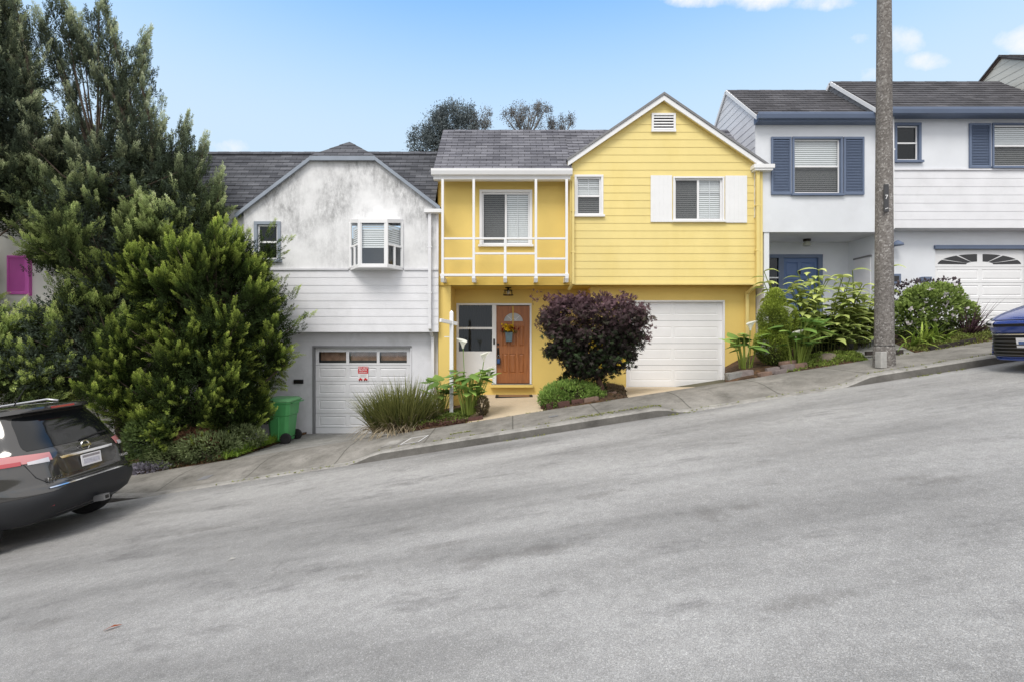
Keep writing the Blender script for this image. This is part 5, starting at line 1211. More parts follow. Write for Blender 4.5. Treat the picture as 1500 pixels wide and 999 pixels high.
for px in (1335, 1350, 1362, 1378): tuft(lf, (X(px, 9.85), 9.85, bz(bedI, X(px, 9.85), 9.85)), 15, .62, .020, 1.1, (.12, .21, .03), (.46, .58, .11), .8, 6, (0, -.1), wprof=(.7, 1, 1, .9, .6, .05))
lf.build('leaves', root, FOL)
root = empty('flax_plant', (X(1420, 9.95), 9.95, bz(bedI, 9.6, 9.95)), 'spiky burgundy flax plant beside the nose of the blue car', 'plant'); lf = Leaves()
tuft(lf, (X(1420, 9.95), 9.95, bz(bedI, 9.6, 9.95)), 75, .95, .011, 1.1, (.045, .02, .03), (.16, .09, .11), .45, 6, (.15, -.1)); lf.build('leaves', root, FOL)
shrub('bedding_bush', 'low olive mound behind the flax plant', [lob(1445, 492, 10.1, 22, 12, .3)], 1200, OVAL, .05, (.06, .07, .02), (.26, .30, .08), (X(1445, 10.1), 10.1, 1.7))
# ------------------------------------------------------------------ far trees behind the roofs
def far_tree(label, px, D, lobes, n, size, c0, c1, trunk_top, sparse=False, name='tree'):  # leaf colours greyed and paled, distance haze painted into them
    K = 80 if sparse else 90; n = int(n*(.42 if sparse else .55))
    root = empty(name, (X(px, D), D, g(X(px, D))-.2), label, 'tree', 'trees behind the roofs'); lf = Leaves()
    nc = n//K; C, dn = lobes_sample(lobes, nc, .5 if not sparse else .3)
    P = (C[:, None]+rng.normal(size=(nc, K, 3))*size*(1.15 if not sparse else 1.05)*rng.uniform(.6, 1.3, (nc, 1, 1))*np.array([1, 1, 1.3])).reshape(-1, 3); br = np.repeat(rng.uniform(.6, 1.3, nc), K)
    t = rng.uniform(0, 1, len(P))[:, None]
    lf.scatter(LANCE, P, frames(norm(rng.normal(size=P.shape)+np.array([0, 0, .6]))), size*rng.uniform(.6, 1.2, len(P))*(1.0), (np.array(c0)*(1-t)+np.array(c1)*t)*br[:, None])
    lf.build('crown', root, FOL)
    s = MB(); b = Vector((X(px, D), D, g(X(px, D))-.2)); tp = Vector(P3(*trunk_top, D)); s.tube([b, b.lerp(tp, .5), tp], [.5, .38, .2], 8, BARK)
    for c in C[::5 if sparse else 9]: q = Vector(c); s.tube([tp, tp.lerp(q, .55)+Vector((0, 0, -.2)), q], [.07, .05, .02], 5, GBARK)
    s.build('trunk', root, smooth='all')
GBARK = pm('distant bark', (.24, .23, .22), .9, .2)
FD = 32
far_tree('dense dark pine behind the ridge between the white and yellow houses', 655, FD, [lob(663, 185, FD, 24, 30, 1.6), lob(640, 200, FD, 20, 24, 1.4), lob(618, 210, FD, 16, 16, 1.2), lob(675, 200, FD, 24, 30, 1.5), lob(650, 225, FD, 46, 20, 1.6), lob(684, 172, FD, 10, 14, .8), lob(645, 178, FD, 9, 10, .8)], 52000, .17, (.105, .13, .14), (.21, .245, .25), (655, 215))
far_tree('small sparse tree right of the dense dark pine', 704, FD, [lob(700, 178, FD, 11, 14, .7), lob(713, 176, FD, 9, 12, .6), lob(690, 188, FD, 9, 14, .7)], 7000, .13, (.15, .15, .145), (.28, .27, .25), (700, 205), True)
far_tree('airy eucalyptus above the middle of the yellow house ridge', 770, FD, [lob(752, 172, FD, 15, 14, .8), lob(778, 165, FD, 12, 12, .8), lob(795, 165, FD, 14, 9, .8), lob(770, 185, FD, 12, 12, .8), lob(792, 182, FD, 7, 8, .6)], 13000, .13, (.15, .145, .14), (.28, .265, .25), (772, 205), True)
far_tree('lower airy eucalyptus beside the yellow gable', 825, FD, [lob(815, 183, FD, 12, 10, .8), lob(832, 184, FD, 11, 10, .8)], 5600, .13, (.15, .145, .14), (.28, .265, .25), (822, 208), True)
# ------------------------------------------------------------------ concrete street pole
def speckle():
    m, nt, b = ntree('exposed aggregate concrete'); b.inputs['Roughness'].default_value = .9
    v = posn(nt); vo = N(nt, 'ShaderNodeTexVoronoi'); vo.inputs['Scale'].default_value = 42; L(nt, v, vo.inputs['Vector'])
    sp = N(nt, 'ShaderNodeSeparateColor'); L(nt, vo.outputs['Color'], sp.inputs[0])
    c = ramp(nt, sp.outputs[0], [(0, (.115, .102, .094)), (.5, (.17, .155, .143)), (.85, (.225, .208, .193)), (1, (.33, .315, .30))])
    c = mixc(nt, 1.0, c, ramp(nt, noise(nt, posn(nt, (1, 1, .3)), 1.5, 4), [(.3, .75), (.7, 1.15)]), 'MULTIPLY')
    L(nt, c, b.inputs['Base Color']); bump(nt, b, sp.outputs[1], .5, .01); return m
AGG = speckle()
pY = 8.62; pX0 = X(1293.5, pY); pz = walk_z(pX0, pY)-.03
POLE = empty('utility_pole', (pX0, pY, pz), 'tall tapering exposed aggregate concrete pole standing on the pavement', 'pole')
b = MB(); b.lathe([(.172, 0), (.170, .02), (.165, .37), (.152, .40), (.150, .45), (.098, 8.6), (.092, 10.2), (0, 10.2)], 16, AGG, (pX0+.02, pY, pz)); b.build('shaft', POLE, smooth=True)
b = MB(); b.box(pX0-.185, pX0-.075, pY-.19, pY-.05, pz+.01, pz+.30, pm('pale metal box', (.45, .44, .42), .7, .3, 12)); b.build('access_box', POLE, bevel=.008)
b = MB(); b.tube([(pX0+.02+.154*math.cos(a), pY+.154*math.sin(a), pz+.405) for a in lin(0, 6.3, 24)], .006, 5, BLACK); b.build('strap', POLE)
b = MB(); x7 = X(1298, pY-.15); y7 = pY-.158; b.box(x7-.038, x7+.042, y7, y7+.02, Z(312, 8.5), Z(272, 8.5), pm('dull number plate', (.06, .06, .065), .6, .3, 30)); npl = b.build('number_plate', POLE)
o = text_mesh('7', .105, (x7, y7-.004, Z(291, 8.5)), pm('faded white', (.75, .75, .75), .7, .1), 'number', None); o.parent = npl; o.location = Vector((x7, y7-.004, Z(291, 8.5)))-ORG[POLE.name]
o = text_mesh('~', .10, (x7, y7-.004, Z(308, 8.5)), MATS['faded white'], 'number_mark', None); o.parent = npl; o.location = Vector((x7, y7-.004, Z(307, 8.5)))-ORG[POLE.name]; o.rotation_euler = (R(90), R(-25), 0)
# ------------------------------------------------------------------ real estate sign post
pyd = 10.3; bx_ = X(661.5, pyd); bz_ = Z(595, pyd)
SP = empty('sign_post', (bx_, pyd, bz_), 'empty white wooden real estate sign post with a short arm in the flower bed', 'sign post')
b = MB(); zt_ = Z(455, pyd); hw_ = .04
b.box(bx_-hw_, bx_+hw_, pyd-hw_, pyd+hw_, bz_-.35, zt_-.05, WHITE)
k = [(bx_-hw_, pyd-hw_, zt_-.05), (bx_+hw_, pyd-hw_, zt_-.05), (bx_+hw_, pyd+hw_, zt_-.05), (bx_-hw_, pyd+hw_, zt_-.05), (bx_, pyd, zt_)]
b.add(k, [(0, 1, 4), (1, 2, 4), (2, 3, 4), (3, 0, 4)], WHITE); b.build('post', SP, bevel=.004)
b = MB(); b.bar((X(645, 10), 10.0, Z(470, 10)), (X(669, 10.4), 10.41, Z(475, 10.41)), .055, WHITE, .075); b.build('arm', SP, bevel=.004)
b = MB(); b.bar((X(651, pyd), pyd, Z(494, pyd)), (bx_-hw_, pyd, Z(494, pyd)), .018, WHITE); b.build('peg', SP)
# ------------------------------------------------------------------ lamps
lx, ly = X(744.5, 12.05), 12.05; lzt = zc-.002
PLp = empty('porch_lamp', (lx, ly, lzt), 'dark bronze lantern hanging under the porch ceiling before the brown door', 'lamp')
b = MB(); b.lathe([(0, 0), (.075, 0), (.08, -.02), (.03, -.03), (.02, -.05), (.10, -.06), (.115, -.075), (0, -.075)], 16, BRONZE, (lx, ly, lzt)); b.build('canopy', PLp, smooth=True)
b = MB()
for i in range(6):
    a = i*math.pi/3+.3; b.tube([(lx+.085*math.cos(a), ly+.085*math.sin(a), lzt-.07), (lx+.125*math.cos(a), ly+.125*math.sin(a), lzt-.19)], .007, 5, BRONZE)
b.tube([(lx+.125*math.cos(a), ly+.125*math.sin(a), lzt-.19) for a in lin(0, 6.3, 24)], .010, 5, BRONZE); b.build('cage', PLp)
b = MB(); b.lathe([(0, -.08), (.025, -.08), (.045, -.12), (.04, -.15), (0, -.17)], 12, pm('frosted bulb', (.6, .55, .45), .4, .02), (lx, ly, lzt)); b.build('bulb', PLp, smooth='all')
lx, ly = X(1182, 12.3), 12.3; lzt = zu-.002
PLb = empty('porch_lamp', (lx, ly, lzt), 'small drum ceiling lamp with pale glass under the porch of the blue door', 'lamp')
b = MB(); b.lathe([(0, 0), (.09, 0), (.09, -.05), (.07, -.06), (0, -.06)], 16, BRONZE, (lx, ly, lzt)); b.build('canopy', PLb, smooth=True)
b = MB(); b.lathe([(.06, -.055), (.08, -.10), (.10, -.16), (.06, -.18), (0, -.185)], 16, pm('milky glass', (.45, .45, .40), .3, .05), (lx, ly, lzt)); b.build('lamp_shade', PLb, smooth='all')
lx, ly, lz = X(1311, 11.7), 11.62, Z(359, 11.65)
WL = empty('wall_lamp', (lx, 11.8, lz), 'slate blue hooded lamp on the wall beside the fan-light garage door', 'lamp')
b = MB(); b.bar((lx, 11.79, lz+.03), (lx, 11.6, lz+.03), .03, BLUE); b.box(lx-.05, lx+.05, 11.775, 11.798, lz-.05, lz+.08, BLUE); b.build('bracket', WL)
b = MB(); b.lathe([(.02, .09), (.05, .07), (.12, .01), (.125, -.03), (.11, -.03), (0, -.0)], 16, BLUE, (lx, 11.62, lz)); b.build('lamp_shade', WL, smooth=True)
# ------------------------------------------------------------------ door items
y0 = dyy = pd+.03
bk_x = X(745.5, pd-.05); 
FB = empty('flower_basket', (bk_x, y0-.06, Z(501, pd)), 'blue grey pail of yellow and red flowers hung on the brown door by a ribbon', 'flower pail')
PAIL = pm('blue grey pail', (.13, .19, .22), .45, .2, 8)
b = MB(); za, zb = Z(501, pd), Z(487.5, pd)
b.add([(bk_x-.08, y0-.12, za), (bk_x+.08, y0-.12, za), (bk_x+.08, y0-.02, za), (bk_x-.08, y0-.02, za), (bk_x-.095, y0-.14, zb), (bk_x+.095, y0-.14, zb), (bk_x+.095, y0-.02, zb), (bk_x-.095, y0-.02, zb)],
      [(0, 3, 2, 1), (0, 1, 5, 4), (1, 2, 6, 5), (2, 3, 7, 6), (3, 0, 4, 7), (4, 5, 6, 7)], PAIL); b.build('pail', FB, bevel=.004)
b = MB(); rb_x = X(751, pd) if False else X(715+243/6.667, pd); b.box(rb_x-.014, rb_x+.014, y0-.022, y0-.018, zb-.03, Z(449, pd), pm('yellow ribbon', (.62, .42, .06), .6, .1)); b.build('ribbon', FB)
lf = Leaves()
for i in range(46):
    c = np.array([bk_x+rng.normal()*.09, y0-.13+rng.normal()*.03, zb+.05+abs(rng.normal())*.07]); t = [.85, .60, .03] if rng.uniform() < .68 else [.25, .03, .03]
    k = 7; lf.scatter(OVAL, np.tile(c, (k, 1)), frames(norm(rng.normal(size=(k, 3))+np.array([0, -.8, .3]))), np.full(k, .06), np.tile(t, (k, 1)))
lf.build('flower', FB, PETAL)
lf = Leaves(); k = 40; lf.scatter(LANCE, np.array([bk_x, y0-.08, zb+.02])+rng.normal(size=(k, 3))*np.array([.08, .02, .02]), frames(norm(rng.normal(size=(k, 3))+np.array([0, -.4, .8]))), np.full(k, .08), np.tile([.05, .09, .02], (k, 1))); lf.build('leaves', FB, FOL)
lkx, lkz = X(715+102/6.667, pd), Z(440+592/6.66, pd)
LB = empty('lock_box', (lkx, y0-.06, lkz), 'blue and black key lock box hanging from the brown door handle', 'lock box')
b = MB(); b.box(lkx-.05, lkx+.05, y0-.085, y0-.035, lkz-.09, lkz+.07, BLACK); b.box(lkx-.035, lkx+.035, y0-.092, y0-.085, lkz-.06, lkz+.05, pm('lock box blue', (.03, .08, .22), .4, .1)); b.build('body', LB, bevel=.006)
b = MB(); b.tube([(lkx-.028, y0-.06, lkz+.07), (lkx-.028, y0-.06, lkz+.13), (lkx, y0-.06, lkz+.155), (lkx+.028, y0-.06, lkz+.13), (lkx+.028, y0-.06, lkz+.07)], .007, 6, pm('steel', (.4, .4, .42), .3, .05, metal=.9)); b.build('shackle', LB, smooth='all')
mx0, mx1 = X(726, 12.2), X(780, 12.2); my0, my1 = 11.95, 12.36; 
pzat = lambda yy: walk_z(0, 9.5)*(1-(yy-9.5)/3.05)+.26*((yy-9.5)/3.05)
DM = empty('doormat', ((mx0+mx1)/2, 12.15, pzat(12.15)), 'brown coir doormat with black rubber ends on the cream patio', 'doormat')
MATM = pm('coir', (.30, .17, .08), .95, .3, 30, bmp=.8, bs=120)
b = MB(); zz = lambda yy: pzat(yy)+.012
b.quad((mx0+.08, my0+.04, zz(my0)+.008), (mx1-.08, my0+.04, zz(my0)+.008), (mx1-.08, my1, zz(my1)+.008), (mx0+.08, my1, zz(my1)+.008), MATM)
b.quad((mx0+.08, my0+.04, zz(my0)-.01), (mx1-.08, my0+.04, zz(my0)-.01), (mx1-.08, my0+.04, zz(my0)+.008), (mx0+.08, my0+.04, zz(my0)+.008), MATM); b.build('coir', DM)
b = MB()
for a, c in ((mx0, mx0+.08), (mx1-.08, mx1)): b.add([(a, my0, zz(my0)-.012), (c, my0, zz(my0)-.012), (c, my1, zz(my1)-.012), (a, my1, zz(my1)-.012), (a, my0, zz(my0)+.006), (c, my0, zz(my0)+.006), (c, my1, zz(my1)+.006), (a, my1, zz(my1)+.006)], [(4, 5, 6, 7), (0, 1, 5, 4), (1, 2, 6, 5), (2, 3, 7, 6), (3, 0, 4, 7)], RUB)
b.box(mx0+.08, mx1-.08, my0, my0+.04, zz(my0)-.012, zz(my0)+.006, RUB); b.build('border', DM)
# ------------------------------------------------------------------ garage sign
sx0, sx1, sz0, sz1 = X(524, 11.82), X(539, 11.82), Z(558.5, 11.82), Z(537, 11.82)
RED = pm('sign red', (.55, .015, .02), .5, .05); SW = pm('sign white', (.78, .76, .77), .5, .03)
NS = empty('no_parking_sign', ((sx0+sx1)/2, 11.85, sz0), 'small red and white warning sign fixed to the aged garage door', 'sign')
ys = 11.842; b = MB(); zm = sz0+(sz1-sz0)*.52
b.box(sx0, sx1, ys, ys+.012, sz0, sz1, SW); b.box(sx0, sx1, ys-.002, ys-.0003, zm, sz1, RED)
for i, w in ((0, .7), (1, .5), (2, .75)): z = zm-.03-i*.025; b.box((sx0+sx1)/2-(sx1-sx0)*w/2, (sx0+sx1)/2+(sx1-sx0)*w/2, ys-.002, ys-.0003, z-.004, z+.004, pm('sign grey', (.35, .3, .3), .6, .05))
for c in (sx0+.065, sx1-.065):
    b.prism([(c-.05, sz0+.02), (c+.05, sz0+.02), (c+.05, sz0+.05), (c+.028, sz0+.055), (c+.012, sz0+.08), (c-.022, sz0+.08), (c-.035, sz0+.05), (c-.05, sz0+.045)], ys-.002, ys-.0003, RED)
    for q in (-.028, .028): b.lathe([(0, ys-.004), (.014, ys-.004), (.014, ys-.001)], 10, BLACK, (c+q, 0, sz0+.02), 'Y')
pl = b.build('board', NS)
cxs = (sx0+sx1)/2; hh = (sz1-zm)
for s_, sz, fz in (('DO NOT', .062, .80), ('BLOCK', .062, .50), ('DRIVEWAY', .042, .18)):
    o = text_mesh(s_, sz, (cxs, ys-.004, zm+hh*fz), SW, 'lettering', NS); 
# ------------------------------------------------------------------ wheelie bin
bcx, bcy = X(414, 11.0), 11.0; bzz = -.66
BN = empty('wheelie_bin', (bcx, bcy, bzz), 'green wheelie bin with closed lid between the juniper and the garage wall', 'bin')
GRN = pm('green plastic', (.08, .33, .11), .42, .15, 4); GRL = pm('pale green plastic', (.16, .42, .18), .4, .1, 4)
b = MB(); hx, hy, Hh = .27, .30, .86
lo = .20
def ringp(w, d, z, n=.06):
    return [(bcx-w+n, bcy-d, z), (bcx+w-n, bcy-d, z), (bcx+w, bcy-d+n, z), (bcx+w, bcy+d-n, z), (bcx+w-n, bcy+d, z), (bcx-w+n, bcy+d, z), (bcx-w, bcy+d-n, z), (bcx-w, bcy-d+n, z)]
rs = [ringp(.20, .22, bzz+.05), ringp(.245, .27, bzz+.62), ringp(.265, .285, bzz+.64), ringp(.28, .31, bzz+.90), ringp(.30, .33, bzz+.905), ringp(.30, .33, bzz+.94)]
vs = [p for r in rs for p in r]; fs = [(i*8+k, i*8+(k+1) % 8, (i+1)*8+(k+1) % 8, (i+1)*8+k) for i in range(5) for k in range(8)]+[tuple(range(7, -1, -1))]
b.add(vs, fs, GRN); b.box(bcx+.02, bcx+.05, bcy-.285, bcy-.24, bzz+.08, bzz+.6, GRN); b.build('body', BN, bevel=.008)
b = MB(); rs = [ringp(.315, .345, bzz+.945), ringp(.32, .35, bzz+.975), ringp(.27, .29, bzz+1.02), ringp(.12, .14, bzz+1.035, .03)]
vs = [p for r in rs for p in r]; b.add(vs, [(i*8+k, i*8+(k+1) % 8, (i+1)*8+(k+1) % 8, (i+1)*8+k) for i in range(3) for k in range(8)]+[tuple(range(7, -1, -1)), tuple(range(24, 32))], GRL)
b.build('lid', BN, smooth=True, bevel=.006)
b = MB(); b.tube([(bcx+.32, bcy-.26, bzz+.92), (bcx+.38, bcy-.24, bzz+.93), (bcx+.38, bcy+.24, bzz+.93), (bcx+.32, bcy+.26, bzz+.92)], .015, 6, GRN); b.build('handle', BN, smooth='all')
for sy in (-1, 1):
    b = MB(); b.lathe([(0, -.03), (.05, -.035), (.11, -.03), (.125, -.015), (.125, .015), (.11, .03), (0, .03)], 18, RUB, (bcx+.20, bcy+sy*.27, bzz+.125), 'Y'); w_ = b.build('wheel', BN, smooth=True)
b = MB(); b.tube([(bcx+.20, bcy-.27, bzz+.125), (bcx+.20, bcy+.27, bzz+.125)], .012, 6, BLACK); b.build('axle', BN)
b = MB(); yb_ = bcy-.289
b.add([(bcx-.18, yb_, bzz+.68), (bcx-.08, yb_, bzz+.68), (bcx-.13, yb_-.004, bzz+.77)], [(0, 1, 2)], SW)
b.box(bcx-.2, bcx-.06, yb_+.002, yb_+.003, bzz+.655, bzz+.665, SW); b.build('logo', BN)
# ------------------------------------------------------------------ bricks, rock, edging
def stone_mesh(name, loc, sx, sy, sz, m, seed, sub=2, label=None, cat=None, group=None, rot=0, amp=.08, cube=True):
    bm = bmesh.new()
    if cube: bmesh.ops.create_cube(bm, size=1); bmesh.ops.subdivide_edges(bm, edges=bm.edges[:], cuts=3, use_grid_fill=True)
    else: bmesh.ops.create_icosphere(bm, subdivisions=3, radius=.55)
    r = random.Random(seed)
    from mathutils import noise as mn
    for v in bm.verts:
        n_ = mn.noise_vector(v.co*2.3+Vector((seed*3.1, 0, 0)))
        v.co += n_*amp
        if cube:
            c = [abs(q) > .45 for q in v.co]
            if sum(c) >= 2: v.co *= .93
        v.co = Vector((v.co.x*sx, v.co.y*sy, v.co.z*sz))
    me = bpy.data.meshes.new(name); bm.to_mesh(me); bm.free(); me.materials.append(m)
    me.polygons.foreach_set('use_smooth', [True]*len(me.polygons))
    try: me.set_sharp_from_angle(angle=R(35))
    except Exception: pass
    o = bpy.data.objects.new(name, me); COL.objects.link(o); o.location = loc; o.rotation_euler = (0, -math.atan(SL), rot); return tag(o, label, cat, group)
BRG = pm('greyish brick', (.24, .20, .19), .95, .35, 11, bmp=.6, bs=40, dirt=((.11, .09, .08), .7, 6)); BRD = pm('dark red brick', (.11, .055, .045), .95, .4, 11, bmp=.6, bs=40)
row = [(1131, 533, BRG), (1153, 536, BRG), (1171, 535, BRICK), (1118, 544, BRICK), (1140, 545, BRG)]
bl_ = {1131: 'grey brick at the foot of the topiary shrub', 1153: 'brown grey brick in the middle of the loose row before the calla lilies', 1171: 'rightmost reddish brick of the loose row under the calla lilies',
       1118: 'low brick by the yellow corner, mostly sunk in the bed edge', 1140: 'lower brick tucked under the grey one by the topiary', 1154: 'brick laid on top of the others by the calla stalks'}
for i, (px, py, m) in enumerate(row):
    x = X(px, 9.62); z = walk_z(x, 9.5)+(.075 if py < 540 else .03)+.01*(px == 1153)
    stone_mesh('edging_brick', (x, 9.60 if py < 540 else 9.565, z), .26, .12, .13 if py < 540 else .10, m, i, label=bl_[px], cat='brick', group='loose bricks edging the right bed', rot=R((-4, 5, -3, 8, 3)[i]), amp=.05)
x = X(1154, 9.68); stone_mesh('edging_brick', (x, 9.70, walk_z(x, 9.5)+.17), .32, .14, .08, BRICK, 9, label=bl_[1154], cat='brick', group='loose bricks edging the right bed', rot=R(6), amp=.05)
for i, (px, lab) in enumerate(((1076, 'concrete chunk at the far left of the right bed by the yellow wall'), (1092, 'rough dark stone between the concrete chunk and the bricks'))):
    x = X(px, 9.68); stone_mesh('edging_stone', (x, 9.70, walk_z(x, 9.5)+.05), .30, .2, .2, CONCD if i == 0 else BRG, 20+i, label=lab, cat='stone', group='stones at the yellow corner')
x = X(1213, 9.75); stone_mesh('garden_rock', (x, 9.78, walk_z(x, 9.5)+.10), .36, .24, .24, pm('brown rock', (.20, .165, .13), .95, .4, 8, bmp=.5, bs=30), 31, label='rounded brown rock under the ginger leaves', cat='rock', cube=False, amp=.1)
eb = ['dark red edging brick, first at the patio corner', 'dark red edging brick, second from the patio corner', 'dark red edging brick, third from the patio corner', 'dark red edging brick, fourth, below the bright mound', 'flat brown paver leaning at the left of the maple trunk', 'brown paver at the right foot of the maple trunk']
for i, (px, py, w, d_) in enumerate(((798, 588, .2, 9.85), (808, 597, .22, 9.66), (826, 600, .24, 9.60), (846, 597, .24, 9.60), (866, 588, .30, 9.58), (895, 577, .26, 9.9))):
    x = X(px, d_); stone_mesh('edging_brick', (x, d_, walk_z(x, 9.5)+.05), w, .10, .13, BRD if i < 4 else BRICK, 40+i, label=eb[i], cat='brick', group='bricks round the maple bed', rot=R((60, 30, 0, 0, 5, -10)[i]), amp=.06)
for i, px in enumerate((650, 668, 684, 699)):
    x = X(px, 9.62); stone_mesh('edging_brick', (x, 9.64, walk_z(x, 9.5)+.03), .24, .1, .10, BRD, 60+i, label=['brick beside the grass clump', 'brick in front of the sign post', 'brick in front of the calla lily', 'brick at the left corner of the cream patio'][i], cat='brick', group='bricks round the lily bed', amp=.07)
# timber edge
b = MB(); TIM = pm('dark weathered timber', (.05, .04, .035), .9, .4, 12)
b.bar((X(1268, 9.62), 9.62, walk_z(X(1268, 9.62), 9.5)+.12), (X(1322, 9.56), 9.56, walk_z(X(1322, 9.56), 9.5)+.05), .06, TIM, .08)
o = b.build('timber_edging', org=(7.2, 9.6, walk_z(7.2, 9.5))); tag(o, 'dark timber edging beside the concrete path behind the pole', 'edging')
b = MB(); b.bar((X(1362, 9.5), 9.50, walk_z(X(1362, 9.5), 9.5)+.02), (X(1428, 9.55), 9.55, walk_z(X(1428, 9.55), 9.5)+.05), .06, TIM, .09)
o = b.build('timber_edging', org=(8.9, 9.5, walk_z(8.9, 9.5))); tag(o, 'dark timber edging along the bed of the rhododendron', 'edging')
# covers in the pavement
def cover(name, px0, px1, y0_, y1_, m, label, rim=None, skew=0.0, cat='cover'):
    b = MB(); P = lambda x, y: (x, y, walk_z(x, y)+.006)
    x0, x1 = X(px0, (y0_+y1_)/2), X(px1, (y0_+y1_)/2)
    b.quad(P(x0, y0_), P(x1, y0_), P(x1+skew, y1_), P(x0+skew, y1_), m)
    if rim:
        w = .022; Q = lambda x, y: (x, y, walk_z(x, y)+.009)
        b.quad(Q(x0, y0_), Q(x1, y0_), Q(x1, y0_+w), Q(x0, y0_+w), rim); b.quad(Q(x0+skew, y1_-w), Q(x1+skew, y1_-w), Q(x1+skew, y1_), Q(x0+skew, y1_), rim)
        b.quad(Q(x0, y0_), Q(x0+w, y0_), Q(x0+w+skew, y1_), Q(x0+skew, y1_), rim); b.quad(Q(x1-w, y0_), Q(x1, y0_), Q(x1+skew, y1_), Q(x1+skew-w, y1_), rim)
    o = b.build(name, org=((x0+x1)/2, (y0_+y1_)/2, walk_z((x0+x1)/2, y0_))); return tag(o, label, cat)
cover('utility_cover', 590, 617, 8.36, 8.80, CONC, 'concrete utility cover outlined with a white painted frame', WHITE, .1)
cover('utility_cover', 560, 584, 8.45, 8.80, KERBM, 'plain pale concrete utility cover left of the white framed one', None, .1)
cover('drain_cover', 291, 306, 8.42, 8.56, DARKT, 'small dark iron cover in the driveway apron near the juniper', None, .05)
cover('meter_lid', 803, 816, 8.72, 8.84, DARKT, 'small dark meter lid in the pavement before the purple maple', None, .03)
# leaf litter on road
for px, py, sz, c, lab in ((165, 921, .10, (.30, .07, .02), 'red brown fallen leaf lying on the asphalt'), (338, 821, .07, (.6, .57, .5), 'pale scrap of paper lying on the asphalt')):
    # ground hit
    t = -CZ/((500-py)/F-SL*(px-750)/F); x, y = (px-750)/F*t, t
    lf = Leaves(); lf.ribbon([(x-sz*.5, y-.02, g(x-sz*.5)+.008), (x, y, g(x)+.022), (x+sz*.5, y+.02, g(x+sz*.5)+.012)], [.004, sz*.16, .003], (0, 1, 0), c, c); o = lf.build('fallen_leaf' if c[0] < .5 else 'paper_scrap', None, FOL, org=(x, y, g(x))); tag(o, lab, 'leaf' if c[0] < .5 else 'litter')
# ------------------------------------------------------------------ cars
class Shell:
    def __init__(s, lv):
        a = np.array(lv, float); zz = a[:, 0]; n = 90
        s.z = np.linspace(zz[0], zz[-1], n*2)
        # monotone cubic per column
        def pch(y):
            h = np.diff(zz); dl = np.diff(y)/h; m = np.zeros(len(y)); m[0] = dl[0]; m[-1] = dl[-1]
            for i in range(1, len(y)-1): m[i] = 0 if dl[i-1]*dl[i] <= 0 else 2*dl[i-1]*dl[i]/(dl[i-1]+dl[i])
            i = np.clip(np.searchsorted(zz, s.z)-1, 0, len(h)-1); t = (s.z-zz[i])/h[i]
            return (2*t**3-3*t**2+1)*y[i]+(t**3-2*t**2+t)*h[i]*m[i]+(-2*t**3+3*t**2)*y[i+1]+(t**3-t**2)*h[i]*m[i+1]
        s.c = [pch(a[:, k]) for k in range(1, 5)]
    def at(s, z): return [float(np.interp(z, s.z, c)) for c in s.c]
    def P(s, th, z, off=0.0):
        xr, xf, w, n = s.at(z); a = (xf-xr)/2+off; c = (xf+xr)/2; w += off
        C, S = math.cos(th), math.sin(th)
        return Vector((c+a*math.copysign(abs(C)**(2/n), C), w*math.copysign(abs(S)**(2/n), S), z))
    def rear(s, y, z, off=.004):
        xr, xf, w, n = s.at(z); y_ = max(-.999, min(.999, y/w)); th = math.pi-math.copysign(math.asin(abs(y_)**(n/2)), y_); p = s.P(th, z); return Vector((p.x-off, p.y, z))
    def front(s, y, z, off=.004):
        xr, xf, w, n = s.at(z); y_ = max(-.999, min(.999, y/w)); th = math.copysign(math.asin(abs(y_)**(n/2)), y_); p = s.P(th, z); return Vector((p.x+off, p.y, z))
    def side(s, x, z, sg, off=.004):
        xr, xf, w, n = s.at(z); a = (xf-xr)/2; c = (xf+xr)/2; q = max(-.999, min(.999, (x-c)/a)); C = math.copysign(abs(q)**(n/2), q); th = math.acos(C); p = s.P(th, z); return Vector((p.x, sg*(abs(p.y)+off), z))
    def mesh(s, mat, nth=120):
        b = MB(); zs = s.z; vs = []; k = len(zs)
        for z in zs:
            for i in range(nth): 
                u = i/nth*4; q = int(u); f = u-q; f = f  # even angle
                vs.append(s.P((q+f)*math.pi/2, z))
        fs = [(i*nth+j, i*nth+(j+1) % nth, (i+1)*nth+(j+1) % nth, (i+1)*nth+j) for i in range(k-1) for j in range(nth)]
        fs += [tuple(range(nth-1, -1, -1)), tuple(range((k-1)*nth, k*nth))]
        b.add(vs, fs, mat); return b
def patch(fn, c, m, name, par, nu=14, nv=8, org=(0, 0, 0), thick=0, rnd=0.0):
    """surface patch; c = four corners (a,b) bl, br, tr, tl in the parameter plane of fn"""
    b = MB(); vs = []
    for j in range(nv+1):
        v = j/nv
        for i in range(nu+1):
            u = i/nu; uu = u
            if rnd: k = 1-rnd*(abs(2*v-1)**6); uu = .5+(u-.5)*k
            a = [(c[0][q]*(1-uu)+c[1][q]*uu)*(1-v)+(c[3][q]*(1-uu)+c[2][q]*uu)*v for q in (0, 1)]
            vs.append(fn(*a))
    b.add(vs, [(j*(nu+1)+i, j*(nu+1)+i+1, (j+1)*(nu+1)+i+1, (j+1)*(nu+1)+i) for j in range(nv) for i in range(nu)], m)
    return b.build(name, par, smooth='all', org=org)
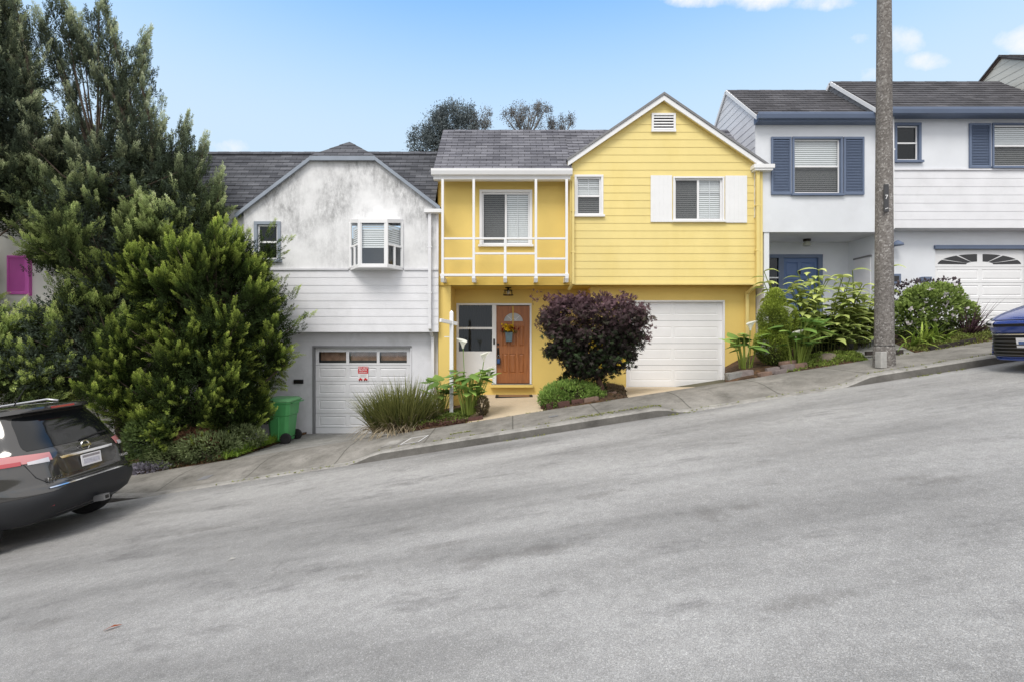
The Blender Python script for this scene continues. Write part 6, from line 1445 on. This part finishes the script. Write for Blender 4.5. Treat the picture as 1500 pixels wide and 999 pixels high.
def carve(ob, cyl):
    cut = []
    for x, y0, y1, z, r in cyl:
        b = MB(); n = 40; b.lathe([(0, y0), (r, y0), (r, y1), (0, y1)], n, BLACK, (x, 0, z), 'Y')
        me = bpy.data.meshes.new('c'); bm = bmesh.new()
        vs = [bm.verts.new((x+r*math.cos(2*math.pi*k/n), y0, z+r*math.sin(2*math.pi*k/n))) for k in range(n)]; vt = [bm.verts.new((v.co.x, y1, v.co.z)) for v in vs]
        bm.faces.new(vs); bm.faces.new(vt[::-1])
        for k in range(n): bm.faces.new((vs[k], vt[k], vt[(k+1) % n], vs[(k+1) % n]))
        bmesh.ops.recalc_face_normals(bm, faces=bm.faces[:]); bm.to_mesh(me); bm.free()
        me.materials.append(WELL); o = bpy.data.objects.new('c', me); COL.objects.link(o); cut.append(o)
        md = ob.modifiers.new('b', 'BOOLEAN'); md.object = o; md.operation = 'DIFFERENCE'; md.solver = 'EXACT'
        try: md.material_mode = 'TRANSFER'
        except Exception: pass
    bm = bmesh.new(); bm.from_mesh(ob.data); bmesh.ops.recalc_face_normals(bm, faces=bm.faces[:]); bm.to_mesh(ob.data); bm.free()
    dg = bpy.context.evaluated_depsgraph_get(); me = bpy.data.meshes.new_from_object(ob.evaluated_get(dg), preserve_all_data_layers=True, depsgraph=dg)
    ob.modifiers.clear(); ob.data = me
    for o in cut: bpy.data.objects.remove(o)
    me.polygons.foreach_set('use_smooth', [True]*len(me.polygons))
    try: me.set_sharp_from_angle(angle=R(40))
    except Exception: pass
WELL = pm('wheel well', (.012, .012, .012), .9, .1)
CGLASS = pm('car glass', (.008, .009, .010), .04, .02, coat=.2, spec=.45)
CHROME = pm('chrome', (.75, .75, .76), .12, .02, metal=1)
CLAD = pm('black cladding', (.020, .021, .024), .5, .1)
LAMPR = pm('red lamp lens', (.42, .05, .06), .12, .05, coat=1); LAMPW = pm('clear lamp lens', (.62, .60, .62), .1, .05, coat=1); LAMPP = pm('pale red lamp lens', (.55, .22, .22), .12, .05, coat=1)
RIM = pm('alloy rim', (.42, .43, .45), .3, .05, metal=.85)
def wheel(par, x, y, r, sg):
    b = MB(); w = .105; cy = y
    b.lathe([(r*.68, -w), (r*.90, -w), (r*.98, -w*.8), (r, -w*.4), (r, w*.4), (r*.98, w*.8), (r*.90, w), (r*.68, w)], 40, RUB, (x, cy, r), 'Y')
    wh = b.build('wheel', par, smooth=True, org=(0, 0, 0))
    b = MB(); o = sg*w*.75
    b.lathe([(r*.70, sg*w*.98), (r*.66, sg*w*.85), (r*.64, 0), (r*.3, 0)], 40, RIM, (x, cy, r), 'Y'); b.lathe([(0, o), (r*.17, o), (r*.19, o-sg*.02)], 20, RIM, (x, cy, r), 'Y')
    for k in range(5):
        a = k*2*math.pi/5+.3; b.bar((x+r*.12*math.cos(a), cy+o-sg*.005, r+r*.12*math.sin(a)), (x+r*.68*math.cos(a), cy+o-sg*.005, r+r*.68*math.sin(a)), .055, RIM, .03, up=(0, 1, 0))
    q = b.build('rim', wh, smooth=True, org=(0, 0, 0)); return wh
def seam(par, pts, name='seam', r=.005, m=None):
    b = MB(); b.tube(pts, r, 5, m or BLACK); return b.build(name, par, org=(0, 0, 0))
def place(root, x, y):
    root.location = (x, y, g(x)); root.rotation_euler = (0, 0, 0)
    # local +x (front) points downhill = world -X ; pitch follows the slope
    root.rotation_euler = Matrix.Rotation(-math.atan(SL), 4, 'Y').to_euler() if False else (Matrix.Rotation(-math.atan(SL), 3, 'Y') @ Matrix.Rotation(math.pi, 3, 'Z')).to_euler()
    root.location.z = g(x)
# ---- grey crossover
PG = pm('gunmetal car paint', (.065, .062, .060), .09, .05, coat=1, metal=.4)
SUV = empty('parked_crossover', (0, 0, 0), 'dark grey crossover parked facing downhill under the big conifer', 'car'); ORG[SUV.name] = Vector((0, 0, 0))
S = Shell([(.24, .34, 4.30, .78, 5), (.32, .16, 4.48, .86, 5), (.45, .05, 4.60, .90, 5), (.60, .02, 4.64, .915, 5), (.68, .05, 4.64, .92, 5), (.72, .085, 4.62, .92, 5), (.85, .10, 4.58, .92, 5), (.97, .12, 4.45, .905, 5), (1.04, .15, 4.1, .885, 5), (1.10, .19, 3.6, .86, 5), (1.15, .22, 3.45, .835, 5),
           (1.35, .33, 3.02, .755, 5), (1.52, .45, 2.62, .685, 5), (1.60, .52, 2.38, .645, 5), (1.655, .66, 2.1, .57, 4.5), (1.69, .95, 1.85, .42, 4), (1.70, 1.2, 1.6, .2, 3)])
ob = S.mesh(PG).build('body', SUV, smooth='all', org=(0, 0, 0))
WX = (.93, 3.64); carve(ob, [(x, sg*.62, sg*1.1, .34, .40) for x in WX for sg in (-1, 1)])
for x in WX:
    for sg in (-1, 1): wheel(SUV, x, sg*.80, .345, sg)
O0 = (0, 0, 0)
patch(lambda y, z: S.rear(y, z, .006), [(-.66, 1.12), (.66, 1.12), (.54, 1.53), (-.54, 1.53)], CGLASS, 'rear_window', SUV, 24, 12, rnd=.05)
for sg in (1, -1):
    sd = lambda x, z, sg=sg: S.side(x, z, sg, .006)
    patch(sd, [(.72, 1.14), (1.45, 1.12), (1.40, 1.52), (1.05, 1.50)], CGLASS, 'side_window', SUV)
    patch(sd, [(1.52, 1.12), (2.35, 1.12), (2.18, 1.55), (1.48, 1.54)], CGLASS, 'side_window', SUV)
    patch(sd, [(2.43, 1.12), (3.22, 1.13), (2.52, 1.50), (2.26, 1.54)], CGLASS, 'side_window', SUV)
    patch(sd, [(1.4, .30), (3.2, .30), (3.15, .46), (1.45, .46)], CLAD, 'sill_cladding', SUV, 20, 4)
    ta = math.pi-.20 if sg > 0 else math.pi+.20; tb_ = math.pi-.95 if sg > 0 else math.pi+.95
    # tail lamp: wraps the corner
    tl = patch(lambda th, z: S.P(th, z, .010), [(ta, .970), (tb_, 1.00), (tb_-.0, 1.11), (ta, 1.065)], LAMPP, 'taillight', SUV, 24, 8)
    patch(lambda th, z: S.P(th, z, .016), [(ta+(-.04 if sg > 0 else .04), .955), (ta+(-.32 if sg > 0 else .32), .965), (ta+(-.32 if sg > 0 else .32), 1.00), (ta+(-.04 if sg > 0 else .04), 1.01)], LAMPW, 'lens', tl, 10, 4)
    patch(lambda th, z: S.P(th, z, .016), [(ta+(-.40 if sg > 0 else .40), .975), (tb_, .985), (tb_, 1.03), (ta+(-.40 if sg > 0 else .40), 1.02)], LAMPR, 'lens', tl, 10, 4)
    patch(lambda y, z: S.rear(y, z, .016), [(sg*.58, .43), (sg*.76, .45), (sg*.76, .50), (sg*.58, .48)], LAMPR, 'reflector', SUV, 6, 3)
    seam(SUV, [S.rear(sg*.72, 1.10, .002), S.rear(sg*.70, .95, .002), S.rear(sg*.66, .80, .002), S.rear(sg*.58, .71, .002), S.rear(sg*.40, .68, .002), S.rear(0, .675, .002)], 'hatch_seam')
    seam(SUV, [sd(1.48, 1.10), sd(1.50, .8), sd(1.42, .5)], 'door_seam'); seam(SUV, [sd(2.39, 1.10), sd(2.42, .8), sd(2.40, .47)], 'door_seam')
    b = MB(); b.tube([sd(.95, 1.64)+Vector((0, 0, .05)), sd(1.1, 1.645)+Vector((0, 0, .085)), sd(2.0, 1.645)+Vector((0, 0, .085)), sd(2.2, 1.60)+Vector((0, 0, .05))], .016, 6, pm('satin rail', (.5, .5, .52), .35, .05, metal=.8)); b.build('roof_rail', SUV, smooth='all', org=O0)
    b = MB(); p = sd(3.05, 1.12); b.box(p.x-.1, p.x+.08, min(p.y, p.y+sg*.2), max(p.y, p.y+sg*.2), p.z-.02, p.z+.13, PG); b.build('wing_mirror', SUV, org=O0, bevel=.03)
    for xx in (1.62, 2.5): b = MB(); p = sd(xx, .98, .02) if False else S.side(xx, .98, sg, .02); b.box(p.x, p.x+.18, p.y-.012, p.y+.012, p.z-.014, p.z+.014, CHROME); b.build('door_handle', SUV, org=O0, bevel=.005)
    patch(lambda th, z: S.P(th, z, .008), [((.45 if sg > 0 else -.45), .78), ((1.2 if sg > 0 else -1.2), .84), ((1.2 if sg > 0 else -1.2), .93), ((.45 if sg > 0 else -.45), .90)], LAMPW, 'headlight', SUV, 14, 5)
b = MB(); rows = []
for z in (.27, .36, .48, .56, .60): rows.append([S.P(math.pi+t, z, .022 if z < .6 else .012) for t in lin(-1.15, 1.15, 40)])
# taller in the middle: the cladding rises over the hitch
for j, r_ in enumerate(rows):
    for i, p in enumerate(r_):
        k = sm(.62, .45, abs(p.y)) if False else (1-sm(.40, .56, abs(p.y))); p.z += (.0, .0, .01, .03, .05)[j]*k
vs = [p for r_ in rows for p in r_]; n = 41
b.add(vs, [(j*n+i, j*n+i+1, (j+1)*n+i+1, (j+1)*n+i) for j in range(4) for i in range(40)], CLAD); b.build('bumper_cladding', SUV, smooth='all', org=O0)
patch(lambda y, z: S.rear(y, z, .028), [(-.62, .648), (.62, .648), (.62, .662), (-.62, .662)], CHROME, 'bumper_trim', SUV, 24, 2)
patch(lambda y, z: S.rear(y, z, .004), [(-.40, .76), (.40, .76), (.46, .98), (-.46, .98)], pm('recess paint', (.035, .034, .033), .3, .05, coat=1), 'plate_recess', SUV, 16, 4, rnd=.12)
patch(lambda y, z: S.rear(y, z, .016), [(-.38, .955), (.38, .955), (.40, .985), (-.40, .985)], CHROME, 'chrome_strip', SUV, 16, 2)
b = MB(); p = S.rear(0, .86, .02); b.box(p.x-.006, p.x+.004, -.152, .152, .79, .935, SW); pl_ = b.build('licence_plate', SUV, org=O0, bevel=.004)
b = MB(); b.box(p.x-.0085, p.x-.0062, -.13, .13, .895, .925, pm('plate grey smear', (.35, .32, .33), .6, .3, 40)); b.box(p.x-.0085, p.x-.0062, -.12, .12, .815, .875, pm('plate pale smear', (.62, .60, .66), .6, .3, 40)); b.build('plate_characters', pl_, org=O0)
b = MB(); p = S.rear(0, 1.045, .02); b.map = lambda q: (p.x-q[1]*1.0, q[0], p.z+q[2])
b.lathe([(.052, 0), (.056, .006), (.066, .006), (.068, 0)], 24, CHROME, (0, 0, 0), 'Y'); b.box(-.078, .078, .002, .010, -.014, .014, CHROME); b.build('emblem', SUV, org=O0)
def cartext(s_, size, y, z, off=.016):
    q = S.rear(y, z, off); o = text_mesh(s_, size, q, CHROME, 'lettering', SUV, org=q, rot=(R(90), 0, R(-90)), ext=.002); o.location = q; return o
cartext('ROGUE', .065, .50, .745); cartext('S AWD', .05, -.56, .79)
b = MB(); sp_ = []
for j, (z, off) in enumerate(((1.575, .13), (1.60, .17), (1.625, .16), (1.645, .02))):
    for i in range(25): y = -.60+1.2*i/24; q = S.rear(y*(.97 if j > 1 else 1), min(z, 1.60), 0); sp_.append(Vector((q.x-off*(1-.35*abs(y/.6)**3), q.y, z)))
b.add(sp_, [(j*25+i, j*25+i+1, (j+1)*25+i+1, (j+1)*25+i) for j in range(3) for i in range(24)], PG)
b.add([S.rear(-.58+1.16*i/24, 1.56, 0) for i in range(25)]+sp_[:25], [(i, i+1, 26+i, 25+i) for i in range(24)], CLAD); b.build('spoiler', SUV, smooth=True, org=O0)
b = MB(); q = sp_[12+25]; b.box(q.x-.012, q.x+.02, -.16, .16, q.z-.012, q.z+.012, LAMPR); b.build('brake_light', SUV, org=O0)
b = MB(); b.box(-.045, .10, -.045, .045, .30, .375, pm('steel hitch', (.35, .35, .36), .5, .2, metal=.8)); b.box(-.048, -.0455, -.028, .028, .317, .36, BLACK); b.build('tow_hitch', SUV, org=O0)
b = MB(); a = S.rear(0, 1.13, .02); b.tube([a, S.rear(-.25, 1.16, .025), S.rear(-.45, 1.17, .02)], .010, 6, BLACK); b.build('rear_wiper', SUV, org=O0)
b = MB(); b.tube([(1.0, 0, 1.68), (.78, 0, 1.93)], [.008, .003], 6, BLACK); b.build('aerial', SUV, org=O0)
b = MB(); b.box(.6, 4.1, -.6, .6, .27, .36, WELL); b.build('underbody', SUV, org=O0)
patch(lambda y, z: S.front(y, z, .006), [(-.62, 1.18), (.62, 1.18), (.54, 1.55), (-.54, 1.55)], CGLASS, 'windscreen', SUV, 20, 8)
patch(lambda y, z: S.front(y, z, .010), [(-.5, .5), (.5, .5), (.45, .85), (-.45, .85)], CLAD, 'grille', SUV, 16, 4)
SUV.scale = (1.06, 1.03, 1.07); place(SUV, -5.67, 6.70)
# ---- blue saloon
PB = pm('deep blue car paint', (.012, .052, .30), .2, .05, coat=1, metal=.35)
CAR = empty('parked_saloon', (0, 0, 0), 'glossy blue saloon parked facing downhill at the right edge', 'car'); ORG[CAR.name] = Vector((0, 0, 0))
T = Shell([(.17, .30, 4.72, .78, 4.5), (.24, .12, 4.83, .87, 4.5), (.40, .04, 4.80, .90, 4.5), (.52, .02, 4.78, .905, 4.5), (.62, .02, 4.82, .915, 4.5), (.70, .04, 4.84, .92, 4.5), (.76, .07, 4.76, .92, 4.5), (.82, .10, 4.60, .91, 4.5), (.89, .16, 4.25, .895, 4.5), (.95, .25, 3.75, .87, 4.5), (1.0, .42, 3.50, .85, 4.5), (1.05, .62, 3.38, .82, 5),
           (1.20, 1.05, 3.02, .74, 5), (1.34, 1.48, 2.6, .66, 5), (1.40, 1.72, 2.4, .60, 4.5), (1.435, 1.95, 2.2, .45, 4), (1.445, 2.05, 2.12, .25, 3)])
ob = T.mesh(PB).build('body', CAR, smooth='all', org=O0)
WX = (.95, 3.82); carve(ob, [(x, sg*.62, sg*1.1, .32, .375) for x in WX for sg in (-1, 1)])
for x in WX:
    for sg in (-1, 1): wheel(CAR, x, sg*.80, .325, sg)
GRL_ = pm('black gloss grille', (.010, .010, .012), .3, .05)
patch(lambda y, z: T.front(y, z, .006), [(-.60, .24), (.60, .24), (.80, .56), (-.80, .56)], GRL_, 'grille', CAR, 30, 6, rnd=.06)
for i in range(7):
    z = .265+i*.047; w = .60+.20*(z-.24)/.32
    b = MB(); P_ = [T.front(-w*.98+2*w*.98*k/24, z, .020) for k in range(25)]; b.tube(P_, .009 if i < 6 else .012, 6, pm('grille bar', (.12, .12, .13), .3, .05, metal=.7) if i < 6 else CHROME); b.build('grille_bar', CAR, smooth='all', org=O0)
patch(lambda y, z: T.front(y, z, .008), [(-.44, .665), (.44, .665), (.52, .705), (-.52, .705)], GRL_, 'upper_grille', CAR, 24, 3)
seam(CAR, [T.front(-.62+1.24*k/20, .752, .003) for k in range(21)], 'bonnet_seam', .006)
for sg in (1, -1):
    th0, th1 = sg*.20, sg*1.05
    hl = patch(lambda th, z: T.P(th, z, .010), [(th0, .655), (th1+sg*.2, .70), (th1+sg*.2, .80), (th0, .742)], LAMPW, 'headlight', CAR, 20, 6)
    patch(lambda th, z: T.P(th, z, .014), [(th0+sg*.02, .685), (th1-sg*.15, .715), (th1-sg*.15, .745), (th0+sg*.02, .715)], GRL_, 'lens', hl, 14, 3)
    b = MB(); b.tube([T.front(sg*.80, .56, .015), T.front(sg*.72, .40, .02), T.front(sg*.60, .25, .02), T.front(sg*.70, .21, .02)], .016, 6, PB); b.build('bumper_edge', CAR, smooth='all', org=O0)
    sd = lambda x, z, sg=sg: T.side(x, z, sg, .006)
    patch(sd, [(1.0, 1.05), (2.0, 1.02), (2.0, 1.36), (1.62, 1.33)], CGLASS, 'side_window', CAR); patch(sd, [(2.08, 1.02), (3.1, 1.03), (2.45, 1.34), (2.08, 1.36)], CGLASS, 'side_window', CAR)
    b = MB(); p = sd(3.0, 1.02); b.box(p.x-.1, p.x+.08, min(p.y, p.y+sg*.2), max(p.y, p.y+sg*.2), p.z-.02, p.z+.12, PB); b.build('wing_mirror', CAR, org=O0, bevel=.03)
    seam(CAR, [sd(2.04, 1.0), sd(2.06, .7), sd(2.0, .35)], 'door_seam'); seam(CAR, [sd(3.2, 1.0), sd(3.22, .7), sd(3.2, .35)], 'door_seam')
    patch(lambda th, z: T.P(th, z, .010), [((math.pi-sg*.35), .80), ((math.pi-sg*1.1), .82), ((math.pi-sg*1.1), .90), ((math.pi-sg*.35), .88)], LAMPR, 'taillight', CAR, 14, 4)
b = MB(); b.tube([T.P(t, .20, .03) for t in lin(-1.2, 1.2, 30)], .022, 6, PB); b.build('front_lip', CAR, smooth='all', org=O0)
patch(lambda y, z: T.front(y, z, .006), [(-.64, 1.06), (.64, 1.06), (.56, 1.37), (-.56, 1.37)], CGLASS, 'windscreen', CAR, 20, 8)
patch(lambda y, z: T.rear(y, z, .006), [(-.62, 1.07), (.62, 1.07), (.54, 1.36), (-.54, 1.36)], CGLASS, 'rear_window', CAR, 20, 8)
b = MB(); p = T.front(.0, .48, .03); b.box(p.x-.004, p.x+.008, -.155, .155, .36, .50, SW); lp = b.build('licence_plate', CAR, org=O0, bevel=.004)
b = MB(); b.box(p.x+.0082, p.x+.010, -.12, .12, .40, .455, pm('plate blue smear', (.10, .16, .35), .6, .4, 40)); b.build('plate_characters', lp, org=O0)
b = MB(); b.box(.3, 4.5, -.70, .70, .16, .22, WELL); b.build('underbody', CAR, org=O0)
CAR.scale = (1.03, 1.0, 1.05); place(CAR, 7.40+5.02, 6.90)
# both cars: local x=0 is the tail, so the saloon's nose sits downhill of its origin
SKY_STR = .12; SUN_E = 2.3
SKY_MUL = (1.15, 2.5, 3.1); SKY_HAZE = (5.5, 6.9, 8.2); CLOUD_A = (8.2, 8.3, 8.5); SKY_FILL = (10.8, 10.7, 10.7)
# ------------------------------------------------------------------ sky, sun, camera
SUN_EL, SUN_AZ = R(52), R(205)     # high, from behind the camera and to the left
w = bpy.data.worlds.new('World'); scene.world = w; w.use_nodes = True; nt = w.node_tree
bg = nt.nodes['Background']; bg.inputs['Strength'].default_value = SKY_STR
sk = N(nt, 'ShaderNodeTexSky', sky_type='NISHITA'); sk.sun_disc = False; sk.sun_elevation = SUN_EL; sk.sun_rotation = SUN_AZ; sk.air_density = 1.0; sk.dust_density = .6; sk.ozone_density = 1.0; sk.altitude = 50
tc = N(nt, 'ShaderNodeTexCoord'); sx = N(nt, 'ShaderNodeSeparateXYZ'); L(nt, tc.outputs['Generated'], sx.inputs[0])
def M(op, a, b_=None, clamp=False):
    n = N(nt, 'ShaderNodeMath', operation=op); n.use_clamp = clamp
    for i, v in enumerate((a, b_)):
        if v is None: continue
        if isinstance(v, (int, float)): n.inputs[i].default_value = v
        else: L(nt, v, n.inputs[i])
    return n.outputs[0]
x_, y_, z_ = sx.outputs
# haze: sky pales towards the horizon
mr = N(nt, 'ShaderNodeMapRange', interpolation_type='SMOOTHSTEP'); L(nt, z_, mr.inputs['Value']); mr.inputs['From Min'].default_value = .72; mr.inputs['From Max'].default_value = .34; mr.inputs['To Min'].default_value = 0; mr.inputs['To Max'].default_value = 1
haze = mr.outputs[0]
skc = mixc(nt, 1.0, sk.outputs[0], SKY_MUL, 'MULTIPLY')
col = mixc(nt, M('MULTIPLY', haze, .95), skc, SKY_HAZE)
# small fair weather clouds, fixed directions
u = M('DIVIDE', x_, M('MAXIMUM', y_, .05)); v = M('DIVIDE', z_, M('MAXIMUM', y_, .05))
nz = N(nt, 'ShaderNodeTexNoise'); nz.inputs['Scale'].default_value = 13; nz.inputs['Detail'].default_value = 7; nz.inputs['Roughness'].default_value = .62; L(nt, tc.outputs['Generated'], nz.inputs['Vector'])
nf = M('MULTIPLY', M('SUBTRACT', nz.outputs['Fac'], .5), 5.0)
acc = None
for px, py, rx, ry in ((1110, -4, 130, 20), (1196, 4, 60, 14), (1318, 62, 34, 22), (1358, 92, 36, 15), (1275, 108, 30, 16), (1498, 62, 36, 26), (338, 216, 40, 14), (1030, 2, 60, 12), (1262, 58, 20, 12)):
    du = M('DIVIDE', M('SUBTRACT', u, (px-750)/F), rx/F); dv = M('DIVIDE', M('SUBTRACT', v, (500-py)/F), ry/F)
    r2 = M('ADD', M('MULTIPLY', du, du), M('MULTIPLY', dv, dv))
    k = M('MULTIPLY', M('ADD', M('SUBTRACT', .9, r2), nf), .7, True)
    acc = k if acc is None else M('MAXIMUM', acc, k)
front = M('GREATER_THAN', y_, .05)
vl = N(nt, 'ShaderNodeMapRange', interpolation_type='SMOOTHSTEP'); L(nt, z_, vl.inputs['Value']); vl.inputs['From Min'].default_value = .64; vl.inputs['From Max'].default_value = .86; vl.inputs['To Min'].default_value = 0; vl.inputs['To Max'].default_value = .9  # added white veil overhead, out of frame, to offset the blue ambient light
acc = M('MULTIPLY', acc, front)
# added broken cloud fill behind the camera, unseen, to whiten the light
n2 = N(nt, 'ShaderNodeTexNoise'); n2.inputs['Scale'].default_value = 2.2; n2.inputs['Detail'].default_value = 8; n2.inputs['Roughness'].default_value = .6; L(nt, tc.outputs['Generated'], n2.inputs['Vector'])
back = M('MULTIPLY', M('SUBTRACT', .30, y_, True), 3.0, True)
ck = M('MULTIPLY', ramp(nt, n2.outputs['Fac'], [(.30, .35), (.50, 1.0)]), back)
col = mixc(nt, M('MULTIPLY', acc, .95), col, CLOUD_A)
col = mixc(nt, M('MULTIPLY', ck, .95), col, SKY_FILL)
col = mixc(nt, vl.outputs[0], col, SKY_FILL)
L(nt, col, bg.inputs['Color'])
sd = bpy.data.lights.new('sun', 'SUN'); sd.energy = SUN_E; sd.angle = R(24); sd.color = (1.0, .955, .88)
so = bpy.data.objects.new('sun', sd); COL.objects.link(so)
dirv = Vector((math.sin(SUN_AZ)*math.cos(SUN_EL), math.cos(SUN_AZ)*math.cos(SUN_EL), math.sin(SUN_EL)))
so.rotation_euler = dirv.to_track_quat('Z', 'Y').to_euler(); so.location = dirv*40
cd = bpy.data.cameras.new('camera'); cam = bpy.data.objects.new('camera', cd); COL.objects.link(cam)
cam.location = (0, 0, CZ); cam.rotation_euler = (R(90), 0, 0); cd.sensor_width = 36; cd.lens = F/1500*36; cd.clip_start = .05; cd.clip_end = 2000
scene.camera = cam
scene.view_settings.view_transform = 'Standard'; scene.view_settings.look = 'None'; scene.view_settings.exposure = 0; scene.view_settings.gamma = 1
scene.cycles.max_bounces = 6; scene.cycles.transparent_max_bounces = 8; scene.cycles.use_denoising = True; scene.cycles.caustics_reflective = False; scene.cycles.caustics_refractive = False
